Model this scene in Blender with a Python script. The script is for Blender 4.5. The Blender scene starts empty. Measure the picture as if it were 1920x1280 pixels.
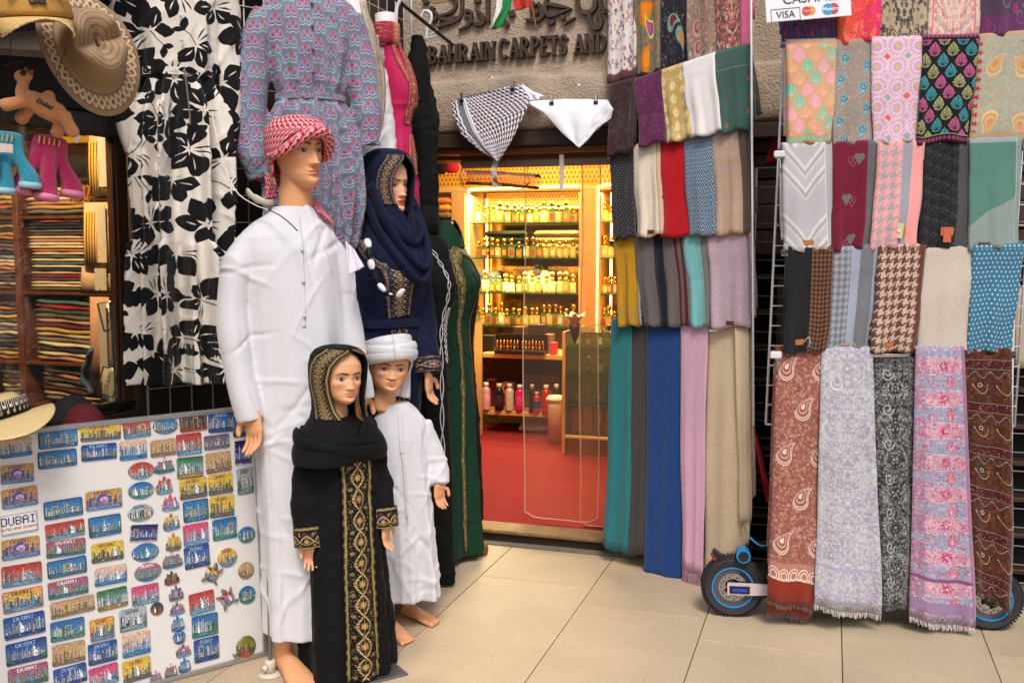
import bpy, math, random
import numpy as np
from mathutils import Vector, Matrix
from mathutils.bvhtree import BVHTree
random.seed(7); rng = np.random.default_rng(7)
SC = bpy.context.scene; COL = SC.collection
R = math.radians
# ------------------------------------------------------------ camera
CAMH = 1.42; FPX = 1850.0; YAW = R(17.9); PIT = R(-5.3)
cd = bpy.data.cameras.new('camera'); cam = bpy.data.objects.new('camera', cd); COL.objects.link(cam)
cd.sensor_width = 36; cd.lens = 36*FPX/1920; cd.clip_end = 200; cd.clip_start = .05
cam.location = (0, 0, CAMH); cam.rotation_euler = (R(90)+PIT, 0, YAW); SC.camera = cam
# ------------------------------------------------------------ sky, sun, exposure
W = bpy.data.worlds.new('World'); SC.world = W; W.use_nodes = True
wn = W.node_tree; bgn = wn.nodes['Background']
sk = wn.nodes.new('ShaderNodeTexSky'); sk.sky_type = 'NISHITA'; sk.sun_disc = False
SUN_EL, SUN_AZ = 52, 158      # azimuth of the light measured clockwise from +Y
sk.sun_elevation = R(SUN_EL); sk.sun_rotation = R(SUN_AZ); sk.dust_density = 3.5; sk.air_density = .8
wn.links.new(sk.outputs[0], bgn.inputs[0]); bgn.inputs[1].default_value = .15
sl = bpy.data.lights.new('sun', 'SUN'); sun = bpy.data.objects.new('sun', sl); COL.objects.link(sun)
sl.energy = 1.65; sl.angle = R(16); sl.color = (1, .97, .93)
sd = Vector((math.sin(R(SUN_AZ))*math.cos(R(SUN_EL)), math.cos(R(SUN_AZ))*math.cos(R(SUN_EL)), math.sin(R(SUN_EL))))
sun.rotation_euler = sd.to_track_quat('Z', 'Y').to_euler(); sun.location = sd*20
SC.view_settings.view_transform = 'Standard'; SC.view_settings.look = 'None'
SC.view_settings.gamma = 1; SC.view_settings.exposure = 0.2
SC.cycles.use_denoising = True
try: SC.cycles.denoiser = 'OPENIMAGEDENOISE'
except Exception: pass
SC.cycles.max_bounces = 8; SC.cycles.transparent_max_bounces = 16; SC.cycles.caustics_reflective = False; SC.cycles.caustics_refractive = False
SC.cycles.sample_clamp_indirect = 6
# ------------------------------------------------------------ projection helpers: where in the place a photo point lies
FW = np.array([-math.sin(YAW)*math.cos(PIT), math.cos(YAW)*math.cos(PIT), math.sin(PIT)])
RT = np.array([math.cos(YAW), math.sin(YAW), 0.]); UP = np.cross(RT, FW); C0 = np.array([0, 0, CAMH])
def ray(px, py): return FW+RT*(px-960)/FPX-UP*(py-640)/FPX
def gz(px, py, z=0.):
    r = ray(px, py); return C0+r*((z-CAMH)/r[2])
def gy(px, py, Y):
    r = ray(px, py); return C0+r*(Y/r[1])
def gd(px, py, d): return C0+ray(px, py)*d
def gpl(px, py, p0, n):
    r = ray(px, py); return C0+r*(np.dot(np.array(p0)-C0, n)/np.dot(r, n))
# ------------------------------------------------------------ colour, images, materials
def S(c):
    """sRGB 0-255 (or hex) -> sRGB 0..1"""
    if isinstance(c, str): c = tuple(int(c[i:i+2], 16) for i in (0, 2, 4))
    return tuple(v/255 for v in c[:3])
def L(c):
    return tuple((v/12.92 if v <= .04045 else ((v+.055)/1.055)**2.4) for v in S(c))
def image(name, a):
    h, w = a.shape[:2]; im = bpy.data.images.new(name, w, h)
    b = np.ones((h, w, 4), np.float32); b[..., :3] = np.clip(a[::-1], 0, 1)
    im.pixels.foreach_set(b.ravel()); im.update(); im.pack(); return im
MATS = {}
def mat(name, col=(128, 128, 128), rough=.6, metal=0., img=None, vary=.0, vscale=8., bump=0., bscale=60., spec=.5, trans=0., emit=None, estr=1., sheen=0., alpha=1., vcol=False, coord='Object', weave=0., ior=1.45, bdetail=4, col2=None, coat=0.):
    if name in MATS: return MATS[name]
    m = bpy.data.materials.new(name); m.use_nodes = True; nt = m.node_tree; N = nt.nodes; Lk = nt.links
    p = N['Principled BSDF']; p.inputs['Roughness'].default_value = rough; p.inputs['Metallic'].default_value = metal
    p.inputs['Specular IOR Level'].default_value = spec; p.inputs['IOR'].default_value = ior
    p.inputs['Transmission Weight'].default_value = trans; p.inputs['Alpha'].default_value = alpha
    p.inputs['Sheen Weight'].default_value = sheen; p.inputs['Sheen Roughness'].default_value = .5; p.inputs['Coat Weight'].default_value = coat
    lc = L(col)+(1,)
    p.inputs['Base Color'].default_value = lc
    tc = N.new('ShaderNodeTexCoord'); src = None
    if img is not None:
        t = N.new('ShaderNodeTexImage'); t.image = img; t.extension = 'REPEAT'; Lk.new(tc.outputs['UV'], t.inputs[0]); src = t.outputs[0]
    if vcol:
        t = N.new('ShaderNodeVertexColor'); t.layer_name = 'Col'; src = t.outputs[0]
    if vary > 0 or col2 is not None:
        n = N.new('ShaderNodeTexNoise'); n.inputs['Scale'].default_value = vscale; n.inputs['Detail'].default_value = 6; n.inputs['Roughness'].default_value = .62
        Lk.new(tc.outputs[coord], n.inputs['Vector'])
        mr = N.new('ShaderNodeMapRange'); Lk.new(n.outputs[0], mr.inputs[0]); mr.inputs[1].default_value = .3; mr.inputs[2].default_value = .7
        mx = N.new('ShaderNodeMix'); mx.data_type = 'RGBA'
        if col2 is not None:
            mx.inputs[6].default_value = lc; mx.inputs[7].default_value = L(col2)+(1,); Lk.new(mr.outputs[0], mx.inputs[0])
        else:
            mx.blend_type = 'MULTIPLY'; mx.inputs[0].default_value = 1
            mr.inputs[3].default_value = 1-vary; mr.inputs[4].default_value = 1+vary*.6
            if src is not None: Lk.new(src, mx.inputs[6])
            else: mx.inputs[6].default_value = lc
            Lk.new(mr.outputs[0], mx.inputs[7])
        src = mx.outputs[2]
    if src is not None: Lk.new(src, p.inputs['Base Color'])
    hb = None
    if bump > 0:
        n = N.new('ShaderNodeTexNoise'); n.inputs['Scale'].default_value = bscale; n.inputs['Detail'].default_value = bdetail
        Lk.new(tc.outputs[coord], n.inputs['Vector'])
        b = N.new('ShaderNodeBump'); b.inputs['Strength'].default_value = bump; b.inputs['Distance'].default_value = .01; Lk.new(n.outputs[0], b.inputs['Height']); hb = b
    if weave > 0:
        w = N.new('ShaderNodeTexNoise'); w.inputs['Scale'].default_value = 90; w.inputs['Detail'].default_value = 3
        mp = N.new('ShaderNodeMapping'); mp.inputs['Scale'].default_value = (6, 6, .8); Lk.new(tc.outputs['Object'], mp.inputs[0]); Lk.new(mp.outputs[0], w.inputs['Vector'])
        b = N.new('ShaderNodeBump'); b.inputs['Strength'].default_value = weave; b.inputs['Distance'].default_value = .004; Lk.new(w.outputs[0], b.inputs['Height'])
        if hb is not None: Lk.new(hb.outputs[0], b.inputs['Normal'])
        hb = b
    if hb is not None: Lk.new(hb.outputs[0], p.inputs['Normal'])
    if emit is not None:
        p.inputs['Emission Color'].default_value = L(emit)+(1,); p.inputs['Emission Strength'].default_value = estr
    MATS[name] = m; return m
def wood(name, c1, c2, scale=3., rough=.5, axis=2):
    if name in MATS: return MATS[name]
    m = mat(name, c1, rough, bump=.15, bscale=40); nt = m.node_tree; N = nt.nodes; Lk = nt.links
    tc = N.new('ShaderNodeTexCoord'); mp = N.new('ShaderNodeMapping'); s = [14, 14, 14]; s[axis] = 1.1; mp.inputs['Scale'].default_value = s
    n = N.new('ShaderNodeTexNoise'); n.inputs['Scale'].default_value = scale; n.inputs['Detail'].default_value = 7; n.inputs['Roughness'].default_value = .65; n.inputs['Distortion'].default_value = .6
    r = N.new('ShaderNodeValToRGB'); r.color_ramp.elements[0].position = .3; r.color_ramp.elements[1].position = .7
    r.color_ramp.elements[0].color = L(c1)+(1,); r.color_ramp.elements[1].color = L(c2)+(1,)
    Lk.new(tc.outputs['Object'], mp.inputs[0]); Lk.new(mp.outputs[0], n.inputs['Vector']); Lk.new(n.outputs[0], r.inputs[0]); Lk.new(r.outputs[0], N['Principled BSDF'].inputs['Base Color'])
    return m
# ------------------------------------------------------------ objects
def thing(name, label, cat, loc=(0, 0, 0), rz=0., group=None, rot=None):
    o = bpy.data.objects.new(name, None); COL.objects.link(o); o.empty_display_size = .1
    o.location = loc; o.rotation_euler = rot if rot is not None else (0, 0, rz)
    o['label'] = label; o['category'] = cat
    if group: o['group'] = group
    return o
def tag(o, label=None, cat=None, group=None, kind=None):
    for k, v in (('label', label), ('category', cat), ('group', group), ('kind', kind)):
        if v: o[k] = v
    return o
def obj(name, V, F, m, parent=None, uv=None, smooth=True, col=None, loc=None, rot=None, data=None):
    if data is None:
        me = bpy.data.meshes.new(name); me.from_pydata([tuple(map(float, v)) for v in V], [], [tuple(map(int, f)) for f in F])
        if uv is not None:
            ul = me.uv_layers.new(name='UVMap'); li = np.zeros(len(me.loops), np.int32); me.loops.foreach_get('vertex_index', li)
            ul.data.foreach_set('uv', np.asarray(uv, np.float32)[li].ravel())
        if col is not None:
            ca = me.color_attributes.new('Col', 'FLOAT_COLOR', 'POINT'); c4 = np.ones((len(V), 4), np.float32); c4[:, :3] = col; ca.data.foreach_set('color', c4.ravel())
        if m is not None: me.materials.append(m)
        if smooth: me.polygons.foreach_set('use_smooth', np.ones(len(me.polygons), bool))
        me.update()
    else: me = data
    o = bpy.data.objects.new(name, me); COL.objects.link(o)
    if parent is not None: o.parent = parent
    if loc is not None: o.location = loc
    if rot is not None: o.rotation_euler = rot
    return o
def fix(o, ang=None):
    """consistent outward normals"""
    import bmesh
    b = bmesh.new(); b.from_mesh(o.data); bmesh.ops.recalc_face_normals(b, faces=b.faces); b.to_mesh(o.data); b.free(); return o
def copytree(o, parent=None):
    c = o.copy(); COL.objects.link(c); c.parent = parent
    for ch in o.children: copytree(ch, c)
    return c
class MB:
    """collects shapes, builds one mesh object"""
    def __init__(s): s.V = []; s.F = []; s.U = []; s.n = 0
    def add(s, V, F, U=None):
        V = np.asarray(V, float); s.V.append(V); s.F += [tuple(int(i)+s.n for i in f) for f in F]
        s.U.append(np.asarray(U, float) if U is not None else np.zeros((len(V), 2))); s.n += len(V); return s
    def box(s, c, d, rz=0., bev=0.):
        c = np.array(c, float); d = np.array(d, float)/2; b = min(bev, d.min()*.9)
        if b <= 0:
            V = [(x, y, z) for x in (-1, 1) for y in (-1, 1) for z in (-1, 1)]; V = np.array(V)*d
            F = [(0, 1, 3, 2), (4, 6, 7, 5), (0, 4, 5, 1), (2, 3, 7, 6), (0, 2, 6, 4), (1, 5, 7, 3)]
        else:
            V = []; F = []
            rings = [(-1, b, d), (-1, 0, d), (1, 0, d), (1, b, d)]
            xs = [(-1, -1), (1, -1), (1, 1), (-1, 1)]
            V = []
            for (sz, ins, _) in ((-1, b, 0), (-1, 0, 0), (1, 0, 0), (1, b, 0)):
                z = sz*(d[2] if ins else d[2]-b)
                for sx, sy in xs:
                    e = b if ins else 0
                    for k in (0, 1):
                        if k == (0 if sx*sy > 0 else 1): V.append((sx*(d[0]-e), sy*(d[1]-e-(b if not ins else b*.4)), z))
                        else: V.append((sx*(d[0]-e-(b if not ins else b*.4)), sy*(d[1]-e), z))
            V = np.array(V)
            for r in range(3):
                for k in range(8): F.append((r*8+k, r*8+(k+1) % 8, (r+1)*8+(k+1) % 8, (r+1)*8+k))
            F.append(tuple(range(7, -1, -1))); F.append(tuple(range(24, 32)))
        if rz: V = V@np.array([[math.cos(rz), math.sin(rz), 0], [-math.sin(rz), math.cos(rz), 0], [0, 0, 1]])
        return s.add(V+c, F)
    def tube(s, pts, r, n=8, cap=True, flat=None):
        V, F, U = tube(pts, r, n, cap, flat); return s.add(V, F, U)
    def rev(s, prof, n=20, c=(0, 0, 0), axis=2):
        V, F, U = revolve(prof, n); V = np.asarray(V)
        if axis == 1: V = V[:, [0, 2, 1]]*np.array([1, -1, 1])
        if axis == 0: V = V[:, [2, 1, 0]]
        return s.add(V+np.array(c), F, U)
    def done(s, name, m, parent=None, smooth=False, uv=True, **k):
        o = obj(name, np.concatenate(s.V), s.F, m, parent, uv=np.concatenate(s.U) if uv else None, smooth=smooth, **k); return o
def tube(pts, r, n=8, cap=True, flat=None):
    P = np.array(pts, float); k = len(P); r = np.broadcast_to(np.array(r, float), (k,)) if np.ndim(r) < 2 else np.array(r)
    T = np.gradient(P, axis=0); T /= np.linalg.norm(T, axis=1)[:, None]+1e-12
    ref = np.array([0, 0, 1.]) if abs(T[0][2]) < .9 else np.array([0, 1., 0])
    V = []; U = []; a = np.linspace(0, 2*np.pi, n, endpoint=False); u = np.cross(T[0], ref); u /= np.linalg.norm(u)
    for i in range(k):
        u = u-T[i]*np.dot(u, T[i]); u /= np.linalg.norm(u)+1e-12; v = np.cross(T[i], u)
        ra, rb = (r[i], r[i]*(flat or 1)) if np.ndim(r) < 2 else r[i]
        for t in a: V.append(P[i]+u*math.cos(t)*ra+v*math.sin(t)*rb); U.append((t/6.283, i/(k-1)))
    F = [(i*n+j, i*n+(j+1) % n, (i+1)*n+(j+1) % n, (i+1)*n+j) for i in range(k-1) for j in range(n)]
    if cap: F += [tuple(range(n-1, -1, -1)), tuple(range((k-1)*n, k*n))]
    return np.array(V), F, np.array(U)
def revolve(prof, n=20):
    V = []; U = []; k = len(prof)
    for i, (r, z) in enumerate(prof):
        for j in range(n):
            t = 2*np.pi*j/n; V.append((max(r, 1e-5)*math.cos(t), max(r, 1e-5)*math.sin(t), z)); U.append((j/n, i/(k-1)))
    F = [(i*n+j, i*n+(j+1) % n, (i+1)*n+(j+1) % n, (i+1)*n+j) for i in range(k-1) for j in range(n)]
    F += [tuple(range(n-1, -1, -1)), tuple(range((k-1)*n, k*n))]
    return np.array(V), F, np.array(U)
def bez(pts, k=24):
    """smooth curve through points (Catmull-Rom)"""
    P = np.array(pts, float); P = np.vstack([2*P[0]-P[1], P, 2*P[-1]-P[-2]]); out = []
    m = len(P)-3
    for q in np.linspace(0, m-1e-6, k):
        i = int(q); t = q-i; a, b, c, d = P[i:i+4]
        out.append(.5*((2*b)+(-a+c)*t+(2*a-5*b+4*c-d)*t*t+(-a+3*b-3*c+d)*t**3))
    return np.array(out)
def grid(G, UV=None, close=False):
    """G: (a,b,3) -> V,F,U"""
    a, b = G.shape[:2]; V = G.reshape(-1, 3)
    bb = b if close else b-1
    F = [(i*b+j, i*b+(j+1) % b, (i+1)*b+(j+1) % b, (i+1)*b+j) for i in range(a-1) for j in range(bb)]
    if UV is None:
        u, v = np.meshgrid(np.linspace(0, 1, b), np.linspace(1, 0, a)); UV = np.dstack([u, v])
    return V, F, UV.reshape(-1, 2)
def solid(o, t, off=0.):
    m = o.modifiers.new('s', 'SOLIDIFY'); m.thickness = t; m.offset = off; return o
def noise1(x, seed=0):
    x = np.asarray(x, float); r = np.random.default_rng(seed); v = 0
    for k in range(5): v = v+np.sin(x*r.uniform(.6, 3.2)*(1+k*.7)+r.uniform(0, 6.28))/(1+k*.6)
    return v/2.4
def wrinkle(V, seed, amp, f=9., stretch=(1, 1, .35)):
    """cheap smooth 3-D noise field from rotated sines"""
    r = np.random.default_rng(seed); V = np.asarray(V)*np.array(stretch); s = 0
    for k in range(9):
        d = r.normal(size=3); d /= np.linalg.norm(d); ff = f*r.uniform(.6, 2.6)
        s = s+np.sin(V@d*ff+r.uniform(0, 6.28)+1.3*np.sin(V@np.roll(d, 1)*ff*.6+k))/(.7+ff/f*.6)
    return s*amp/4
def creases(V, seed, amp, f, stretch=(1, 1, .45), w=.16):
    q = wrinkle(V, seed, 4., f, stretch); return -amp*np.exp(-((q-.3)/w)**2)+amp*.8*np.exp(-((q+.9)/(w*1.6))**2)
def union(shapes, voxel=.008, smooth=4, name='tmp'):
    """voxel union of closed shapes [(V,F),...] -> (V, F) arrays"""
    b = MB()
    for sh in shapes: b.add(sh[0], sh[1])
    me = bpy.data.meshes.new(name); me.from_pydata([tuple(v) for v in np.concatenate(b.V)], [], b.F); me.update()
    o = bpy.data.objects.new(name, me); COL.objects.link(o)
    m = o.modifiers.new('r', 'REMESH'); m.mode = 'VOXEL'; m.voxel_size = voxel
    if smooth:
        q = o.modifiers.new('q', 'SMOOTH'); q.factor = .5; q.iterations = smooth
    dg = bpy.context.evaluated_depsgraph_get(); ev = o.evaluated_get(dg); em = ev.to_mesh()
    n = len(em.vertices); V = np.zeros(n*3); em.vertices.foreach_get('co', V); V = V.reshape(-1, 3)
    F = [tuple(p.vertices) for p in em.polygons]; NN = np.zeros(n*3); em.vertices.foreach_get('normal', NN)
    ev.to_mesh_clear(); bpy.data.objects.remove(o); bpy.data.meshes.remove(me)
    return V, F, NN.reshape(-1, 3)
def text(s, size, m, parent=None, loc=(0, 0, 0), rot=(0, 0, 0), depth=.001, name='lettering', bold=0., shear=0., sx=1., align='CENTER'):
    cu = bpy.data.curves.new('t', 'FONT'); cu.body = s; cu.size = size; cu.extrude = depth; cu.offset = bold; cu.shear = shear; cu.align_x = align; cu.align_y = 'CENTER'; cu.resolution_u = 3
    o = bpy.data.objects.new('t', cu); COL.objects.link(o); dg = bpy.context.evaluated_depsgraph_get()
    me = bpy.data.meshes.new_from_object(o.evaluated_get(dg)); bpy.data.objects.remove(o); bpy.data.curves.remove(cu)
    me.materials.clear(); me.materials.append(m)
    q = bpy.data.objects.new(name, me); COL.objects.link(q); q.location = loc; q.rotation_euler = rot; q.scale = (sx, 1, 1)
    if parent is not None: q.parent = parent
    return q
# ------------------------------------------------------------ painted fabric designs (computed arrays)
class Cv:
    def __init__(s, w, h, bg): s.w, s.h = w, h; s.a = np.empty((h, w, 3)); s.a[:] = S(bg)
    def _r(s, x0, y0, x1, y1):
        x0 = max(0, int(x0)); y0 = max(0, int(y0)); x1 = min(s.w, int(x1)+2); y1 = min(s.h, int(y1)+2)
        if x1 <= x0 or y1 <= y0: return None
        Y, X = np.mgrid[y0:y1, x0:x1]; return (slice(y0, y1), slice(x0, x1)), X+.5, Y+.5
    def _p(s, sl, m, c, al=1.):
        q = s.a[sl]; q[m] = q[m]*(1-al)+np.array(S(c))*al
    def poly(s, P, c, al=1.):
        P = np.array(P, float); r = s._r(P[:, 0].min(), P[:, 1].min(), P[:, 0].max(), P[:, 1].max())
        if r is None: return
        sl, X, Y = r; ins = np.zeros(X.shape, bool); x1, y1 = P[-1]
        for x2, y2 in P:
            if y1 != y2:
                k = ((y2 > Y) != (y1 > Y)) & (X < (x1-x2)*(Y-y2)/(y1-y2)+x2); ins ^= k
            x1, y1 = x2, y2
        s._p(sl, ins, c, al)
    def ell(s, cx, cy, rx, ry, c, rot=0., al=1., ring=0.):
        m = max(rx, ry); r = s._r(cx-m, cy-m, cx+m, cy+m)
        if r is None: return
        sl, X, Y = r; dx, dy = X-cx, Y-cy; u = (dx*math.cos(rot)+dy*math.sin(rot))/max(rx, .3); v = (-dx*math.sin(rot)+dy*math.cos(rot))/max(ry, .3)
        d = u*u+v*v; k = d <= 1
        if ring: k &= d >= (1-ring)**2
        s._p(sl, k, c, al)
    def line(s, P, w, c, al=1.):
        for (ax, ay), (bx, by) in zip(P[:-1], P[1:]):
            r = s._r(min(ax, bx)-w, min(ay, by)-w, max(ax, bx)+w, max(ay, by)+w)
            if r is None: continue
            sl, X, Y = r; dx, dy = bx-ax, by-ay; l2 = dx*dx+dy*dy+1e-9; t = np.clip(((X-ax)*dx+(Y-ay)*dy)/l2, 0, 1)
            s._p(sl, (X-ax-t*dx)**2+(Y-ay-t*dy)**2 <= (w/2)**2, c, al)
    def rect(s, x0, y0, x1, y1, c, al=1.):
        r = s._r(x0, y0, x1-2+.01, y1-2+.01)
        if r: s._p(r[0], np.ones(r[1].shape, bool), c, al)
    def grain(s, amt=.03, seed=1):
        r = np.random.default_rng(seed); s.a *= 1+r.normal(0, amt, (s.h, s.w, 1)); return s
    def heather(s, amt=.06, seed=1):
        r = np.random.default_rng(seed); n = r.normal(0, amt, (s.h, s.w)); n = (n+np.roll(n, 1, 1)+np.roll(n, 1, 0))/1.6; s.a *= (1+n)[..., None]; return s
def pais(cx, cy, s, rot=0., flip=1):
    t = np.linspace(0, 1, 12); sx = .62*t**2*flip; sy = -1.25*t+.28*t**3; r = .5*(1-t)**.75+.02
    a = np.linspace(0, np.pi, 8)[1:-1]
    Lf = np.c_[sx-r, sy]; Rt = np.c_[sx+r, sy][::-1]; bot = np.c_[.52*np.cos(a), .5*np.sin(a)]
    P = np.vstack([bot, Lf, Rt])*s; c, q = math.cos(rot), math.sin(rot)
    return np.c_[cx+P[:, 0]*c-P[:, 1]*q, cy+P[:, 0]*q+P[:, 1]*c]
def paisley(cv, cx, cy, s, cols, rot=0., flip=1):
    for k, c in enumerate(cols):
        f = 1-k*.8/len(cols); cv.poly(pais(cx+(1-f)*s*.4*math.sin(rot), cy-(1-f)*s*.4*math.cos(rot), s*f, rot, flip), c)
def flower(cv, cx, cy, r, n, c, cc=None, a0=0.):
    for k in range(n):
        a = a0+k*2*np.pi/n; cv.ell(cx+math.cos(a)*r*.6, cy+math.sin(a)*r*.6, r*.45, r*.24, c, a)
    if cc: cv.ell(cx, cy, r*.25, r*.25, cc)
def curl(cv, cx, cy, r, c, w=1.2, turns=1.3, a0=0., d=1):
    t = np.linspace(0, 1, 14); a = a0+d*t*turns*6.28; cv.line(np.c_[cx+np.cos(a)*r*(1-t*.8), cy+np.sin(a)*r*(1-t*.8)], w, c)
def ornate(cv, cols, step=12, seed=0, y0=0, y1=None, x0=0, x1=None, dens=1., mirror=True, sz=1.):
    """dense mirrored scrollwork"""
    r = np.random.default_rng(seed); y1 = y1 or cv.h; x1 = x1 or cv.w; wd = x1-x0; cx = (x0+x1)/2
    n = int(wd*(y1-y0)/(step*step)*dens)
    for k in range(n):
        x = r.uniform(0, wd/2 if mirror else wd); y = r.uniform(y0, y1); c = cols[r.integers(len(cols))]; q = r.integers(5); rr = step*r.uniform(.3, .62)*sz; a = r.uniform(0, 6.28)
        for sgn in ((1, -1) if mirror else (1,)):
            X = cx+sgn*x if mirror else x0+x; aa = a if sgn > 0 else math.pi-a
            if q == 0: flower(cv, X, y, rr, 5, c, cols[0], aa)
            elif q == 1: curl(cv, X, y, rr, c, max(1, rr*.22), 1.2, aa, sgn)
            elif q == 2: cv.ell(X, y, rr*.7, rr*.3, c, aa)
            elif q == 3: cv.ell(X, y, rr*.6, rr*.6, c, 0, 1, .4)
            else: cv.poly(pais(X, y+rr*.4, rr*.9, aa-1.57, sgn), c)
def hound(w, h, c1, c2, q=4):
    y, x = np.mgrid[0:h, 0:w]; X = x//q; Y = y//q
    tw = ((X+Y) % 4) < 2; v = np.where(tw, (X % 8) < 4, (Y % 8) < 4)
    return np.where(v[..., None], np.array(S(c1)), np.array(S(c2)))
def jit(c, d=10):
    return tuple(max(0, min(255, v+random.uniform(-d, d))) for v in (tuple(int(c[i:i+2], 16) for i in (0, 2, 4)) if isinstance(c, str) else c))
FAB = {}
def fab(f): FAB[f.__name__] = f; return f
def plain(c, w=128, h=256, amt=.05, stripes=None, seed=1):
    cv = Cv(w, h, c)
    for s0 in stripes or (): cv.rect(s0[0]*w, 0, s0[1]*w, h, s0[2])
    return cv.heather(amt, seed).a
@fab
def white_floral():
    cv = Cv(160, 420, (222, 212, 206)); ornate(cv, [(196, 128, 120), (158, 66, 70), (70, 98, 128), (222, 212, 206), (176, 104, 66), (120, 90, 130)], 17, 3, dens=1.5, mirror=False)
    paisley(cv, 95, 150, 42, [(40, 50, 80), (120, 190, 105), (150, 205, 130)], .5, -1)
    cv.rect(0, 395, 160, 420, (110, 66, 72)); return cv.grain().a
@fab
def orange_paisley():
    cv = Cv(160, 420, (118, 118, 92)); ornate(cv, [(150, 120, 84), (80, 96, 96), (196, 110, 34), (120, 60, 60)], 11, 5, dens=1.6, mirror=False)
    for x, y, s, r, f in ((40, 60, 50, .3, 1), (110, 130, 52, 2.6, -1), (60, 260, 60, .8, 1), (120, 20, 40, 3, 1), (50, 380, 50, 1, -1)): paisley(cv, x, y, s, [(214, 118, 22), (226, 132, 30)], r, f)
    paisley(cv, 95, 300, 44, [(200, 210, 60), (160, 60, 130), (176, 84, 150)], -1.2, 1); cv.ell(20, 190, 20, 34, (110, 190, 200), .4); cv.rect(0, 405, 160, 420, (60, 44, 34)); return cv.grain().a
@fab
def black_paisley():
    cv = Cv(160, 420, (26, 26, 40)); ornate(cv, [(70, 78, 98), (120, 70, 84), (64, 92, 84), (140, 120, 100)], 12, 8, dens=1.2, mirror=False, sz=.8)
    for x, y, s, r, c in ((120, 110, 44, .2, (120, 70, 150)), (60, 300, 46, 1.0, (120, 24, 50)), (110, 330, 40, 2.2, (200, 130, 60))): paisley(cv, x, y, s, [(120, 150, 130), c], r, 1)
    return cv.grain().a
@fab
def taupe_ornate():
    cv = Cv(160, 420, (150, 126, 110)); ornate(cv, [(190, 170, 150), (126, 90, 84), (110, 116, 110), (176, 106, 92)], 13, 11, dens=1.5)
    for y in (330, 380): paisley(cv, 50, y, 40, [(190, 160, 140), (150, 80, 80), (170, 130, 120)], 1.2, 1)
    return cv.grain().a
@fab
def red_ornate():
    cv = Cv(160, 420, (120, 70, 70)); ornate(cv, [(206, 186, 150), (176, 40, 60), (60, 50, 50), (180, 150, 120), (214, 120, 120)], 10, 12, dens=1.9)
    paisley(cv, 100, 210, 50, [(200, 190, 120), (120, 110, 60), (190, 70, 90)], .2, -1); cv.rect(128, 0, 160, 420, (214, 104, 138)); cv.rect(122, 0, 128, 420, (170, 70, 80)); return cv.grain().a
@fab
def brown_paisley():
    cv = Cv(140, 300, (52, 34, 34)); ornate(cv, [(78, 52, 48), (66, 54, 52), (96, 62, 52), (44, 36, 40)], 14, 14, dens=1.4, mirror=False); return cv.grain(.05).a
@fab
def purple_paisley():
    cv = Cv(140, 300, (92, 32, 74)); ornate(cv, [(112, 46, 88), (104, 60, 78), (80, 28, 74), (122, 66, 74)], 16, 15, dens=1.1, mirror=False); return cv.grain(.04).a
@fab
def gold_damask():
    cv = Cv(140, 300, (188, 158, 92))
    for j in range(5):
        for i in range(3):
            x = 20+i*50; y = 40+j*56+(i % 2)*28; cv.ell(x, y, 14, 20, (214, 192, 136)); flower(cv, x, y, 15, 6, (226, 206, 150), (188, 158, 92)); cv.ell(x, y-20, 3, 8, (214, 192, 136))
    cv.rect(0, 34, 140, 37, (214, 192, 130)); ornate(cv, [(220, 200, 150), (206, 180, 120)], 14, 3, y0=235, dens=1.6); return cv.grain().a
@fab
def plain_white(): return plain((232, 226, 224), amt=.012)
@fab
def teal_motif():
    cv = Cv(160, 300, (62, 96, 88))
    for j in range(6):
        for i in range(3):
            x = 22+i*48+(j % 2)*20; y = 24+j*48; paisley(cv, x, y, 10, [(120, 62, 52), (84, 70, 64)], .4*(i-1), 1 if j % 2 else -1)
    for x, y in ((150, 110), (152, 180), (140, 230), (40, 270)): cv.ell(x, y, 8, 12, (176, 92, 70), .3, .7)
    cv.rect(0, 60, 160, 63, (104, 138, 124)); return cv.grain(.05).a
@fab
def black_dash():
    cv = Cv(120, 300, (34, 34, 38))
    for j in range(34):
        for i in range(8): x = i*16+(j % 2)*8; y = j*9; cv.rect(x, y, x+3, y+5, (150, 148, 150), .7); cv.rect(x+6, y+1, x+8, y+4, (90, 90, 96))
    return cv.grain(.08).a
@fab
def plain_cream(): return plain((222, 208, 186), amt=.04, stripes=[(.86, .9, (186, 150, 130)), (.9, 1, (200, 176, 150))])
@fab
def plain_red(): return plain((176, 12, 24), amt=.04)
@fab
def blue_ikat():
    w, h = 160, 320; y, x = np.mgrid[0:h, 0:w]; d = np.abs((x % 32)-16)/16+np.abs((y % 40)-20)/20; k = (d*3.2).astype(int) % 2
    a = np.where(k[..., None] > 0, np.array(S((58, 72, 92))), np.array(S((150, 170, 186)))); a *= 1+rng.normal(0, .07, (h, w, 1)); return a
@fab
def tan_check():
    w, h = 160, 300; a = np.empty((h, w, 3)); a[:] = S((188, 164, 146)); q = hound(w, h, (196, 160, 130), (188, 166, 152), 5); a = q; a[:, 132:] = S((96, 82, 70)); a *= 1+rng.normal(0, .05, (h, w, 1)); return a
@fab
def mustard():
    cv = Cv(140, 300, (176, 128, 18))
    for k in (235, 244): cv.rect(0, k, 140, k+3, (140, 130, 90))
    for i in range(8): cv.rect(i*20, 250, i*20+10, 300, (150, 130, 70), .6)
    cv.rect(132, 0, 140, 300, (140, 138, 130)); return cv.heather(.05).a
@fab
def herring_navy():
    w, h = 160, 300; y, x = np.mgrid[0:h, 0:w]; z = np.abs((x % 24)-12); k = ((y+z) % 6) < 3
    a = np.where(k[..., None], np.array(S((50, 48, 52))), np.array(S((128, 120, 116)))); a[:, 112:] = S((16, 20, 38)); a *= 1+rng.normal(0, .1, (h, w, 1)); return a
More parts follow.
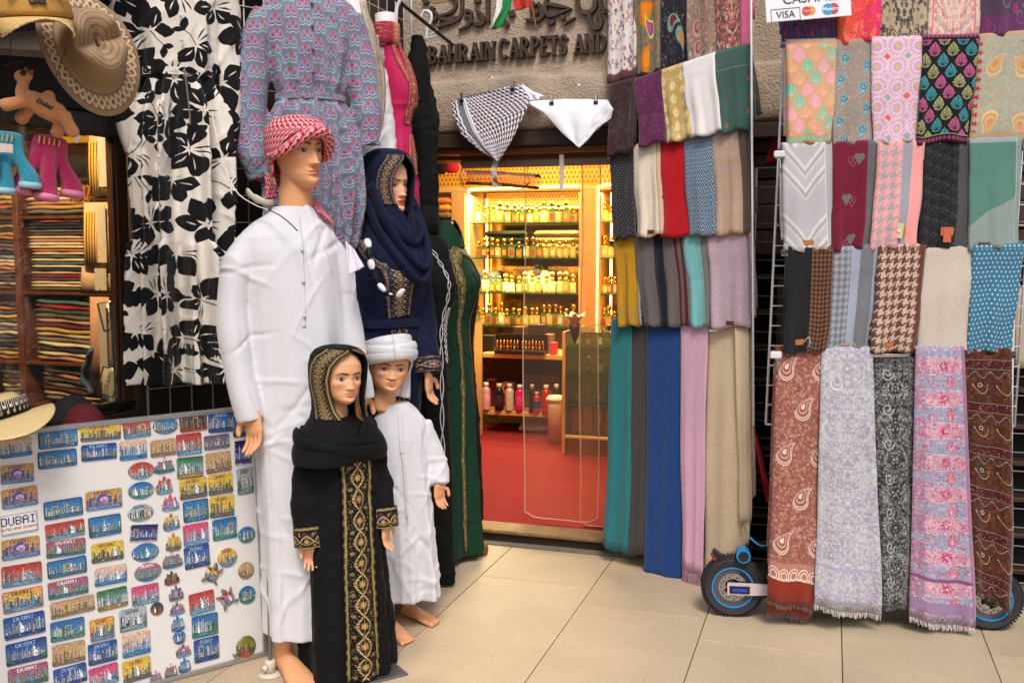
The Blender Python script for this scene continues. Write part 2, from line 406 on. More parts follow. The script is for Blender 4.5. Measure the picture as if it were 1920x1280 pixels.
@fab
def gray_maroon(): return plain((100, 92, 90), 160, 300, .09, [(.55, .66, (84, 16, 32)), (.8, .9, (84, 16, 32))])
@fab
def aqua_gray(): return plain((116, 178, 178), 160, 300, .03, [(.68, 1, (112, 110, 108))])
@fab
def mauve(): return plain((184, 160, 170), amt=.05)
@fab
def teal(): return plain((38, 112, 116), amt=.06)
@fab
def charcoal(): return plain((66, 60, 58), amt=.08)
@fab
def blue(): return plain((24, 62, 122), amt=.05)
@fab
def pink(): return plain((206, 162, 184), amt=.03)
@fab
def beige(): return plain((206, 184, 154), amt=.03)
@fab
def purple_stripe():
    cv = Cv(180, 200, (86, 56, 100))
    for i in range(14): cv.rect(i*13, 0, i*13+4, 200, [(50, 40, 90), (140, 60, 80), (60, 60, 110)][i % 3], .8)
    ornate(cv, [(150, 90, 80), (70, 60, 120), (60, 36, 70)], 11, 31, dens=.8); return cv.grain(.05).a
@fab
def orange_pink():
    cv = Cv(160, 200, (226, 60, 96)); x = np.linspace(0, 1, 160)[None, :, None]
    cv.a = np.array(S((224, 100, 40)))*(1-x)+np.array(S((226, 40, 120)))*x+np.zeros((200, 160, 1)); ornate(cv, [(236, 120, 90), (206, 60, 60)], 16, 33, y0=110, dens=1.2); return cv.grain(.03).a
@fab
def black_cream():
    cv = Cv(160, 200, (40, 42, 52)); ornate(cv, [(120, 118, 116), (80, 80, 84), (26, 28, 40)], 12, 34, y1=120, dens=1.1); cv.rect(0, 118, 160, 200, (176, 160, 132)); ornate(cv, [(80, 70, 66), (60, 56, 60)], 15, 35, y0=120, dens=1.1); cv.rect(70, 0, 160, 112, (20, 24, 40)); return cv.grain(.04).a
@fab
def cream_pink_ornate():
    cv = Cv(160, 200, (216, 186, 166)); ornate(cv, [(206, 130, 130), (224, 206, 186), (190, 110, 120), (176, 170, 176)], 12, 36, dens=1.6)
    for x in (12, 140): cv.rect(x, 0, x+5, 200, (206, 120, 120))
    return cv.grain(.03).a
@fab
def plum_scroll():
    cv = Cv(180, 200, (74, 56, 76)); 
    for k in range(7): curl(cv, 30+(k*53) % 150, 20+k*28, 22, (120, 100, 130), 3, 1.3, k, 1)
    for k in range(6): flower(cv, 20+(k*67) % 160, 26+k*30, 11, 6, (150, 50, 100), (90, 40, 80))
    cv.rect(0, 160, 180, 200, (110, 40, 90), .6); return cv.grain(.04).a
def leaf(cv, x, y, s, c, c2):
    cv.poly([(x, y-s*1.3), (x+s*.5, y-s*.7), (x+s*.85, y), (x+s*.6, y+s*.6), (x, y+s*.9), (x-s*.6, y+s*.6), (x-s*.85, y), (x-s*.5, y-s*.7)], c)
    for k in range(-3, 4):
        a = k*.42; cv.line([(x, y+s*.6), (x+math.sin(a)*s*1.0, y+s*.5-math.cos(a)*s*1.1)], max(1, s*.07), c2)
    cv.line([(x, y+s*.9), (x, y-s)], max(1, s*.1), c2)
@fab
def peach_leaves():
    cv = Cv(180, 380, (206, 160, 122)); cs = [(222, 158, 170), (214, 160, 116), (110, 192, 154)]
    for j in range(9):
        for i in range(4): x = i*60-(j % 2)*30+15; y = j*44; leaf(cv, x, y, 26, cs[(i+j*2) % 3], jit((230, 180, 160), 12))
    cv.rect(0, 340, 180, 380, (190, 150, 116)); 
    for i in range(12): cv.ell(8+i*16, 358, 7, 9, (120, 186, 150))
    return cv.grain(.04).a
@fab
def blue_paisley():
    cv = Cv(150, 380, (150, 136, 126)); ornate(cv, [(176, 160, 140), (110, 130, 136), (170, 120, 116)], 8, 41, dens=1.4, mirror=False)
    for j in range(5):
        for i in range(2):
            x = 40+i*86+(j % 2)*-14; y = 50+j*78+(i*30)
            cv.poly(pais(x, y, 40, 2.9, 1), (186, 170, 146)); cv.poly(pais(x, y, 34, 2.9, 1), (60, 70, 80)); cv.poly(pais(x, y, 30, 2.9, 1), (120, 178, 190)); curl(cv, x, y, 14, (40, 60, 70), 3, 1.2)
            for k in range(10): a = k*.63; cv.line([(x+8*math.cos(a), y+8*math.sin(a)), (x+17*math.cos(a), y+17*math.sin(a))], 1.2, (70, 130, 146))
    return cv.grain(.04).a
@fab
def pink_mandala():
    cv = Cv(190, 380, (214, 184, 196))
    for j in range(6):
        for i in range(3):
            x = 20+i*75; y = 20+j*75
            for r_, c in ((34, (200, 160, 184)), (26, (222, 194, 204)), (18, (196, 156, 190))): flower(cv, x, y, r_, 12, c)
            cv.ell(x, y, 9, 9, (206, 184, 110))
            xx, yy = x+37, y+37; cv.poly([(xx, yy-14), (xx+12, yy), (xx, yy+14), (xx-12, yy)], (214, 100, 84) if (i+j) % 3 == 0 else (190, 170, 190) if j % 2 else (140, 164, 156))
            cv.line([(x+37, y), (x+75, y+37), (x+37, y+75), (x, y+37), (x+37, y)], 1.6, (236, 224, 226))
    return cv.grain(.03).a
@fab
def black_leaf():
    cv = Cv(190, 380, (16, 16, 18)); cs = [(176, 84, 124), (58, 136, 142), (150, 148, 100)]
    for j in range(10):
        for i in range(4): leaf(cv, i*62-(j % 2)*31+10, j*40, 25, cs[(i*2+j) % 3], (26, 24, 28))
    cv.rect(0, 350, 190, 353, (150, 150, 90)); cv.rect(0, 353, 190, 380, (20, 14, 20))
    for i in range(14): cv.ell(6+i*14, 367, 6, 8, (150, 50, 100))
    return cv.grain(.04).a
@fab
def sage_paisley():
    cv = Cv(190, 380, (164, 162, 142)); ornate(cv, [(186, 150, 110), (140, 158, 156), (176, 176, 150)], 11, 44, dens=1.3)
    for x, y, r, f in ((60, 110, .1, 1), (60, 290, 2.9, 1), (160, 120, -.1, -1), (160, 300, 3.2, -1)): paisley(cv, x, y, 56, [(214, 180, 130), (190, 150, 104), (206, 168, 120), (200, 140, 90)], r, f)
    for k in range(12): flower(cv, 10, 20+k*32, 10, 5, (190, 40, 40), (150, 30, 30))
    cv.rect(0, 340, 190, 380, (176, 146, 118)); return cv.grain(.04).a
@fab
def gray_chevron():
    w, h = 190, 380; y, x = np.mgrid[0:h, 0:w]; a = np.empty((h, w, 3)); a[:] = S((178, 176, 178)); z = y-np.abs(x-84)*-1.15
    z = y+np.abs(x-84)*1.15
    for k0 in (70, 150, 330, 410): 
        for d, c in ((0, (208, 204, 196)), (22, (150, 148, 158)), (34, (196, 190, 182))): m = (z > k0+d) & (z < k0+d+(14 if d != 22 else 7)); a[m] = S(c)
    a[:, 160:163] = S((214, 212, 210)); a[:, 163:] = S((168, 168, 170)); a *= 1+rng.normal(0, .035, (h, w, 1)); return a
@fab
def maroon_hearts():
    cv = Cv(180, 380, (108, 18, 44))
    for x, y, f in ((110, 46, 1), (60, 190, -1), (90, 340, 1), (110, 240, 0)):
        if f == 0: continue
        X = x; cv.ell(X-9, y-6, 12, 11, (104, 98, 100)); cv.ell(X+9, y-6, 12, 11, (104, 98, 100)); cv.poly([(X-20, y-2), (X+20, y-2), (X, y+26)], (104, 98, 100))
        X = x-26*f; cv.ell(X-8, y+6, 11, 10, (140, 100, 110), 0, 1, .14); cv.ell(X+8, y+6, 11, 10, (140, 100, 110), 0, 1, .14); cv.line([(X-18, y+8), (X, y+32), (X+18, y+8)], 2, (140, 100, 110))
    cv.rect(140, 0, 180, 380, (96, 92, 94)); return cv.heather(.06).a
@fab
def pink_hound():
    w, h = 190, 380; a = hound(w, h, (226, 160, 156), (168, 154, 160), 5)
    a[:, 100:140] = S((152, 152, 160)); a[:, 140:] = S((232, 156, 152)); a *= 1+rng.normal(0, .04, (h, w, 1)); return a
@fab
def black_geo():
    cv = Cv(180, 380, (24, 24, 26))
    for k in range(-6, 14):
        for o_, c in ((0, (84, 84, 86)), (8, (84, 84, 86))): cv.line([(-20, k*48+o_), (150, k*48-170+o_)], 1.4, c)
        for i in range(5):
            x = 10+i*34; y = k*48-x+20; cv.line([(x, y), (x+18, y+20), (x+18, y+8), (x+32, y+22)], 1.4, (92, 92, 94)); cv.line([(x, y+14), (x+14, y+30)], 1.4, (80, 80, 84))
    cv.rect(134, 0, 180, 380, (74, 72, 74)); return cv.heather(.07).a
@fab
def green_diag():
    cv = Cv(180, 380, (84, 126, 112)); cv.poly([(0, 290), (180, 180), (180, 380), (0, 380)], (136, 150, 144)); cv.rect(160, 0, 163, 380, (160, 170, 166)); cv.rect(163, 0, 180, 380, (130, 146, 140)); return cv.heather(.05).a
@fab
def black_brown_hound():
    w, h = 180, 360; a = hound(w, h, (122, 80, 50), (30, 24, 24), 2); a[:, :96] = S((24, 24, 26)); a *= 1+rng.normal(0, .05, (h, w, 1)); return a
@fab
def gray_hound():
    w, h = 190, 360; a = hound(w, h, (104, 106, 112), (150, 154, 160), 3); a[:, 76:112] = S((150, 158, 172)); a[:, 112:164] = S((110, 112, 116)); a[:, 164:] = S((146, 156, 168)); a *= 1+rng.normal(0, .05, (h, w, 1)); return a
@fab
def brown_hound():
    w, h = 190, 360; a = hound(w, h, (92, 62, 52), (196, 166, 146), 4); a[:, 168:] = S((96, 50, 30)); a *= 1+rng.normal(0, .04, (h, w, 1)); return a
@fab
def beige_diamond():
    w, h = 190, 360; y, x = np.mgrid[0:h, 0:w]; d = np.abs((x % 32)-16)/16+np.abs((y % 32)-16)/16; k = (d*3.5).astype(int) % 2
    a = np.where(k[..., None] > 0, np.array(S((178, 164, 150))), np.array(S((206, 196, 182)))); a *= 1+rng.normal(0, .04, (h, w, 1)); return a
@fab
def blue_drops():
    cv = Cv(190, 360, (62, 112, 138))
    for j in range(24):
        for i in range(12):
            x = i*17+(j % 2)*8; y = j*16; cv.ell(x, y, 2.6, 4.4, (176, 208, 220)); cv.line([(x-8, y+8), (x, y+3), (x+8, y+8)], 1.2, (34, 74, 100))
    return cv.grain(.05).a
@fab
def rust_paisley():
    cv = Cv(200, 960, (144, 88, 74)); ornate(cv, [(180, 130, 114), (122, 66, 58), (162, 110, 96), (190, 150, 134)], 13, 51, dens=2.2, mirror=False)
    W_ = (224, 204, 190)
    for k, y in enumerate((40, 190, 360, 530, 700)):
        for x in ((120,) if k % 2 else (46, 190)):
            for s0, c in ((64, W_), (59, (156, 98, 84)), (54, W_), (49, (150, 92, 80)), (34, W_), (30, (150, 88, 76)), (16, W_)): cv.poly(pais(x, y+36-(64-s0)*.4, s0, .12, 1), c)
    cv.rect(0, 800, 200, 865, (176, 120, 104)); 
    for i in range(5): 
        for r_, c in ((30, W_), (25, (166, 100, 84)), (19, W_), (13, (170, 110, 90))): cv.ell(20+i*42, 850, r_*.75, r_, c)
    cv.rect(0, 868, 200, 960, (132, 44, 20)); 
    for i in range(25): cv.ell(4+i*8, 862, 3, 4, W_)
    return cv.grain(.04).a
@fab
def lavender_ornate():
    cv = Cv(200, 960, (172, 166, 178)); ornate(cv, [(190, 190, 188), (156, 146, 168), (164, 172, 166), (178, 178, 186), (146, 138, 160)], 12, 53, dens=2.4)
    for k in range(7):
        y = 60+k*130; 
        for r_, c in ((60, (196, 198, 192)), (48, (174, 180, 174)), (30, (186, 180, 196))): cv.ell(100+(60 if k % 2 else -60), y, r_*.7, r_, c, 0, .6)
        curl(cv, 100+(50 if k % 2 else -50), y, 22, (168, 166, 190), 4, 1.2)
    ornate(cv, [(200, 200, 198), (150, 142, 164)], 9, 54, dens=1.1)
    for k in range(6): paisley(cv, 60+80*(k % 2), 120+k*130, 44, [(206, 206, 202), (160, 152, 172), (192, 194, 190), (150, 150, 160)], .2, 1 if k % 2 else -1); cv.rect(0, 800, 200, 812, (170, 158, 184)); cv.rect(0, 900, 200, 908, (176, 164, 190)); return cv.grain(.05).a
@fab
def black_gray_ornate():
    cv = Cv(180, 960, (44, 44, 46)); ornate(cv, [(150, 150, 148), (96, 96, 96), (30, 30, 32), (120, 120, 118)], 11, 57, dens=2.6)
    for k in range(7): curl(cv, 60, 80+k*128, 26, (176, 176, 172), 4, 1.3); cv.ell(90, 140+k*128, 26, 34, (28, 28, 30), 0, .6); ornate(cv, [(170, 170, 168), (60, 60, 60)], 9, 60+k, y0=110+k*128, y1=170+k*128, dens=1.)
    cv.rect(140, 0, 146, 960, (90, 90, 90)); return cv.grain(.1).a
@fab
def pink_blue_ornate():
    cv = Cv(190, 960, (140, 154, 178)); 
    for k in range(8):
        y = 50+k*112; cv.poly([(60, y-26), (150, y-24), (178, y-14), (190, y), (178, y+14), (150, y+24), (60, y+26)], (204, 142, 160)); cv.ell(60, y, 24, 26, (214, 160, 172)); cv.line([(0, y-34), (60, y-30), (150, y-27), (180, y-16), (190, y)], 2.4, (228, 200, 206)); cv.line([(0, y+34), (60, y+30), (150, y+27), (180, y+16), (190, y)], 2.4, (228, 200, 206))
        leaf(cv, 130, y+56, 22, (190, 70, 104), (226, 180, 190)); flower(cv, 110, y, 18, 8, (180, 50, 80), (226, 180, 190)); cv.rect(0, y-40, 40, y+40, (170, 96, 130), .6)
    ornate(cv, [(206, 176, 182), (164, 80, 104), (130, 142, 164), (184, 124, 142)], 10, 61, dens=1.4)
    cv.rect(0, 800, 190, 812, (120, 80, 116)); cv.rect(0, 885, 190, 925, (146, 120, 150)); cv.rect(176, 0, 190, 960, (150, 86, 126), .7); return cv.grain(.05).a
@fab
def brown_beaded():
    cv = Cv(180, 960, (72, 36, 20)); ornate(cv, [(92, 48, 24), (46, 22, 18), (108, 56, 26), (38, 18, 18)], 15, 66, dens=1.5)
    for k in range(6):
        y = 30+k*165; cv.rect(0, y, 180, y+34, (66, 16, 20))
        for yy in (y, y+34): 
            for i in range(36): cv.ell(i*5, yy, 1.5, 1.5, (222, 206, 176))
        for j in range(30): cv.ell(rng.uniform(0, 180), rng.uniform(y+4, y+30), 1.4, 1.4, (200, 150, 140))
        for q in range(2):
            for i in range(40): a = i*.157; cv.ell(60+q*90+math.cos(a)*28, y+95+math.sin(a)*42*math.cos(a*.5), 1.6, 1.6, (214, 190, 150))
        for i in range(40): cv.ell(i*4.5, y+56+12*math.sin(i*.5), 1.5, 1.5, (190, 200, 200))
        for i in range(8): a = i*.785; cv.ell(60+math.cos(a)*7, y+95+math.sin(a)*7, 1.8, 1.8, (190, 216, 220))
    return cv.grain(.06).a
def kufi(c, w=256, h=256, q=5, bg=(226, 216, 220)):
    """interlocked check of the shemagh: woven blocks joined by short diagonals"""
    y, x = np.mgrid[0:h, 0:w]; P = 4*q; X = (x+(y//P % 2)*P//2) % P; Y = y % P
    k = ((X < 2.6*q) & (Y < 1.7*q)) | ((np.abs(X-Y*.9-q*.4) < q*.55)) | ((X > 2.2*q) & (X < 3.1*q) & (Y > 1.5*q) & (Y < 3.3*q))
    return np.where(k[..., None], np.array(S(c)), np.array(S(bg)))
def kufi_black():
    a = kufi((34, 34, 44), 512, 512, 7); cv = Cv(512, 512, (0, 0, 0)); cv.a = a
    for x0, x1, c in ((28, 34, (40, 40, 50)), (40, 48, (226, 226, 230)), (52, 96, (110, 112, 120)), (96, 104, (226, 226, 230)), (104, 108, (50, 50, 58)), (108, 124, (226, 226, 230))): cv.rect(x0, 0, x1, 512, c)
    return cv.a
def floral_bw():
    cv = Cv(700, 1500, (228, 220, 208)); r = np.random.default_rng(5); K = (16, 15, 17); B = (228, 220, 208)
    def petal(x, y, l, w, a, cur=0.):
        t = np.linspace(0, 1, 10); s = w*np.sin(np.pi*t**1.15)*(1+.06*r.normal(size=10)); cx = t*l; cy = cur*l*t*t; P = np.c_[np.r_[cx, cx[::-1]], np.r_[cy+s, (cy-s)[::-1]]]
        c, q = math.cos(a), math.sin(a); return np.c_[x+P[:, 0]*c-P[:, 1]*q, y+P[:, 0]*q+P[:, 1]*c]
    j = 0
    for yy in range(20, 1520, 118):
        j += 1
        for xx in range(-30+(j % 2)*71, 740, 142):
            x = xx+r.uniform(-24, 24); y = yy+r.uniform(-22, 22); n = r.integers(3, 6); a0 = r.uniform(0, 6.28)
            for k in range(n):
                a = a0+k*1.0+r.uniform(-.15, .15); l = r.uniform(52, 88); cu = r.uniform(-.25, .25); cv.poly(petal(x+8*math.cos(a), y+8*math.sin(a), l, l*.34, a, cu), K)
                if r.random() < .5: cv.poly(petal(x+math.cos(a)*l*.3, y+math.sin(a)*l*.3, l*.5, 2.2, a+.08, cu), B)
            if r.random() < .7:
                a = a0+3.9; bx, by = x+math.cos(a)*52, y+math.sin(a)*52; cv.line([(x, y), (x+math.cos(a+.15)*28, y+math.sin(a+.15)*28), (bx, by)], 2.6, K); cv.poly(petal(bx, by, 40, 12, a+.6, .2), K); cv.poly(petal(bx, by, 32, 9, a-.5, -.2), K)
            for q in range(2): a = a0+5.0+q*.4; cv.poly(petal(x+math.cos(a)*14, y+math.sin(a)*14, 44, 2.4, a, .15), K)
    return cv.grain(.01).a
def paisley_dress():
    """ogee repeat of mirrored paisleys in teal, mauve and rose with fine pale outlines"""
    cw, ch = 128, 150; cv = Cv(cw*4, ch*6, (112, 118, 136)); W_ = (190, 198, 206); r = np.random.default_rng(3)
    for j in range(-1, 14):
        for i in range(-1, 10):
            x = i*60+(j % 3)*5; y = j*70+(i % 2)*35+r.uniform(-3, 3); t = (i+2*j) % 3 != 0; c1, c2 = ((74, 134, 150), (186, 84, 112)) if t else ((130, 80, 118), (110, 130, 168))
            if (i*7+j*3) % 4 == 0: c1, c2 = (110, 94, 136), (176, 100, 130)
            for s in (-1, 1):
                for q, c in ((33, W_), (30, c1), (20, W_), (17, c2), (9, c1)): cv.poly(pais(x+s*13, y+14-(33-q)*.4, q, .45*s, -s), c)
                cv.line([(x, y+24), (x+s*12, y+34), (x+s*29, y+31)], 1.3, W_); curl(cv, x+s*30, y+4, 6, (160, 110, 144), 1.3, 1.1, 0, s)
            cv.ell(x, y-12, 6, 12, (196, 92, 110)); cv.ell(x, y-12, 3, 7, (150, 60, 96)); cv.ell(x, y+16, 3, 7, (84, 140, 154)); cv.ell(x+30, y-14, 3.5, 6, (150, 100, 136))
    return cv.grain(.04).a
def embroid(w, h, bg, g1=(168, 134, 78), g2=(214, 166, 116), g3=(134, 134, 86), seed=1, period=150, center=True):
    """gold-thread interlaced scrolls down a band, leaf sprays along both edges"""
    cv = Cv(w, h, bg); c = w/2; A = w*.17; r = np.random.default_rng(seed)
    for y in range(0, h, 7):
        for k in range(9): cv.ell(c+r.uniform(-.34, .34)*w, y+r.uniform(0, 7), r.uniform(1, 3.2), r.uniform(.8, 1.8), (g1, g3, g2, g3)[k % 4], r.uniform(0, 3), .8)
    n = int(h/(w*.15))+2
    for k in range(n):
        y = k*w*.15
        for sx in (-1, 1):
            X = c+sx*w*.35; L_ = w*(.10 if k % 2 else .14)
            for q in (-1.1, -.6, -.1, .4, .9): cv.ell(X+sx*math.cos(q)*L_*.6, y+math.sin(q)*L_*.6, L_*.42, w*.016, g3 if k % 2 else g1, sx*q)
    for ph in (0, math.pi):
        P = [(c+A*math.sin(y/period*6.28+ph), y) for y in range(0, h, 4)]; cv.line(P, w*.085, tuple(np.array(bg)*.6)); cv.line(P, w*.012, g3)
        for k, (x, y) in enumerate(P):
            d = math.cos(y/period*6.28+ph); col = (g2, (232, 204, 168), g1)[k % 3]; cv.line([(x-w*.035, y-2*d), (x+w*.035, y+2*d)], 2.1, col)
    for k in range(int(h/(period/2))+1):
        y = k*period/2+period/4*0; flower(cv, c, y+period*.25, w*.10, 8, g1, g2)
        for s in (-1, 1): curl(cv, c+s*w*.24, y, w*.055, g2, 1.8, 1.2, 0, s)
    if center: cv.rect(c-1, 0, c+1, h, (190, 170, 90), .7)
    return cv.grain(.10, seed).a
def skyline(seed, w=112, h=80, sky=((40, 120, 200), (170, 210, 230)), b=((70, 100, 150), (200, 210, 220)), water=(30, 120, 170), sun=None, edge=None, wheel=False, txt=None, tcol=(30, 40, 90), shape='rect'):
    r = np.random.default_rng(seed); cv = Cv(w, h, (0, 0, 0)); t = np.linspace(0, 1, h)[:, None, None]; cv.a[:] = np.array(S(sky[0]))*(1-t)+np.array(S(sky[1]))*t
    hz = h*.78
    if sun: cv.ell(w*r.uniform(.4, .7), hz-h*.22, h*.2, h*.2, sun)
    if wheel: cv.ell(w*.5, hz-h*.28, h*.3, h*.3, (60, 70, 190), 0, 1, .5); cv.ell(w*.5, hz-h*.28, h*.16, h*.16, (220, 150, 220))
    cv.rect(0, hz, w, h, water)
    x = 3.
    while x < w-4:
        bw = r.uniform(3, 8); bh = h*r.uniform(.12, .5); k = r.random(); c = tuple(np.array(b[0])*(1-k)+np.array(b[1])*k)
        q = r.integers(4)
        cv.rect(x, hz-bh, x+bw, hz, c); cv.rect(x, hz-bh, x+bw*.35, hz, tuple(np.array(c)*.6))
        if q == 0: cv.poly([(x, hz-bh), (x+bw/2, hz-bh-h*.16), (x+bw, hz-bh)], c)
        x += bw+r.uniform(-.5, 2.5)
    cx = w*r.uniform(.2, .8)
    m = r.integers(3)
    if m == 0: cv.poly([(cx-5, hz), (cx-1.5, h*.35), (cx, h*.08), (cx+1.5, h*.35), (cx+5, hz)], b[1])
    elif m == 1: cv.poly([(cx, hz), (cx, h*.2), (cx+14, hz-h*.22), (cx+12, hz)], (226, 232, 238)); cv.line([(cx, hz), (cx, h*.2)], 2, (90, 110, 140))
    else: cv.line([(cx-9, hz), (cx-9, h*.3), (cx+9, h*.3), (cx+9, hz)], 3.5, (200, 160, 60))
    for k in range(70): x_, y_ = r.uniform(0, w), h*r.uniform(.3, .98); cv.ell(x_, y_, r.uniform(.8, 3), r.uniform(.8, 2.4), tuple(np.clip(np.array(b[k % 2])*r.uniform(.5, 1.25), 0, 255)) if k % 3 else jit((150, 110, 90), 60), r.uniform(0, 3), .8)
    for k in range(8): cv.line([(r.uniform(0, w), hz+r.uniform(2, h*.2)), (r.uniform(0, w), hz+r.uniform(2, h*.2))], 1, tuple(np.clip(np.array(water)*1.5, 0, 255)))
    if r.random() < .4: cv.ell(w*.1, hz, 9, 6, (40, 110, 60)); cv.ell(w*.92, hz, 8, 7, (60, 130, 60))
    if txt: btext(cv, txt, w*.5, h*.14, h*.17, tcol)
    if edge is not None: 
        for q in ((0, 0, w, 3), (0, h-3, w, h), (0, 0, 3, h), (w-3, 0, w, h)): cv.rect(*q, edge)
    g_ = cv.a.mean(2, keepdims=True); return (g_+(cv.a-g_)*.7)*1.0*(1+.09*np.kron(r.normal(0, 1, (h//4+1, w//4+1)), np.ones((4, 4)))[:h, :w, None])+r.normal(0, .025, (h, w, 1))
FONT = {'A': '0E11111F111111', 'B': '1E11111E11111E', 'C': '0E11101010110E', 'D': '1E11111111111E', 'E': '1F10101E10101F', 'I': '0E04040404040E', 'M': '111B1515111111', 'N': '11191513111111', 'R': '1E11111E141211', 'S': '0F10100E01011E', 'T': '1F040404040404', 'U': '1111111111110E', 'V': '11111111110A04', 'u': '0000111111110D'[:14], 'b': '10101E1111111E', 'a': '00000E010F110F', 'i': '0400060404040E', ' ': '00000000000000', 'H': '1111111F111111'}
def btext(cv, s, cx, cy, hh, c):
    px = hh/7; x0 = cx-len(s)*3*px
    for k, chh in enumerate(s):
        bits = FONT.get(chh, FONT['A'])
        for r_ in range(7):
            v = int(bits[r_*2:r_*2+2], 16)
            for q in range(5):
                if v & (16 >> q): cv.rect(x0+(k*6+q)*px, cy-hh/2+r_*px, x0+(k*6+q+1)*px+.6, cy-hh/2+(r_+1)*px+.6, c)
FMAT = {}
def fabric(name, arr=None, rough=.85, sheen=.25, weave=.35, vary=.06):
    if name in FMAT: return FMAT[name]
    a = arr if arr is not None else FAB[name]()
    m = mat('cloth_'+name, img=image('design_'+name, a), rough=rough, sheen=sheen, weave=weave, spec=.2, vary=vary, vscale=3.)
    FMAT[name] = m; return m
# ============================================================ SETTING
YF = 4.45            # front of the shop threshold and stucco wall
STONE = mat('terrazzo_tile', (196, 176, 146), .55, vary=.17, vscale=1.7, bump=.25, bscale=420, coord='Object')
def speckle(m, c2, sc=300, lo=.62, amt=1):
    nt = m.node_tree; N = nt.nodes; Lk = nt.links; p = N['Principled BSDF']; s0 = p.inputs['Base Color'].links[0].from_socket
    tc = N.new('ShaderNodeTexCoord'); n = N.new('ShaderNodeTexNoise'); n.inputs['Scale'].default_value = sc; n.inputs['Detail'].default_value = 2; Lk.new(tc.outputs['Object'], n.inputs[0])
    mr = N.new('ShaderNodeMapRange'); mr.inputs[1].default_value = lo; mr.inputs[2].default_value = lo+.06; mr.inputs[4].default_value = amt; Lk.new(n.outputs[0], mr.inputs[0])
    mx = N.new('ShaderNodeMix'); mx.data_type = 'RGBA'; Lk.new(mr.outputs[0], mx.inputs[0]); Lk.new(s0, mx.inputs[6]); mx.inputs[7].default_value = L(c2)+(1,); Lk.new(mx.outputs[2], p.inputs['Base Color'])
speckle(STONE, (226, 206, 178), 150, .60, .55); speckle(STONE, (140, 116, 88), 210, .60, .5); speckle(STONE, (150, 126, 98), 1.3, .62, .35); speckle(STONE, (112, 92, 72), 26, .73, .6)
GROUT = mat('joint_dirt', (104, 86, 66), .95, vary=.2, vscale=20)
ground = obj('ground', [(-60, -60, -.006), (60, -60, -.006), (60, 60, -.006), (-60, 60, -.006)], [(0, 1, 2, 3)], GROUT, smooth=False); tag(ground, kind='structure')
nt_ = STONE.node_tree; gp_ = nt_.nodes.new('ShaderNodeNewGeometry')
for n_ in nt_.nodes:
    if n_.type == 'TEX_NOISE': nt_.links.new(gp_.outputs['Position'], n_.inputs['Vector'])
p_ = nt_.nodes['Principled BSDF']; s_ = p_.inputs['Base Color'].links[0].from_socket; oi_ = nt_.nodes.new('ShaderNodeObjectInfo'); hs_ = nt_.nodes.new('ShaderNodeHueSaturation'); mr_ = nt_.nodes.new('ShaderNodeMapRange'); mr_.inputs[3].default_value = .9; mr_.inputs[4].default_value = 1.05
nt_.links.new(oi_.outputs['Random'], mr_.inputs[0]); nt_.links.new(mr_.outputs[0], hs_.inputs['Value']); nt_.links.new(s_, hs_.inputs['Color']); nt_.links.new(hs_.outputs[0], p_.inputs['Base Color'])
tile_cache = {}
off = {-1: .571, 0: 0., 1: .78, 2: .56, 3: .25, 4: .74}
for i in range(-3, 7):
    x0 = -1.425+.4995*i; o0 = off.get(i, (i*.37) % 1)*.968
    for k in range(-4, 5):
        ya = 3.0+o0-.968*k if i != -1 else 3.571-.968*k
        yb = ya+.968; ya2, yb2 = max(ya, -1.), min(yb, 4.405)
        if yb2-ya2 < .02: continue
        ln = round(yb2-ya2, 3)
        if ln not in tile_cache:
            b = MB().box((0, 0, -.0202), (.4958, ln-.0032, .04), bev=.0012); t = b.done('paving_tile', STONE, ground); tile_cache[ln] = t
        else: t = obj('paving_tile', 0, 0, 0, ground, data=tile_cache[ln].data)
        t.location = (x0+.25, (ya2+yb2)/2, random.uniform(-.0008, .0008)); t.rotation_euler = (random.uniform(-.0006, .0006), 0, 0)
KERB = mat('kerb_stone', (120, 108, 92), .9, vary=.25, vscale=14, bump=.5, bscale=90)
kb = MB().box((-.3, 4.428, .004), (6, .04, .012)).done('kerb_strip', KERB); tag(kb, kind='structure')
# stucco
STUC = mat('stucco', (174, 155, 134), .95, vary=.14, vscale=9, bump=.6, bscale=95, bdetail=5)
N_ = STUC.node_tree.nodes
for n in N_:
    if n.type == 'BUMP': n.inputs['Distance'].default_value = .02
def stucco_wall(x0, x1):
    nx, prof = 120, [(4.45, 3.3), (4.45, 2.8), (4.45, 2.5), (4.45, 2.232), (4.446, 2.222), (4.432, 2.214), (4.425, 2.2), (4.424, 2.1), (4.426, 2.03), (4.436, 1.99), (4.45, 1.972), (4.5, 1.965), (4.8, 1.965), (4.8, 3.3)]
    G = np.array([[(x0+(x1-x0)*i/nx, y+.004*math.sin(i*.9+j*2.)*(1 if 0 < j < 11 else 0), z+(.006*math.sin(i*.35)+.004*math.sin(i*1.1) if 2 < j < 7 else 0)) for i in range(nx+1)] for j, (y, z) in enumerate(prof)])
    V, F, U = grid(G); return obj('stucco_wall', V, F, STUC)
tag(stucco_wall(-2.2, 2.0), kind='structure')
DW = wood('dark_wood', (48, 29, 21), (78, 50, 37), rough=.45)
DW2 = wood('door_wood', (92, 54, 28), (138, 88, 50), rough=.5, axis=0)
lint = MB().box((-.1, 4.475, 1.932), (3.9, .11, .064), bev=.004).done('door_lintel', wood('lintel_wood', (40, 25, 17), (66, 44, 30), rough=.6, axis=0)); tag(lint, kind='structure')
head = MB().box((-1.35, 4.50, 1.886), (1.3, .08, .022), bev=.003).box((-1.35, 4.66, 1.868), (1.3, .16, .02), bev=.003).done('door_head_frame', DW2); tag(head, kind='structure')
thr = thing('door_threshold', 'worn brown stone step with dark riser in the shop doorway', 'threshold', (0, 0, 0))
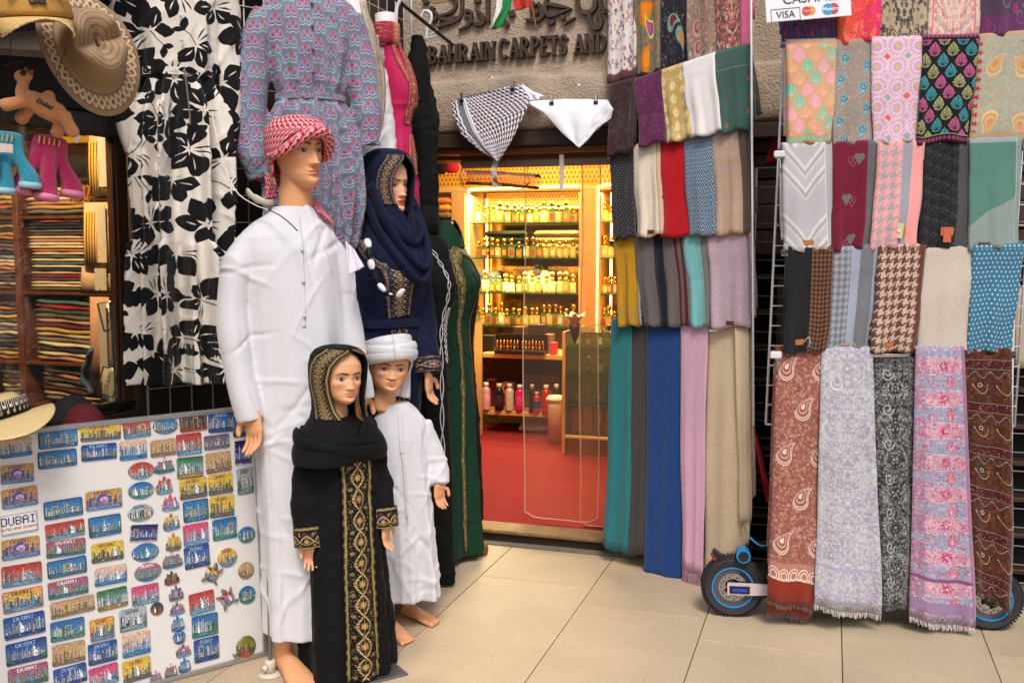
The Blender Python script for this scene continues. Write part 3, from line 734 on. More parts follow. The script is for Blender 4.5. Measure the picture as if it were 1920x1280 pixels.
MB().box((-1.3, 4.52, .055), (1.55, .15, .018), bev=.004).done('tread', mat('worn_tread', (130, 98, 62), .6, vary=.3, vscale=16, bump=.3, bscale=60), thr)
MB().box((-1.3, 4.53, .023), (1.55, .13, .046), bev=.003).done('riser', mat('riser', (46, 32, 24), .7, vary=.5, vscale=20), thr)
CARP = mat('red_carpet', (126, 11, 13), .98, vary=.16, vscale=7, bump=.7, bscale=260)
cp = MB().box((-2.2, 5.95, .034), (3.6, 2.72, .06)).done('carpet_floor', CARP); tag(cp, kind='structure')
INW = mat('inner_wall', (120, 84, 46), .8, vary=.2); INC = mat('inner_ceiling', (150, 120, 84), .8)
for nm, c, d, m in (('shop_back_wall', (-2.2, 7.9, 1.3), (4.2, .1, 2.7), INW), ('shop_left_wall', (-4.15, 6.2, 1.3), (.1, 3.4, 2.7), INW), ('shop_right_wall', (-.35, 6.32, 1.3), (.1, 3.2, 2.7), INW), ('shop_ceiling', (-2.2, 6.2, 2.62), (4.2, 3.5, .08), INC), ('shop_front_wall', (-3.1, 4.60, 1.3), (2.1, .12, 2.7), DW)):
    tag(MB().box(c, d).done(nm, m), kind='structure')
tag(MB().box((-.64, 4.62, 1.3), (.5, .25, 1.1)).box((-.64, 4.62, .4), (.5, .25, .75)).done('door_jamb', DW), kind='structure')
# timber front right of the door, behind the grids
pw = thing('timber_shop_front', 'dark brown timber boarding behind the white grids right of the doorway', 'timber wall', (0, 4.56, 0))
MB().box((.6, .08, .98), (2.5, .04, 1.97)).done('backing', mat('black_backing', (14, 9, 8), .9), pw)
zz = 1.955
plk = None
for k in range(14):
    hgt = .105 if k < 5 else .02
    z = zz-(k*.112+.056) if k < 5 else 1.30-(k-5)*.155
    b = MB().box((0, 0, 0), (2.5, .035 if k < 5 else .12, hgt), bev=.003).done('plank', DW, pw); b.location = (.6, 0 if k < 5 else .04, z)
for x in (-.2, .62, 1.5): MB().box((x, -.02, .65), (.05, .05, 1.3)).done('post', DW, pw)
GLD = mat('dark_glass_jar', (30, 40, 44), .15, spec=.8)
for k in range(12):
    x = -.12+.085*k*(1 if k < 4 else 1.15); z = 1.30-.155*(k % 3+1)+.01
    j = thing('glass_jar', 'small dark glass jar, %s from left of the jars behind the white grids' % 'first second third fourth fifth sixth seventh eighth ninth tenth eleventh twelfth'.split()[k], 'jar', (x-.1, 4.55, z), group='jars behind the grids')
    MB().rev([(.0, 0), (.022, 0), (.024, .06), (.012, .075), (.012, .085)], 10).done('body', GLD, j, smooth=True); MB().rev([(0, .085), (.014, .085), (.014, .1), (0, .1)], 10).done('lid', mat('steel', (170, 170, 170), .3, 1), j, smooth=True)
# dark wall behind the dresses
def wallseg(name, a, b, z0, z1, t, m, kind='structure'):
    a = np.array(a); b = np.array(b); d = b-a; ln = np.linalg.norm(d); d /= ln; n = np.array([-d[1], d[0]])
    c = (a+b)/2+n*t/2; o = MB().box((0, 0, 0), (ln, t, z1-z0)).done(name, m); o.location = (c[0], c[1], (z0+z1)/2); o.rotation_euler = (0, 0, math.atan2(d[1], d[0]))
    if kind: tag(o, kind=kind)
    return o
P0 = np.array([-2.425, 2.975]); P1 = np.array([-1.98, 4.44])
wallseg('side_wall', P0+np.array([.02, .03]), P1, 0, 3.2, .1, mat('umber_wall', (38, 22, 17), .7, vary=.3, vscale=5, bump=.2, bscale=30))
pf = thing('window_frame', 'dark brown window frame of the scarf shop left of the floral dress', 'window frame', (P0[0], P0[1], 0))
MB().box((-.012, -.02, 1.6), (.045, .06, 3.2), bev=.004).done('post', wood('frame_wood', (46, 27, 16), (84, 54, 32), rough=.35), pf)
gdir = np.array([-2.5, 1.7])-P0; gl = np.linalg.norm(gdir); ga = math.atan2(gdir[1], gdir[0])
q = MB().box((gl/2, 0, .865), (gl, .05, .03), bev=.004).done('bottom_rail', mat('black_rail', (24, 20, 18), .4), pf); q.rotation_euler = (0, 0, ga)
q = MB().box((gl/2, 0, 1.848), (gl, .07, .066), bev=.004).done('top_rail', mat('gray_beam', (64, 58, 56), .8, vary=.3, vscale=20, bump=.4, bscale=60), pf); q.rotation_euler = (0, 0, ga)
q = MB().box((gl/2, .01, 2.55), (gl, .07, 1.33), bev=.004).done('fascia', mat('dark_fascia', (26, 18, 15), .7), pf); q.rotation_euler = (0, 0, ga)
q = MB().box((gl/2, 0, .42), (gl, .06, .84), bev=.004).done('lower_panel', mat('dark_panel', (34, 26, 22), .7), pf); q.rotation_euler = (0, 0, ga)
def glassmat(name, a=.12, col=(255, 250, 244), rough=.08, tint=None):
    if name in MATS: return MATS[name]
    m = bpy.data.materials.new(name); m.use_nodes = True; nt = m.node_tree; N = nt.nodes; Lk = nt.links; N.remove(N['Principled BSDF'])
    tr = N.new('ShaderNodeBsdfTransparent'); gl_ = N.new('ShaderNodeBsdfGlossy'); df = N.new('ShaderNodeBsdfDiffuse'); mx = N.new('ShaderNodeMixShader'); mx2 = N.new('ShaderNodeMixShader'); fr = N.new('ShaderNodeFresnel'); fr.inputs[0].default_value = 1.35
    tr.inputs[0].default_value = L(tint or (250, 248, 244))+(1,); gl_.inputs['Roughness'].default_value = rough; df.inputs[0].default_value = L(col)+(1,); mx.inputs[0].default_value = a
    Lk.new(tr.outputs[0], mx.inputs[1]); Lk.new(df.outputs[0], mx.inputs[2]); Lk.new(fr.outputs[0], mx2.inputs[0]); Lk.new(mx.outputs[0], mx2.inputs[1]); Lk.new(gl_.outputs[0], mx2.inputs[2]); Lk.new(mx2.outputs[0], N['Material Output'].inputs[0])
    MATS[name] = m; return m
q = MB().box((gl/2, 0, 1.348), (gl, .006, .934)).done('pane', glassmat('window_glass', .012, rough=.02), pf); q.rotation_euler = (0, 0, ga)
# shop behind the window: enclosure
LW = mat('left_shop_wall', (70, 46, 26), .8, vary=.2)
for nm, c, d in (('scarf_shop_back_wall', (-3.2, 4.05, 1.3), (2.6, .08, 2.6)), ('scarf_shop_left_wall', (-4.4, 2.9, 1.3), (.1, 2.4, 2.6)), ('scarf_shop_ceiling', (-3.3, 2.9, 2.5), (2.3, 2.4, .06)), ('scarf_shop_front_wall', (-3.3, 1.72, 1.3), (2.2, .08, 2.6)), ('scarf_shop_floor', (-3.3, 2.9, .02), (2.2, 2.3, .04))):
    tag(MB().box(c, d).done(nm, LW), kind='structure')
def lamp(name, loc, size, power, col, label, rot=(0, 0, 0)):
    t = thing(name, label, 'ceiling lamp', loc, 0)
    MB().box((0, 0, .012), (size, size*.5, .02), bev=.004).done('housing', mat('lamp_white', (230, 226, 216), .5), t)
    l = bpy.data.lights.new(name, 'AREA'); l.shape = 'RECTANGLE'; l.size = size; l.size_y = size*.5; l.energy = power; l.color = col
    o = bpy.data.objects.new(name+'_light', l); COL.objects.link(o); o.parent = t; o.location = (0, 0, -.01)
lamp('ceiling_lamp', (-2.85, 2.62, 2.3), .5, 42, (1, .74, .42), 'white ceiling lamp over the folded scarves in the left shop')
lamp('ceiling_lamp', (-1.6, 5.5, 2.5), .9, 56, (1, .84, .58), 'white ceiling lamp of the perfume shop above the red carpet')
lamp('ceiling_lamp', (-2.0, 6.75, 2.5), .9, 34, (1, .82, .54), 'white ceiling lamp close in front of the perfume shelves')
lamp('ceiling_lamp', (-1.05, 5.75, 2.5), .5, 26, (1, .84, .56), 'small white ceiling lamp above the glass counter')  # fill lamp added to lift the dark counter
# ============================================================ PERFUME SHOP
YB = 7.2
OAK = wood('oak', (186, 134, 72), (220, 168, 102), scale=2., rough=.4); OAKX = wood('oak_shelf', (196, 144, 82), (226, 178, 112), scale=2., rough=.4, axis=0)
def X(px, py=467, Y=YB): return gy(px, py, Y)[0]
def Z(py, Y=YB, px=980): return gy(px, py, Y)[2]
def lattice_arr():
    cv = Cv(512, 96, (226, 160, 56)); K = (150, 88, 18)
    for i in range(24):
        for j in range(4):
            x = 12+i*21.5+(j % 2)*10.7; y = 14+j*22
            for k in range(6): a = k*1.047; cv.line([(x+9*math.cos(a), y+9*math.sin(a)), (x+9*math.cos(a+1.047)*.55, y+9*math.sin(a+1.047)*.55)], 2.2, K)
            cv.ell(x, y, 4.5, 4.5, K); cv.ell(x+10.7, y+11, 2.5, 3.5, K)
    return cv.a
LAT = mat('fretwork', img=image('fretwork_design', lattice_arr()), rough=.45)
cab = thing('perfume_cabinet', 'tall oak display cabinet with fretwork frieze and lit glass shelves at the back', 'display cabinet', (0, YB, 0))
x0, x1 = X(812), X(1190); zt, zb = Z(312), Z(349)
fb = MB().add([(x0, 0, zb), (x1, 0, zb), (x1, 0, zt), (x0, 0, zt)], [(0, 1, 2, 3)], [(0, 0), (2.1, 0), (2.1, 1), (0, 1)]).done('fretwork_frieze', LAT, cab)
MB().box(((x0+x1)/2, .02, zt+.012), (x1-x0, .06, .024), bev=.003).box(((x0+x1)/2, .02, zb-.02), (x1-x0, .06, .036), bev=.003).box(((x0+x1)/2, .03, (zt+zb)/2), (x1-x0, .05, zt-zb-.004)).done('frieze_frame', OAKX, cab)
xa0, xa1 = X(848), X(874); xb0, xb1 = X(1088), X(1120)
for a_, b_, zl in ((xa0, xa1, .7), (xb0, xb1, .12)): MB().box(((a_+b_)/2, .03, (zb-.04+zl)/2), (b_-a_, .10, zb-.04-zl), bev=.004).done('pillar', OAK, cab)
GREENG = glassmat('shelf_glass', .10, (120, 190, 140), .05, (225, 245, 228))
GEDGE = mat('glass_edge', (40, 92, 60), .15)
MIR = mat('bronze_mirror', (150, 112, 60), .16, metal=.85)
zsh = [Z(417), Z(483), Z(549), Z(611)]
xc = X(1190)
for a_, b_ in ((xa1, xb0), (xb1, xc)):
    MB().box(((a_+b_)/2, .36, (zb+.72)/2), (b_-a_, .02, zb-.75)).done('back_panel', MIR, cab)
    [MB().box((q_, .19, (zb+.72)/2), (.018, .32, zb-.75)).done('side_panel', OAK, cab) for q_ in (a_+.01, b_-.01)]
    MB().add([(a_+.05, .34, zb-.13), (b_-.05, .34, zb-.13), (b_-.05, .34, zb-.03), (a_+.05, .34, zb-.03)], [(0, 1, 2, 3)], [(0, 0), (1.3, 0), (1.3, 1), (0, 1)]).done('inner_fretwork', LAT, cab)
    for z in zsh:
        MB().box(((a_+b_)/2, .17, z-.005), (b_-a_-.05, .33, .007)).done('glass_shelf', GREENG, cab); MB().box(((a_+b_)/2, -.002, z-.005), (b_-a_-.05, .004, .008)).done('shelf_edge', GEDGE, cab)
LED = mat('led_strip', (255, 200, 110), emit=(255, 206, 120), estr=9)
def ledrun(pts, label):
    t = thing('led_strip', label, 'light strip', (0, 0, 0)); b = MB(); b.tube(bez(pts, 60), .0085, 6); b.done('tube', LED, t, smooth=True)
zl = Z(352); e = .012
ledrun([(X(880), YB-.02, Z(604)), (X(880), YB-.02, Z(480)), (X(880), YB-.02, Z(380)), (X(881), YB-.02, Z(360)), (X(886), YB-.02, Z(354)), (X(940), YB-.02, Z(353)), (X(1030), YB-.02, Z(352)), (X(1086), YB-.02, Z(351))], 'warm glowing light strip bent round the left and top of the big shelf bay')
ledrun([(X(913, 467, YB+.3), YB+.3, Z(604, YB+.3)), (X(913, 467, YB+.3), YB+.3, Z(470, YB+.3)), (X(913, 467, YB+.3), YB+.3, Z(372, YB+.3))], 'straight warm glowing light strip behind the left perfume bottles')
ledrun([(X(925, 467, YB+.3), YB+.3, zb-.15), (X(1000, 467, YB+.3), YB+.3, zb-.15), (X(1084, 467, YB+.3), YB+.3, zb-.15)], 'short level light strip under the inner fretwork of the big bay')
ledrun([(X(1122), YB-.02, Z(604)), (X(1122), YB-.02, Z(480)), (X(1122), YB-.02, Z(370)), (X(1124), YB-.02, Z(356)), (X(1130), YB-.02, Z(351)), (X(1160), YB-.02, Z(350))], 'warm glowing light strip bent round the right-hand narrow bay')
ledrun([(X(1146, 467, YB+.1), YB+.1, Z(604)), (X(1146, 467, YB+.1), YB+.1, Z(470)), (X(1146, 467, YB+.1), YB+.1, Z(362))], 'straight warm glowing light strip inside the narrow bay beside the scarves')
for loc, e_, sx in (((X(980), YB+.05, zb-.06), 30, .9), ((X(1140), YB+.05, zb-.06), 5, .3), ((X(980), YB+.02, Z(500)), 18, .8)):
    l = bpy.data.lights.new('led_glow', 'AREA'); l.shape = 'RECTANGLE'; l.size = sx; l.size_y = .06; l.energy = e_; l.color = (1, .79, .42); o = bpy.data.objects.new('led_glow', l); COL.objects.link(o); o.location = loc; o.rotation_euler = (0, 0, 0)
# perfume bottles
GOLD = mat('gold', (222, 164, 50), .22, metal=1.); PALE = mat('pale_gold', (240, 206, 120), .25, metal=.7)
def bottle_protos():
    out = []
    for k, c in enumerate([(236, 190, 70), (216, 140, 50), (236, 214, 120), (190, 110, 40), (240, 200, 90), (170, 160, 80)]):
        jm = mat('perfume_%d' % k, c, .12, spec=.9, trans=.25, vary=.2, vscale=30)
        b = MB().box((0, 0, .036), (.046, .03, .072), bev=.006); bd = b.done('perfume_bottle', jm)
        c_ = MB().rev([(.0, .072), (.013, .072), (.013, .084), (.020, .088), (.009, .094), (.009, .1), (.015, .106), (.019, .116), (.015, .128), (.004, .134), (0, .135)], 10).done('cap', GOLD, bd, smooth=True)
        l_ = MB().box((0, -.0165, .036), (.026, .002, .038)).done('label', mat('label_%d' % k, [(236, 220, 160), (206, 150, 90), (240, 230, 200), (210, 170, 80), (220, 196, 130), (176, 70, 50)][k], .5), bd)
        if k % 2: MB().box((0, 0, .0755), (.047, .031, .006)).done('collar', mat('green_band', (40, 140, 70), .4), bd)
        out.append(bd)
    return out
ORDS = 'first second third fourth fifth sixth seventh eighth ninth tenth eleventh twelfth thirteenth fourteenth fifteenth sixteenth seventeenth'.split()
PB = bottle_protos(); used = set()
shn = ['top', 'second', 'third', 'lowest']
for si, z in enumerate(zsh):
    for bay, (pa, pb, n) in enumerate(((890, 1082, [14, 15, 15, 17][si]), (1128, 1160, 3))):
        for k in range(n):
            if si == 0 and bay == 0 and k == 3: pass
            px = pa+(pb-pa)*(k+.5)/n+random.uniform(-2, 2); y = YB+random.choice([.05, .07, .12]); p = random.randrange(6)
            if p not in used: o = PB[p]; used.add(p)
            else: o = copytree(PB[p])
            s = random.uniform(.92, 1.2); o.location = (X(px, 467, y), y, z-.0012); o.scale = (s, s, s*random.uniform(.95, 1.12)); o.rotation_euler = (0, 0, random.uniform(-.25, .25))
            tag(o, 'gold-capped perfume bottle, %s from left on %s shelf of the %s bay' % (ORDS[k], shn[si], 'wide' if bay == 0 else 'narrow'), 'perfume bottle', 'perfume bottles on the %s shelf, %s bay' % (shn[si], 'wide' if bay == 0 else 'narrow'))
for p in range(6):
    if p not in used: 
        for ch in list(PB[p].children): bpy.data.objects.remove(ch)
        bpy.data.objects.remove(PB[p])
# solid clothes standing in for the reflection in the shelf mirror
def reflection_stack(nm, lab, cx, z0, w, d, cols, y, hh=.05):
    for k, c in enumerate(cols):
        V = []; b = MB().box((0, 0, hh/2), (w*random.uniform(.9, 1), d, hh*.94), bev=hh*.42); o = b.done(nm, mat('wool_%02x%02x%02x' % tuple(c), c, .9, sheen=.3, vary=.1), smooth=True); o.location = (cx+random.uniform(-.01, .01), y, z0+k*hh); o.rotation_euler = (0, 0, random.uniform(-.05, .05))
        tag(o, lab % (['lowest', 'second', 'third', 'fourth', 'fifth'][k]), 'folded cloth', 'cloths standing in for the mirror reflection')
reflection_stack('folded_cloth', 'black folded cloth standing in for a mirror reflection, second shelf, %s of its pile', X(950, 467, YB+.25), zsh[1]+.01, .34, .12, [(30, 26, 26), (46, 40, 44), (24, 24, 34), (56, 44, 30)], YB+.26)
reflection_stack('folded_cloth', 'cream folded cloth standing in for a mirror reflection, second shelf, %s of its pile', X(1045, 467, YB+.25), zsh[1]+.01, .38, .12, [(206, 170, 130), (226, 196, 150), (196, 160, 120), (214, 180, 140)], YB+.26)
reflection_stack('folded_cloth', 'blue-grey folded cloth standing in for a mirror reflection, third shelf, %s of its pile', X(915, 467, YB+.25), zsh[2]+.01, .22, .1, [(90, 104, 116), (70, 84, 96), (110, 120, 130)], YB+.27)
vest = thing('reflected_vest', 'cream sleeveless vest on a black neck form behind the third-shelf bottles', 'display form', (X(1010, 467, YB+.25), YB+.25, zsh[2]+.005))
MB().tube([(0, 0, 0), (0, 0, .08), (0, 0, .13), (0, 0, .165)], [(.12, .03), (.13, .035), (.125, .035), (.06, .03)], 20).done('vest', mat('cream_cotton', (216, 190, 150), .8), vest, smooth=True)
MB().tube([(0, -.005, .12), (0, -.008, .17), (0, -.008, .21)], [.035, .027, .026], 12).done('neck', mat('black_gloss', (16, 14, 14), .3), vest, smooth=True)
V_ = MB().add([(-.045, -.037, .166), (.045, -.037, .166), (0, -.04, .09)], [(0, 1, 2)]).done('neckline', mat('black_gloss', 0), vest)
# lower counter
cnt = thing('lower_shelf_unit', 'low oak shelf unit with spray cans on its floor board below the lit bays', 'shelf unit', (0, YB, 0))
YC = YB-.35
xl, xr = X(905, 800, YC), X(1053, 800, YC)
MB().box(((xl+xr)/2, -.12, Z(668, YC)), (xr-xl, .46, .035), bev=.003).done('shelf', OAKX, cnt)
MB().box(((xl+xr)/2, -.12, Z(776, YC)), (xr-xl, .46, .035), bev=.003).done('shelf', OAKX, cnt)
MB().box(((xl+xr)/2, .02, Z(790, YC)-.02), (xr-xl, .03, .07)).done('plinth', OAKX, cnt)
MB().box(((xl+xr)/2, .13, .5), (xr-xl, .02, .76)).done('back', mat('dark_oak', (70, 36, 18), .6), cnt)
sidec = thing('oak_cabinet', 'plain oak cabinet side standing on the red carpet left of the shelf unit', 'cabinet', (0, 0, 0))
a = gz(876, 838, .065); b = gz(905, 814, .065)
ztop = gy(876, 606, a[1])[2]
d = b-a; ln = np.linalg.norm(d[:2]); n_ = np.array([-d[1], d[0]])/ln
q = MB().box((ln/2, .15, ztop/2+.033), (ln, .3, ztop-.066), bev=.003).done('carcass', OAK, sidec); q.location = (a[0], a[1], 0); q.rotation_euler = (0, 0, math.atan2(d[1], d[0]))
q = MB().box((ln/2, .15, ztop+.004), (ln+.02, .32, .008)).done('glass_top', GREENG, sidec); q.location = (a[0], a[1], 0); q.rotation_euler = (0, 0, math.atan2(d[1], d[0]))
a = gz(1053, 850, .065); ztop = gy(1053, 622, a[1])[2]
gc = thing('glass_counter', 'glass display counter with oak end panel full of small gold boxes', 'display counter', (a[0], a[1], 0))
MB().box((.012, .3, ztop/2+.033), (.024, .6, ztop-.066), bev=.002).done('end_panel', OAK, gc)
MB().box((.5, .3, .12), (.94, .56, .11)).done('plinth', mat('counter_base', (170, 122, 76), .6), gc); MB().box((.5, .28, .185), (.95, .6, .02), bev=.003).done('bottom_shelf', OAKX, gc)
for z in (.40, .60, .78, ztop): MB().box((.5, .28, z), (.95, .58, .007)).done('glass_shelf', GREENG, gc); MB().box((.5, -.013, z), (.95, .004, .008)).done('shelf_edge', GEDGE, gc)
MB().box((.5, .0, .55), (.95, .006, .7)).done('front_pane', glassmat('counter_glass', .03), gc)
MB().box((.5, .56, .5), (.95, .02, .7)).done('back_panel', mat('counter_back', (160, 112, 62), .6), gc)
zfl = [.196, .404, .604, .784]
for lev in range(4):
    for k in range([7, 8, 9, 9][lev]):
        x = a[0]+.08+k*.075; y = a[1]+.12
        if lev == 0:
            for t_ in range(2):
                if k == 0 and t_ == 0:
                    gbx = MB().box((0, 0, .045), (.06, .05, .088), bev=.002).done('perfume_box', mat('brass_box', (206, 140, 66), .35, .6, vary=.5, vscale=60))
                    o = gbx
                else: o = gbx.copy(); COL.objects.link(o)
                o.location = (x, y, .196+t_*.09); tag(o, 'brass-coloured perfume box, %s from left, %s layer in the glass counter' % (ORDS[k], ['lower', 'upper'][t_]), 'perfume box', 'boxes in the glass counter')
        elif k % 3 == lev % 3 or lev == 3 or (k+lev) % 2:
            src = PB[[q for q in used][k % len(used)]]; o = copytree(src); o.location = (x, y, zfl[lev]); s = .8 if lev < 3 else .75; o.scale = (s, s, s)
            tag(o, 'small gold-capped bottle, slot %s from left, %s shelf of the glass counter' % (ORDS[k], ['', 'lower', 'middle', 'upper'][lev]), 'perfume bottle', 'bottles in the glass counter, level %d' % lev)
# spray cans
def can(px, hpx, body, capc, lab, rr=.033, band=None):
    z = Z(776, YC)+.0185; p = gy(px, 776, YC); hgt = hpx/1850*YC*1.02
    t = thing('spray_can', lab, 'spray can', (p[0], YC+random.uniform(0, .03), z))
    MB().rev([(0, 0), (rr, 0), (rr, .01), (rr, hgt*.68), (rr*.9, hgt*.77), (rr*.5, hgt*.85), (rr*.45, hgt*.86)], 16).done('body', mat('can_%s' % lab[:12], body, .3, metal=.2, vary=.1), t, smooth=True)
    MB().rev([(0, hgt*.86), (rr*.6, hgt*.86), (rr*.58, hgt*.99), (rr*.5, hgt), (0, hgt)], 14).done('cap', mat('can_cap_%s' % lab[:12], capc, .4), t, smooth=True)
    if band: MB().rev([(rr*1.01, hgt*.2), (rr*1.015, hgt*.21), (rr*1.015, hgt*.55), (rr*1.01, hgt*.56)], 16).done('printed_band', mat('band_'+lab[:12], band, .4, vary=.4, vscale=60), t, smooth=True)
can(911, 54, (224, 160, 160), (236, 226, 206), 'pink spray can with white cap leftmost on the floor board', band=(230, 170, 176))
can(935, 53, (24, 18, 18), (226, 210, 190), 'black spray can with cream cap beside the leftmost pink can', band=(60, 40, 40))
can(954, 53, (206, 186, 160), (224, 212, 190), 'beige spray can between the black and magenta cans')
can(973, 52, (206, 30, 100), (224, 206, 196), 'magenta spray can with white lettering band', band=(226, 60, 130))
can(997, 54, (30, 28, 30), (200, 190, 180), 'slim black spray can right of the magenta can', .024)
can(1006, 40, (190, 30, 30), (190, 190, 196), 'short red and blue spray can with silver top', .026, band=(40, 60, 130))
can(1023, 54, (176, 14, 20), (220, 206, 190), 'glossy deep red spray can with white cap')
can(1042, 56, (26, 24, 28), (210, 200, 186), 'black spray can tucked behind the white bin', .028)
bin_ = thing('waste_bin', 'white narrow bin with rounded lid right of the red spray can', 'bin', (X(1046, 800, YC-.15), YC-.22, .066))
MB().tube([(0, 0, 0), (0, 0, .25), (0, 0, .3)], [(.05, .05), (.055, .055), (.058, .058)], 16).done('body', mat('bin_white', (216, 190, 160), .5), bin_, smooth=True); MB().rev([(0, .34), (.05, .335), (.066, .315), (.066, .3), (0, .3)], 18).done('lid', mat('bin_lid', (236, 220, 190), .45), bin_, smooth=True)
p = gz(1005, 803, .066); b = MB().box((0, 0, .018), (.24, .17, .036), bev=.012).done('folded_paper_bag', mat('paper_white', (240, 226, 196), .8, vary=.05), smooth=True); b.location = p; b.rotation_euler = (.12, 0, .1); tag(b, 'white folded paper bag lying on the red carpet before the shelf unit', 'paper bag')
# dark boxes and lipstick trays in the lower unit
for k, (px, w, h, c, lab) in enumerate(((925, .10, .11, (110, 14, 18), 'dark red gift box stack block left behind the cans'), (952, .1, .10, (150, 26, 30), 'red gift box under the white box behind the cans'), (1000, .13, .14, (96, 66, 50), 'brown patterned gift box behind the red spray can'), (1030, .13, .14, (110, 74, 54), 'brown patterned gift box near the white bin'))):
    o = MB().box((0, 0, h/2), (w, .1, h), bev=.003).done('gift_box', mat('gift_%d' % k, c, .5, vary=.4, vscale=30)); o.location = (X(px, 740, YC+.2), YC+.22, Z(776, YC)+.018); tag(o, lab, 'gift box')
    o2 = MB().box((0, 0, h*.4), (w*.96, .1, h*.8), bev=.003).done('gift_box', mat('gift_%d' % (k+10), [(90, 10, 14), (224, 200, 160), (80, 56, 44), (90, 60, 46)][k], .5, vary=.3, vscale=30)); o2.location = (X(px, 740, YC+.2), YC+.22, Z(776, YC)+.018+h+.001); tag(o2, ['maroon box on top of the left gift box', 'white box with red emblem on top of the red gift box', 'dark brown box atop the patterned box by the red can', 'dark brown box atop the patterned box by the bin'][k], 'gift box')
    if k == 1: MB().rev([(0, 0), (.022, 0), (.022, .002), (0, .002)], 14, (0, -.0515, h*.4), 1).done('emblem', mat('emblem_red', (190, 20, 20), .5), o2)
for k, (px, n) in enumerate(((953, 7), (1000, 7))):
    t = thing('sample_tray', ['black tray of small gold-tipped vials on the left of the upper board', 'black tray of small gold-tipped vials right of the curtain seam'][k], 'display tray', (X(px, 668, YC), YC, Z(668, YC)+.018))
    MB().box((0, 0, .014), (.19, .09, .028), bev=.002).box((0, .05, .07), (.19, .01, .14)).done('tray', mat('tray_black', (22, 16, 14), .4), t)
    for i in range(n):
        v = MB().rev([(0, .028), (.007, .028), (.007, .06), (.004, .064)], 8, (-.08+i*.026, -.01, 0)).done('vial', mat('vial_%d' % (i % 2), [(190, 60, 30), (206, 160, 60)][i % 2], .2), t, smooth=True); MB().rev([(0, .064), (.008, .064), (.009, .078), (.004, .095), (0, .1)], 8, (-.08+i*.026, -.01, 0)).done('tip', GOLD, v, smooth=True)
for k, (px, w, h, c) in enumerate(((915, .10, .12, (24, 18, 16)), (975, .09, .19, (90, 56, 36)), (1008, .12, .21, (60, 40, 30)), (1028, .07, .14, (140, 110, 80)), (1044, .04, .09, (220, 60, 60)))):
    o = MB().box((0, 0, h/2), (w, .08, h), bev=.003).done('counter_box', mat('cbox_%d' % k, c, .5, vary=.3, vscale=20)); o.location = (X(px, 668, YC+.12), YC+.14-.1*(k == 4), Z(668, YC)+.018); tag(o, ['black box at the left end of the upper board', 'tan carton behind the gold-tipped vials', 'tall dark carton behind the right vial tray', 'beige carton near the right end of the upper board', 'small pink-red packet at the right end of the upper board'][k], 'box')
fl = thing('tissue_flower', 'white tissue bundle in a purple cone hanging beside the glass counter', 'tissue bundle', (X(1078, 610, 6.1), 6.1, gy(1078, 606, 6.1)[2]))
for k in range(9):
    a_ = k*.7; V, F, U = tube(bez([(0, 0, -.02), (.03*math.cos(a_), .03*math.sin(a_), .03), (.075*math.cos(a_), .06*math.sin(a_), .05+.02*(k % 2))], 6), [(.012, .004), (.02, .004), (.024, .004), (.026, .004), (.02, .003), (.006, .002)], 8); obj('tissue', V, F, mat('tissue_white', (240, 222, 190), .8), fl)
MB().rev([(.004, -.13), (.02, -.09), (.035, -.03), (.04, .0)], 12).done('cone', mat('purple_cloth', (84, 50, 66), .8), fl, smooth=True)
# cloth shelf seen left of the cabinet and red cloth above
for k, (py, c) in enumerate(((375, (190, 104, 30)), (388, (216, 140, 40)), (402, (110, 90, 60)), (420, (60, 40, 90)), (440, (150, 96, 40)), (455, (70, 60, 50)))):
    o = MB().box((0, 0, 0), (.22, .3, .052), bev=.02).done('folded_cloth', mat('wool_l%d' % k, c, .9, vary=.2), smooth=True); o.location = (X(832, 400, YB+.1), YB+.1, Z(py)); tag(o, ['rust', 'orange', 'olive', 'violet', 'brown', 'dark grey'][k]+' folded cloth on the shelf left of the oak pillar', 'folded cloth')
o = MB().box((0, 0, 0), (.10, .06, .22), bev=.02).done('hanging_cloth', mat('red_cloth', (200, 30, 30), .8), smooth=True); o.location = (X(848, 300, 6.4), 6.4, Z(290, 6.4)); tag(o, 'bright red cloth hanging high inside left of the curtain roll', 'cloth')
o = MB().box((0, 0, 0), (.14, .06, .24), bev=.03).done('hanging_cloth', mat('dark_cloth', (50, 36, 30), .8), smooth=True); o.location = (X(822, 300, 6.6), 6.6, Z(290, 6.6)); tag(o, 'dark brown cloth hanging high inside beside the red cloth', 'cloth')
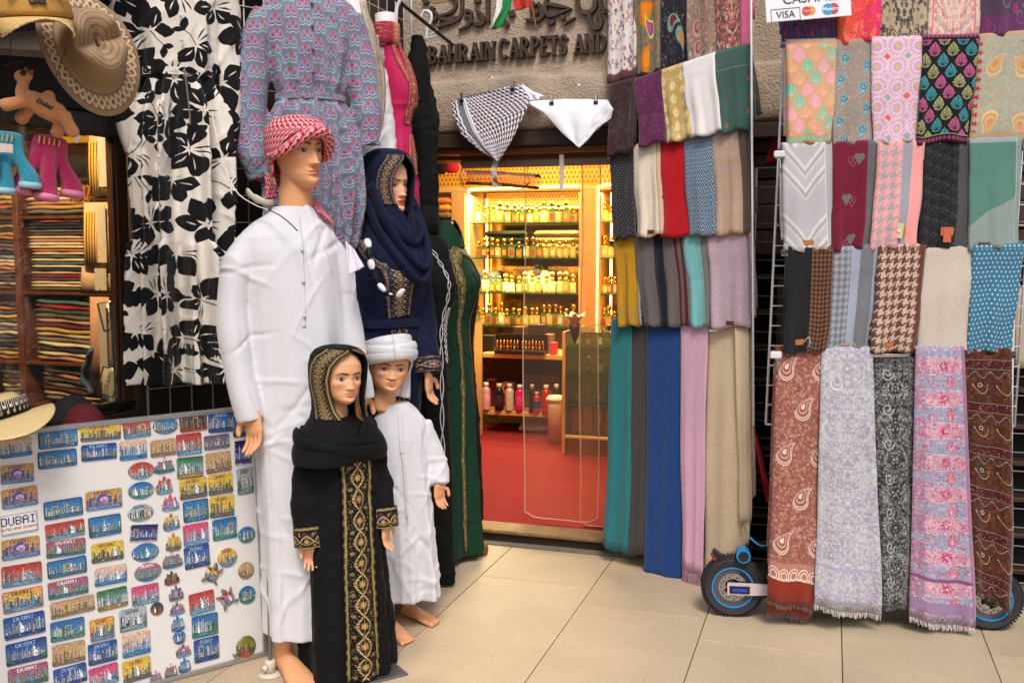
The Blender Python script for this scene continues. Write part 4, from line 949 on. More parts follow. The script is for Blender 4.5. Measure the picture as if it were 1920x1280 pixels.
# plastic strip curtain
PVC = glassmat('clear_plastic', .035, (255, 226, 190), .12, (255, 240, 220)); PVC2 = glassmat('clear_plastic_edge', .5, (240, 210, 176), .2); PVCR = glassmat('clear_plastic_roll', .26, (226, 170, 120), .15, (252, 240, 224))
ct = thing('plastic_strip_curtain', 'clear plastic door curtain with hanging strips over the right of the doorway', 'strip curtain', (0, 4.6, 0))
def strip(pa, pb, yb, dy, name='strip', m=PVC):
    xa, xb = gy(pa, 470, 4.6+dy)[0], gy(pb, 470, 4.6+dy)[0]; zb_ = max(gy((pa+pb)/2, yb, 4.6+dy)[2], .068); zt_ = 1.86; nx, nz = 10, 24; G = np.zeros((nz, nx, 3))
    for i in range(nz):
        for j in range(nx):
            t = i/(nz-1); u = j/(nx-1); cut = .03*(1-min(1, u/.2))**2+.03*(1-min(1, (1-u)/.2))**2
            z = zt_+(zb_+cut-zt_)*t; G[i, j] = (xa+(xb-xa)*u+.004*math.sin(t*9), dy+.012*math.sin(u*3.1)+.01*math.sin(t*7+u*3), z)
    V, F, U = grid(G); o = obj(name, V, F, m, ct)
    pts = [G[i, 0] for i in range(nz)]+[G[-1, j] for j in range(nx)]+[G[i, -1] for i in range(nz-1, -1, -1)]
    b = MB(); b.tube(pts, .003, 5); b.done('welded_edge', PVC2, o); return o
MB().box((gy(1005, 300, 4.6)[0], .0, 1.838), (gy(1150, 300, 4.6)[0]-gy(865, 300, 4.6)[0], .05, .04), bev=.01).done('header_strip', mat('header_grey', (150, 140, 130), .5), ct); strip(983, 1124, 976, 0); strip(1090, 1168, 990, .03); strip(866, 990, 360, .045)
rl = thing('rolled_plastic_strip', 'rolled clear plastic strip tied up with white bands in the doorway top', 'plastic roll', (0, 0, 0))
a = gy(868, 333, 4.42); b = gy(1008, 341, 4.3); dv = (b-a)/np.linalg.norm(b-a)
for k in range(1):
    bb = MB(); bb.tube([a+dv*.01*k, (a+b)/2+np.array([0, 0, .004]), b-dv*.01*k], .034-.007*k, 20, cap=False); bb.done('plastic_layer', PVCR, rl, smooth=True)
WB = mat('white_band', (206, 190, 176), .7)
for px, y0, y1, yy in ((933, 290, 352, 4.37), (1053, 290, 357, 4.40)):
    t0 = gy(px, y0, yy); t1 = gy(px, y1, yy); bb = MB()
    if px < 1000: bb.tube([t0+np.array([0, .03, 0]), t0, (t0+t1)/2+np.array([-.004, -.045, 0]), t1+np.array([0, -.03, .0]), t1+np.array([.004, .03, .02])], [(.014, .002)]*5, 8)
    else: bb.tube([t0, (t0+t1)/2, t1], [(.011, .002)]*3, 8)
    bb.done('tie_band', WB, rl)
# sign lettering on the stucco
SG = mat('sign_brown', (70, 52, 40), .7, vary=.35, vscale=40, bump=.3, bscale=50)
sg = thing('wall_sign', 'dark brown raised sign letters BAHRAIN CARPETS AND below Arabic script on stucco', 'sign', (0, 4.45, 0))
def prism(P, d, y0=0):
    """ribbon polygons (x,z) -> extruded solid towards -Y"""
    n = len(P); V = [(x, y0, z) for x, z in P]+[(x, y0-d, z) for x, z in P]; F = [tuple(range(n)), tuple(range(2*n-1, n-1, -1))]+[(i, i+n, (i+1) % n+n, (i+1) % n) for i in range(n)]; return V, F
def ribbon(b, pts, w, d, off=0.):
    """flat pen stroke of width w (or list) in the xz plane, extruded"""
    P = np.array(pts, float); n = len(P); T = np.gradient(P, axis=0); T /= np.linalg.norm(T, axis=1)[:, None]+1e-9; Nn = np.c_[-T[:, 1], T[:, 0]]; w = np.broadcast_to(w, (n,))/2
    A = P+Nn*w[:, None]; B = P-Nn*w[:, None]
    V = []; F = []
    for i in range(n): V += [(A[i, 0], off, A[i, 1]), (B[i, 0], off, B[i, 1]), (A[i, 0], off-d, A[i, 1]), (B[i, 0], off-d, B[i, 1])]
    for i in range(n-1):
        a = 4*i; c = a+4; F += [(a, c, c+2, a+2), (a+1, a+3, c+3, c+1), (a+2, c+2, c+3, a+3), (a, a+1, c+1, c)]
    F += [(0, 2, 3, 1), (4*n-4, 4*n-3, 4*n-1, 4*n-2)]; b.add(V, F)
def arc(cx, cy, rx, ry, a0, a1, n=12): return [(cx+rx*math.cos(R(a0+(a1-a0)*i/(n-1))), cy+ry*math.sin(R(a0+(a1-a0)*i/(n-1)))) for i in range(n)]
TK = .17; TH = .08
LET = {
 'B': (.62, [([(.12, 0), (.12, 1)], TK), (arc(.2, .75, .26, .21, 90, -90), .12), (arc(.2, .27, .34, .23, 90, -90), .13)], [(.12, 0), (.12, 1)]),
 'A': (.72, [([(.12, 0), (.36, 1)], TH), ([(.36, 1), (.62, 0)], TK), ([(.2, .32), (.52, .32)], TH)], [(.12, 0), (.62, 0)]),
 'H': (.72, [([(.13, 0), (.13, 1)], TK), ([(.58, 0), (.58, 1)], TK), ([(.13, .5), (.58, .5)], TH)], [(.13, 0), (.13, 1), (.58, 0), (.58, 1)]),
 'R': (.68, [([(.12, 0), (.12, 1)], TK), (arc(.2, .73, .28, .23, 90, -90), .12), ([(.26, .5), (.58, 0)], .15)], [(.12, 0), (.12, 1), (.6, 0)]),
 'I': (.3, [([(.14, 0), (.14, 1)], TK)], [(.14, 0), (.14, 1)]),
 'N': (.74, [([(.12, 0), (.12, 1)], TH), ([(.12, 1), (.6, 0)], TK), ([(.6, 0), (.6, 1)], TH)], [(.12, 0), (.12, 1), (.6, 1)]),
 'C': (.66, [(arc(.36, .5, .27, .45, 50, 310, 18), .14)], [(.54, .86)]),
 'P': (.6, [([(.12, 0), (.12, 1)], TK), (arc(.2, .73, .28, .23, 90, -90), .12)], [(.12, 0), (.12, 1)]),
 'E': (.58, [([(.12, 0), (.12, 1)], TK), ([(.12, .96), (.5, .96)], TH), ([(.12, .5), (.42, .5)], TH), ([(.12, .04), (.5, .04)], TH)], [(.12, 0), (.12, 1), (.5, .1), (.5, .9)]),
 'T': (.62, [([(.3, 0), (.3, 1)], TK), ([(.04, .96), (.56, .96)], TH)], [(.3, 0), (.06, .88), (.54, .88)]),
 'S': (.52, [([(.42, .84), (.34, .93), (.22, .94), (.12, .84), (.1, .72), (.18, .6), (.3, .5), (.4, .38), (.42, .24), (.36, .1), (.24, .05), (.13, .08), (.08, .2)], .13)], [(.42, .82), (.09, .18)]),
 'D': (.72, [([(.12, 0), (.12, 1)], TK), (arc(.2, .5, .38, .46, 90, -90, 16), .13)], [(.12, 0), (.12, 1)])}
def word(s, xa, xb, za, zb, hgt):
    tot = sum(LET[c][0] for c in s); x = 0
    for c in s:
        w, st, sf = LET[c]; b = MB(); k = (xb-xa)/tot; ox = xa+x*k; f = (x+w/2)/tot; oz = za+(zb-za)*f
        for q, (pts, wd) in enumerate(st): ribbon(b, [(ox+px*k, oz+pz*hgt) for px, pz in pts], wd*(k+hgt)/2*1.05, .028+.0006*q)
        for q, (px, pz) in enumerate(sf): sgn = 1 if pz < .5 else -1; ribbon(b, [(ox+(px-.14)*k, oz+pz*hgt+sgn*.03*hgt), (ox+(px+.14)*k, oz+pz*hgt+sgn*.03*hgt)], .07*hgt, .0262+.0003*q)
        o = b.done('letter', SG, sg); fix(o); x += w
zz_ = lambda px, py: gy(px, py, 4.45)
def wpx(s, xa, xb, yb0, yb1, ht0, ht1):
    A = zz_(xa, yb0); B = zz_(xb, yb1); h_ = (zz_(xa, yb0-ht0)[2]-A[2]+zz_(xb, yb1-ht1)[2]-B[2])/2; word(s, A[0], B[0], A[2], B[2], h_)
wpx('BAHRAIN', 806, 932, 122, 113, 31, 36); wpx('CARPETS', 937, 1066, 112, 104, 38, 36); wpx('AND', 1077, 1140, 103, 100, 36, 36)
def ar(pts, w, k=14, name='script_stroke'):
    b = MB(); P = [zz_(760+x/4., y/4.) for x, y in bez(np.array(pts, float), k)]; P = [(p[0], p[2]) for p in P]
    ww = np.interp(np.linspace(0, 1, len(P)), np.linspace(0, 1, len(w)), w)*4.83/1850/4*1.0; ar.n += 1; ribbon(b, P, ww, .02+.0005*ar.n); fix(b.done(name, SG, sg))
ar.n = 0
ar([(432, -60), (434, 40), (428, 110), (400, 145), (330, 152), (258, 140)], [26, 26, 24, 26, 30, 20])
ar([(245, 215), (310, 185), (372, 165), (418, 148)], [10, 30, 30, 16]); ar([(222, 168), (205, 140), (212, 104), (238, 100), (246, 130), (226, 166)], [16, 20, 18, 18, 20, 16])
ar([(335, -60), (384, 10), (384, 60), (350, 100), (268, 126)], [24, 22, 22, 22, 14]); ar([(196, 62), (226, 76)], [24, 24]); ar([(140, 12), (182, 26)], [24, 24])
ar([(455, 110), (470, 88), (500, 96), (502, 130), (470, 128), (458, 112)], [20, 22, 20, 22, 20, 16]); ar([(504, 126), (500, 170), (468, 206), (408, 232)], [26, 28, 22, 8])
ar([(536, 88), (568, 104), (594, 150), (588, 180), (548, 188), (516, 166)], [14, 24, 28, 26, 28, 16]); ar([(526, 22), (572, 12)], [22, 22])
ar([(628, -60), (628, 60), (630, 170)], [26, 26, 22]); ar([(690, 60), (724, 90), (740, 140), (776, 196), (756, 204)], [22, 24, 22, 22, 10]); ar([(784, 118), (828, 104)], [40, 40])
ar([(1004, 30), (1036, 76), (1034, 130), (990, 162), (906, 152)], [18, 26, 26, 28, 8]); ar([(944, 84), (1000, 110)], [22, 20]); ar([(950, 20), (990, 50)], [26, 20])
ar([(1080, -20), (1060, 40), (1062, 100), (1100, 124), (1180, 100), (1256, 74)], [22, 26, 28, 30, 24, 6]); ar([(1076, 40), (1150, 52), (1240, 70)], [20, 26, 10]); ar([(1176, 140), (1206, 142)], [32, 30]); ar([(1200, 186), (1282, 142)], [20, 10]); ar([(1080, 190), (1130, 170)], [26, 20])
ar([(1296, -40), (1304, 50), (1340, 100), (1400, 98), (1432, 50), (1426, -40)], [24, 26, 30, 30, 28, 22]); ar([(1386, 96), (1398, 170), (1430, 222), (1468, 210), (1478, 160), (1440, 104)], [24, 26, 24, 24, 24, 18]); ar([(1470, -40), (1474, 40), (1500, 96), (1540, 90)], [24, 26, 28, 20])
# flags
fg = thing('uae_flag', 'small green, white and red flag hanging on a stick above the sign letters', 'flag', (0, 0, 0))
def coons(T, Rr, B, Lf, nx=16, ny=16):
    """patch between four boundary polylines (top l->r, right t->b, bottom l->r, left t->b)"""
    f = lambda P, t: np.array([np.interp(t, np.linspace(0, 1, len(P)), np.array(P, float)[:, k]) for k in range(3)])
    G = np.zeros((ny, nx, 3))
    for i in range(ny):
        v = i/(ny-1)
        for j in range(nx):
            u = j/(nx-1); G[i, j] = (1-v)*f(T, u)+v*f(B, u)+(1-u)*f(Lf, v)+u*f(Rr, v)-((1-u)*(1-v)*np.array(T[0])+u*(1-v)*np.array(T[-1])+(1-u)*v*np.array(B[0])+u*v*np.array(B[-1]))
    return G
def flagpiece(pts, c, name, d=4.25):
    T, Rr, B, Lf = [[gd(x, y, d) for x, y in q] for q in pts]; G = coons(T, Rr, B, Lf, 10, 10); G[..., 1] += .012*np.sin(np.linspace(0, 6, 10))[None, :]; V, F, U = grid(G); solid(obj(name, V, F, mat('flag_'+name, c, .7), fg), .002)
flagpiece([[(932, -12), (944, -12)], [(944, -12), (942, 20), (921, 56)], [(920, 57), (921, 56)], [(932, -12), (930, 20), (920, 57)]], (226, 222, 216), 'white_band')
flagpiece([[(944, -12), (962, -12)], [(962, -12), (956, 20), (942, 52)], [(921, 56), (942, 52)], [(944, -12), (942, 20), (921, 56)]], (24, 130, 66), 'green_band')
flagpiece([[(960, -12), (994, -12)], [(994, -12), (996, 2), (998, 14)], [(966, 20), (998, 14)], [(960, -12), (963, 6), (966, 20)]], (176, 40, 26), 'red_band')
MB().tube([gd(994, -10, 4.24), gd(1005, 52, 4.3)], .003, 6).done('stick', mat('stick', (190, 130, 60), .6), fg)
# ============================================================ SCARF RACKS
WIRE = mat('white_wire', (222, 222, 222), .35, spec=.6); GWIRE = mat('grey_wire', (150, 154, 158), .4, metal=.4); CHR = mat('chrome', (200, 200, 200), .18, metal=1.)
def wiregrid(name, label, p, u, v, w, h, cu, cv_, r=.0022, m=WIRE, fr=.0042):
    p, u, v = (np.array(q, float) for q in (p, u, v)); u /= np.linalg.norm(u); v /= np.linalg.norm(v)
    t = thing(name, label, 'wire grid', tuple(p)); b = MB(); n = np.cross(u, v)
    for i in range(1, int(w/cu)+1):
        if i*cu < w-.01: b.tube([u*i*cu, u*i*cu+v*h], r, 5)
    for j in range(1, int(h/cv_)+1):
        if j*cv_ < h-.01: b.tube([v*j*cv_+n*r*1.5, v*j*cv_+u*w+n*r*1.5], r, 5)
    b.done('wires', m, t, smooth=True)
    f = MB(); f.tube([v*0, v*h], fr, 6); f.tube([u*w, u*w+v*h], fr, 6); f.tube([v*0, u*w], fr*.8, 6); f.tube([v*h, v*h+u*w], fr*.8, 6); f.done('frame', m, t, smooth=True)
    return t
LEATHER = mat('tan_leather', (168, 104, 50), .6, vary=.2, vscale=50); LEATHD = mat('brown_leather', (92, 52, 34), .6)
seedc = [0]
def scarf(label, fabname, q, dl, dr, out=.035, th=.011, fringe=None, tagp=None, back=.8, group=None, name='scarf', wav=1., fold2=True, rough=.85):
    """q: photo points tl, tr, br, bl of the front fall; hung over a bar at depths dl..dr"""
    seedc[0] += 1; sd_ = seedc[0]; m = fabric(fabname, rough=rough); r = np.random.default_rng(sd_+40)
    A = gd(*q[0], dl); B = gd(*q[1], dr); u = B-A; u[2] = 0; u /= np.linalg.norm(u); n = np.array([u[1], -u[0], 0.])
    if n@(-FW) < 0: n = -n
    Cc = gpl(*q[2], B+n*out, n); D = gpl(*q[3], A+n*out, n)
    nx = 15; nf = 22; rad = .017
    org = A.copy(); rows = []; vs = []; k1 = r.uniform(1.1, 2.3); ph = r.uniform(0, 6.28); amp = r.uniform(.0025, .0065)*wav; eL, eR = r.uniform(-.016, .006, 2); cr1 = r.uniform(.14, .3); cr2 = r.uniform(.5, .75)
    flen = np.linalg.norm((A+B)/2-(Cc+D)/2)
    def front(uu, v):
        P = A*(1-uu)*(1-v)+B*uu*(1-v)+Cc*uu*v+D*(1-uu)*v
        prof = out*(v**.5-v)*0
        w = amp*(math.sin(uu*k1*6.28+ph+v*1.1)+.5*math.sin(uu*k1*13+ph*2))*min(1, v*2.2)*(.5+v)
        w += .0028*math.sin(v*9+uu*2+ph)*wav+.0035*math.exp(-((v-cr1-.01*math.sin(uu*4+ph))/.008)**2)-.003*math.exp(-((v-cr2)/.01)**2)
        edge = (eL if uu < .5 else eR)*(abs(2*uu-1)**5)*(.4+v)
        return P+n*(w+edge)+u*(.005*math.sin(v*5+ph)*v+.003*math.sin(v*13+ph*2)*v*(uu-.5))-np.array([0, 0, .006*v*math.sin(uu*k1*5+ph)])
    for i in range(nf+1):
        v = 1-i/nf; rows.append([front(j/(nx-1), v) for j in range(nx)]); vs.append(1-v)
    for i in range(1, 8):
        a = i/8*math.pi; rr = [front(j/(nx-1), 0)+n*(-rad+rad*math.cos(a))+np.array([0, 0, rad*math.sin(a)]) for j in range(nx)]; rows.append(rr); vs.append(1+a*rad/flen)
    nb = 8
    for i in range(nb+1):
        v = back*i/nb; rows.append([front(j/(nx-1), v)-n*(2*rad+(out*1.0)*v*1.2) for j in range(nx)]); vs.append(1.05+v)
    G = np.array(rows)-org; UVv = np.dstack(np.meshgrid(np.linspace(.005, .995, nx), np.array(vs)*.998+.001)); V, F, U = grid(G, UVv)
    b = MB(); b.add(V, F, U)
    if fold2:
        G2 = G[2:nf+1].copy(); G2 -= n*th*1.7; G2 += u*r.uniform(-.008, .008); G2[:, :, 2] -= r.uniform(-.01, .004)*np.linspace(1, 0, len(G2))[:, None]; V, F, U = grid(G2, UVv[2:nf+1]); b.add(V, F, U)
    o = b.done(name, m, smooth=True); o.location = org; md = solid(o, th, -1 if False else 0.); 
    tag(o, label, 'scarf', group)
    if fringe:
        ln, cnt, colr = fringe; fb = MB()
        for k in range(cnt):
            uu = (k+.5)/cnt; p0 = front(uu, 1.)-org; dx = r.normal(0, .003); ll = ln*r.uniform(.75, 1.1)
            fb.tube([p0+np.array([0, 0, .004]), p0+u*dx*.5-np.array([0, 0, ll*.5])+n*r.normal(0, .002), p0+u*dx-np.array([0, 0, ll])+n*r.normal(0, .004)], [.0013, .0012, .0009], 4)
        f_ = fb.done('fringe', mat('fringe_%s' % fabname, colr, .9), o); f_['kind'] = 'stuff'
    if tagp:
        uu, vv, kind = tagp; P = front(uu, vv)-org+n*(th*.5+.003)
        rot = (0, 0, math.atan2(u[1], u[0]))
        if kind == 'double':
            MB().box((0, 0, 0), (.05, .002, .032), bev=.0008).done('leather_label', LEATHER, o, loc=P, rot=rot); MB().box((0, -.003, 0), (.034, .0015, .055)).done('price_tag', mat('tag_beige', (206, 186, 140), .6), o, loc=P, rot=(0, .1, rot[2])); MB().rev([(0, 0), (.006, 0), (.006, .003), (0, .003)], 8, (0, -.005, 0), 1).done('tag_knot', mat('string_white', (220, 214, 200), .8), o, loc=P, rot=rot)
        elif kind == 'orange': MB().box((0, 0, 0), (.046, .002, .03)).box((0, -.0024, -.012), (.028, .002, .055)).done('leather_label', mat('orange_leather', (190, 96, 62), .6), o, loc=P, rot=rot)
        elif kind == 'string':
            MB().box((0, 0, 0), (.044, .002, .02), bev=.0006).done('leather_label', LEATHER, o, loc=P, rot=(0, -.1, rot[2])); MB().tube(bez([(.01, -.003, 0), (.025, -.006, .02), (.03, -.005, -.01), (.012, -.004, -.022)], 8), .0012, 4).done('tag_string', mat('string_white', (220, 214, 200), .8), o, loc=P, rot=rot)
        else: MB().box((0, 0, 0), (.046, .002, .017), bev=.0006).done('leather_label', LEATHD if kind == 'dark' else LEATHER, o, loc=P, rot=rot)
    return o
def rod(px, d0, d1, label, ext=12):
    (xa, ya), (xb, yb) = px; a = gd(xa, ya, d0); b = gd(xb, yb, d1); t = thing('display_rod', label, 'rod', tuple(a)); d = b-a
    MB().tube([d*-.01, d], .0125, 14).done('tube', CHR, t, smooth=True)
    MB().tube([d, d*1.001+d/np.linalg.norm(d)*.004], .009, 12).done('end_plug', mat('black_plug', (18, 18, 20), .4), t, smooth=True)
    for e, s in ((d*.985, 1), (d*.015, -1)):
        MB().tube(bez([e+np.array([0, .10, .012]), e+np.array([0, .03, -.012]), e+np.array([0, -.004, -.018]), e+np.array([0, -.02, -.004])], 10), .0035, 6).done('hook_arm', CHR, t, smooth=True)
    return t
def rack_row(rows, dl, dr, xL, xR, grp, **kw):
    for k, (lab, fb, tl, tr, br, bl, opt) in enumerate(rows):
        f = lambda x: dl+(dr-dl)*(x-xL)/(xR-xL); o = dict(kw); o.update(opt)
        dd = o.pop('dd', -.006*(k % 2)); scarf(lab, fb, [tl, tr, br, bl], f(tl[0])+dd, f(tr[0])+dd, group=grp, **o)
G1 = 'scarves on the rack beside the doorway'
# --- left rack
rack_row([
 ('cream floral shawl with a green paisley motif, top row beside the doorway', 'white_floral', (1137, -150), (1189, -165), (1193, 146), (1141, 160), {}),
 ('orange and grey paisley shawl with a purple motif, top row beside the doorway', 'orange_paisley', (1186, -165), (1239, -180), (1244, 140), (1191, 152), {}),
 ('black paisley shawl with a maroon motif, top row beside the doorway', 'black_paisley', (1238, -180), (1290, -195), (1294, 128), (1243, 140), {}),
 ('taupe grey ornate shawl between the black and red shawls of the top row', 'taupe_ornate', (1288, -195), (1342, -210), (1346, 112), (1292, 128), {}),
 ('red and cream ornate shawl with pink edge nearest the white post, top row', 'red_ornate', (1336, -205), (1400, -225), (1403, 96), (1342, 112), {})], 4.32, 3.94, 1145, 1400, G1, out=.015)
rack_row([
 ('very dark brown paisley scarf at the doorway end of the second row', 'brown_paisley', (1144, 166), (1189, 153), (1190, 282), (1142, 292), {}),
 ('plum purple scarf right of the dark brown one', 'purple_paisley', (1188, 156), (1240, 140), (1248, 264), (1196, 278), {}),
 ('gold damask scarf with pale medallions', 'gold_damask', (1236, 140), (1284, 124), (1297, 256), (1249, 270), {}),
 ('plain white satin scarf between gold and dark green ones', 'plain_white', (1279, 126), (1340, 106), (1353, 246), (1292, 260), dict(rough=.5)),
 ('dark green scarf with small brown motifs at the post end of the second row', 'teal_motif', (1337, 107), (1402, 90), (1412, 240), (1350, 252), {})], 4.34, 3.95, 1145, 1400, G1)
rack_row([
 ('black scarf with rows of small white dashes', 'black_dash', (1143, 288), (1188, 280), (1190, 444), (1150, 450), {}),
 ('cream wool scarf with tan edge and dark label beside the bright red one', 'plain_cream', (1186, 280), (1238, 268), (1243, 440), (1190, 446), dict(tagp=(.62, .955, 'dark'))),
 ('plain bright red scarf', 'plain_red', (1233, 269), (1284, 258), (1293, 440), (1240, 447), {}),
 ('blue-grey scarf with black diamond pattern', 'blue_ikat', (1282, 258), (1336, 248), (1347, 438), (1290, 445), {}),
 ('tan checked scarf with brown edge at the post end of the third row', 'tan_check', (1333, 249), (1396, 240), (1407, 436), (1342, 442), {})], 4.36, 3.96, 1145, 1400, G1)
rack_row([
 ('mustard yellow scarf with grey stripes near its hem', 'mustard', (1152, 448), (1192, 446), (1204, 610), (1164, 612), {}),
 ('black and grey herringbone scarf with navy band', 'herring_navy', (1188, 446), (1241, 442), (1254, 610), (1203, 612), {}),
 ('grey scarf with two dark maroon stripes', 'gray_maroon', (1239, 443), (1284, 440), (1300, 612), (1252, 612), {}),
 ('aqua scarf with grey edge stripe', 'aqua_gray', (1279, 441), (1331, 437), (1342, 614), (1296, 613), {}),
 ('mauve wool scarf with small dark label at the post end of the fourth row', 'mauve', (1328, 438), (1400, 434), (1408, 612), (1340, 616), dict(tagp=(.52, .965, 'dark'), th=.02))], 4.39, 3.98, 1145, 1400, G1)
rack_row([
 ('long teal shawl nearest the doorway', 'teal', (1146, 606), (1185, 607), (1180, 1040), (1131, 1022), dict(fringe=(.008, 40, (30, 100, 104)))),
 ('long charcoal shawl between teal and blue', 'charcoal', (1182, 607), (1217, 608), (1214, 1042), (1174, 1038), dict(dd=.012)),
 ('long royal blue shawl', 'blue', (1214, 607), (1279, 610), (1275, 1104), (1210, 1078), dict(fringe=(.008, 50, (20, 54, 110)), wav=.9)),
 ('long pink shawl with fringed hem', 'pink', (1276, 610), (1328, 612), (1316, 1080), (1275, 1060), dict(fringe=(.085, 34, (186, 140, 164)), dd=-.012, wav=.8)),
 ('long beige shawl at the post end with folded right edge', 'beige', (1326, 611), (1402, 615), (1404, 1010), (1312, 1096), dict(dd=.006, wav=1.3, fringe=(.012, 40, (170, 146, 116))))], 4.42, 3.99, 1145, 1400, G1, out=.02, th=.008, fold2=False)
scarf('narrow fold of beige shawl with tassels hanging by the white post', 'beige', [(1378, 620), (1404, 620), (1409, 976), (1386, 980)], 4.0, 3.99, group=G1, out=.03, th=.006, fringe=(.07, 6, (150, 120, 90)), fold2=False)
for k, (p, nm) in enumerate((((1142, 170), (1406, 90)), ((1142, 290), (1404, 246)), ((1146, 455), (1398, 440)), ((1142, 612), (1399, 622)))[i:i+1][0] + (i,) if False else (q, i) for i, q in enumerate((((1142, 172), (1403, 94)), ((1142, 292), (1402, 250)), ((1148, 456), (1400, 446)), ((1143, 614), (1403, 620))))):
    rod(p, [4.34, 4.36, 4.39, 4.42][nm]+.022, [3.95, 3.96, 3.98, 3.99][nm]+.022, 'chrome rod carrying the %s row of scarves beside the doorway' % ['second', 'third', 'fourth', 'lowest'][nm])
pa = gd(1413, 797, 3.86); pb = gd(1409, 797, 4.25); uu_ = pb-pa; uu_[2] = 0; top = gd(1408, -60, 3.9)
wiregrid('wire_grid', 'white wire grid seen edge-on between the two scarf racks', pa, uu_, top-pa, np.linalg.norm(uu_), np.linalg.norm(top-pa), .12, .076)
wiregrid('wire_grid', 'grey wire grid standing behind the gap between the two scarf racks', (gy(1400, 1150, 4.43)[0], 4.425, .05), (1, 0, 0), (0, 0, 1), 1.15, 1.72, .2, .078, m=GWIRE, r=.0025)
# --- right rack
G2 = 'scarves on the right-hand rack'
F_ = lambda x: 3.62-.00012*(x-1470)
rack_row([
 ('purple and navy striped shawl in the top row under the card sign', 'purple_stripe', (1466, -120), (1572, -125), (1574, 80), (1468, 84), {}),
 ('orange to pink shaded shawl beside the card sign', 'orange_pink', (1570, -125), (1652, -128), (1650, 80), (1572, 84), {}),
 ('black shawl with cream scroll border, top row', 'black_cream', (1650, -128), (1744, -132), (1738, 76), (1648, 80), {}),
 ('cream and pink ornate shawl in the top row', 'cream_pink_ornate', (1742, -132), (1838, -135), (1832, 72), (1738, 76), {}),
 ('plum scroll-patterned shawl at the right end of the top row', 'plum_scroll', (1836, -135), (1935, -138), (1930, 68), (1832, 72), {})], 3.58, 3.55, 1470, 1920, G2, out=.01)
rack_row([
 ('peach scarf with pale green and pink leaves', 'peach_leaves', (1474, 84), (1568, 82), (1560, 270), (1480, 274), {}),
 ('blue paisley scarf on brown dots', 'blue_paisley', (1566, 84), (1638, 80), (1636, 272), (1560, 274), dict(dd=.01)),
 ('pale pink scarf with round mandalas', 'pink_mandala', (1634, 79), (1734, 76), (1722, 268), (1636, 272), {}),
 ('black scarf with pink, teal and olive leaves', 'black_leaf', (1730, 76), (1836, 74), (1814, 266), (1720, 270), {}),
 ('sage and beige paisley scarf with red flowered edge', 'sage_paisley', (1834, 74), (1936, 66), (1930, 266), (1816, 270), dict(dd=.012))], 3.585, 3.555, 1470, 1920, G2, out=.02)
rack_row([
 ('light grey chevron scarf with tan label', 'gray_chevron', (1468, 278), (1560, 274), (1562, 470), (1470, 472), dict(tagp=(.45, .90, 'tan'))),
 ('maroon scarf with grey hearts', 'maroon_hearts', (1557, 275), (1646, 272), (1632, 468), (1560, 470), dict(dd=.01)),
 ('pink and grey houndstooth scarf with paper price tag', 'pink_hound', (1646, 273), (1733, 271), (1722, 466), (1634, 468), dict(tagp=(.55, .82, 'double'))),
 ('black scarf with grey line pattern and orange label', 'black_geo', (1731, 273), (1820, 270), (1814, 466), (1724, 468), dict(tagp=(.55, .84, 'orange'), dd=.01)),
 ('sage green scarf with pale diagonal block', 'green_diag', (1817, 270), (1915, 266), (1912, 466), (1818, 468), dict(tagp=(.3, .965, 'dark')))], 3.595, 3.565, 1470, 1920, G2, out=.025)
rack_row([
 ('black scarf with brown houndstooth side', 'black_brown_hound', (1478, 470), (1562, 468), (1552, 660), (1468, 662), dict(tagp=(.4, .90, 'string'))),
 ('grey houndstooth scarf with pale blue stripe', 'gray_hound', (1560, 470), (1650, 467), (1634, 660), (1552, 662), dict(tagp=(.44, .955, 'string'), dd=.01)),
 ('brown and beige houndstooth scarf with rust edge', 'brown_hound', (1647, 468), (1735, 467), (1720, 660), (1632, 662), dict(tagp=(.45, .93, 'tan'))),
 ('beige scarf with taupe diamond pattern', 'beige_diamond', (1733, 470), (1824, 467), (1816, 660), (1718, 662), dict(dd=.01)),
 ('blue scarf with rows of small white drops', 'blue_drops', (1823, 468), (1920, 466), (1898, 660), (1816, 662), {})], 3.605, 3.575, 1470, 1920, G2, out=.025)
rack_row([
 ('long rust paisley shawl with grey fringe', 'rust_paisley', (1456, 660), (1543, 660), (1528, 1140), (1440, 1126), dict(fringe=(.02, 70, (110, 100, 94)), dd=.008)),
 ('long pale lavender beaded shawl with white fringe', 'lavender_ornate', (1541, 660), (1636, 660), (1650, 1152), (1527, 1134), dict(fringe=(.024, 90, (206, 200, 190)), wav=1.6, dd=-.008)),
 ('long black and grey beaded shawl', 'black_gray_ornate', (1634, 660), (1722, 660), (1706, 1142), (1650, 1142), dict(dd=.02)),
 ('long pink and blue ornate shawl with white fringe', 'pink_blue_ornate', (1718, 660), (1808, 660), (1826, 1176), (1706, 1158), dict(fringe=(.024, 90, (212, 200, 194)), wav=1.6, dd=-.01)),
 ('long brown and orange beaded shawl at the right end', 'brown_beaded', (1805, 660), (1896, 661), (1898, 1150), (1818, 1104), dict(dd=.006))], 3.62, 3.58, 1470, 1920, G2, out=.02, th=.007, fold2=False)
scarf('second fold of the rust paisley shawl, a few centimetres longer', 'rust_paisley', [(1458, 700), (1540, 700), (1526, 1160), (1441, 1148)], 3.66, 3.66, group=G2, out=.005, th=.005, fringe=(.018, 60, (110, 100, 94)), fold2=False)
for i, (q, d) in enumerate(((((1468, 85), (1925, 74)), 3.585), (((1465, 282), (1925, 272)), 3.595), (((1470, 474), (1925, 471)), 3.605), (((1450, 664), (1901, 665)), 3.62))):
    rod(q, d+.024, d-.008, 'chrome rod carrying the %s row of scarves on the right-hand rack' % ['second', 'third', 'fourth', 'lowest'][i])
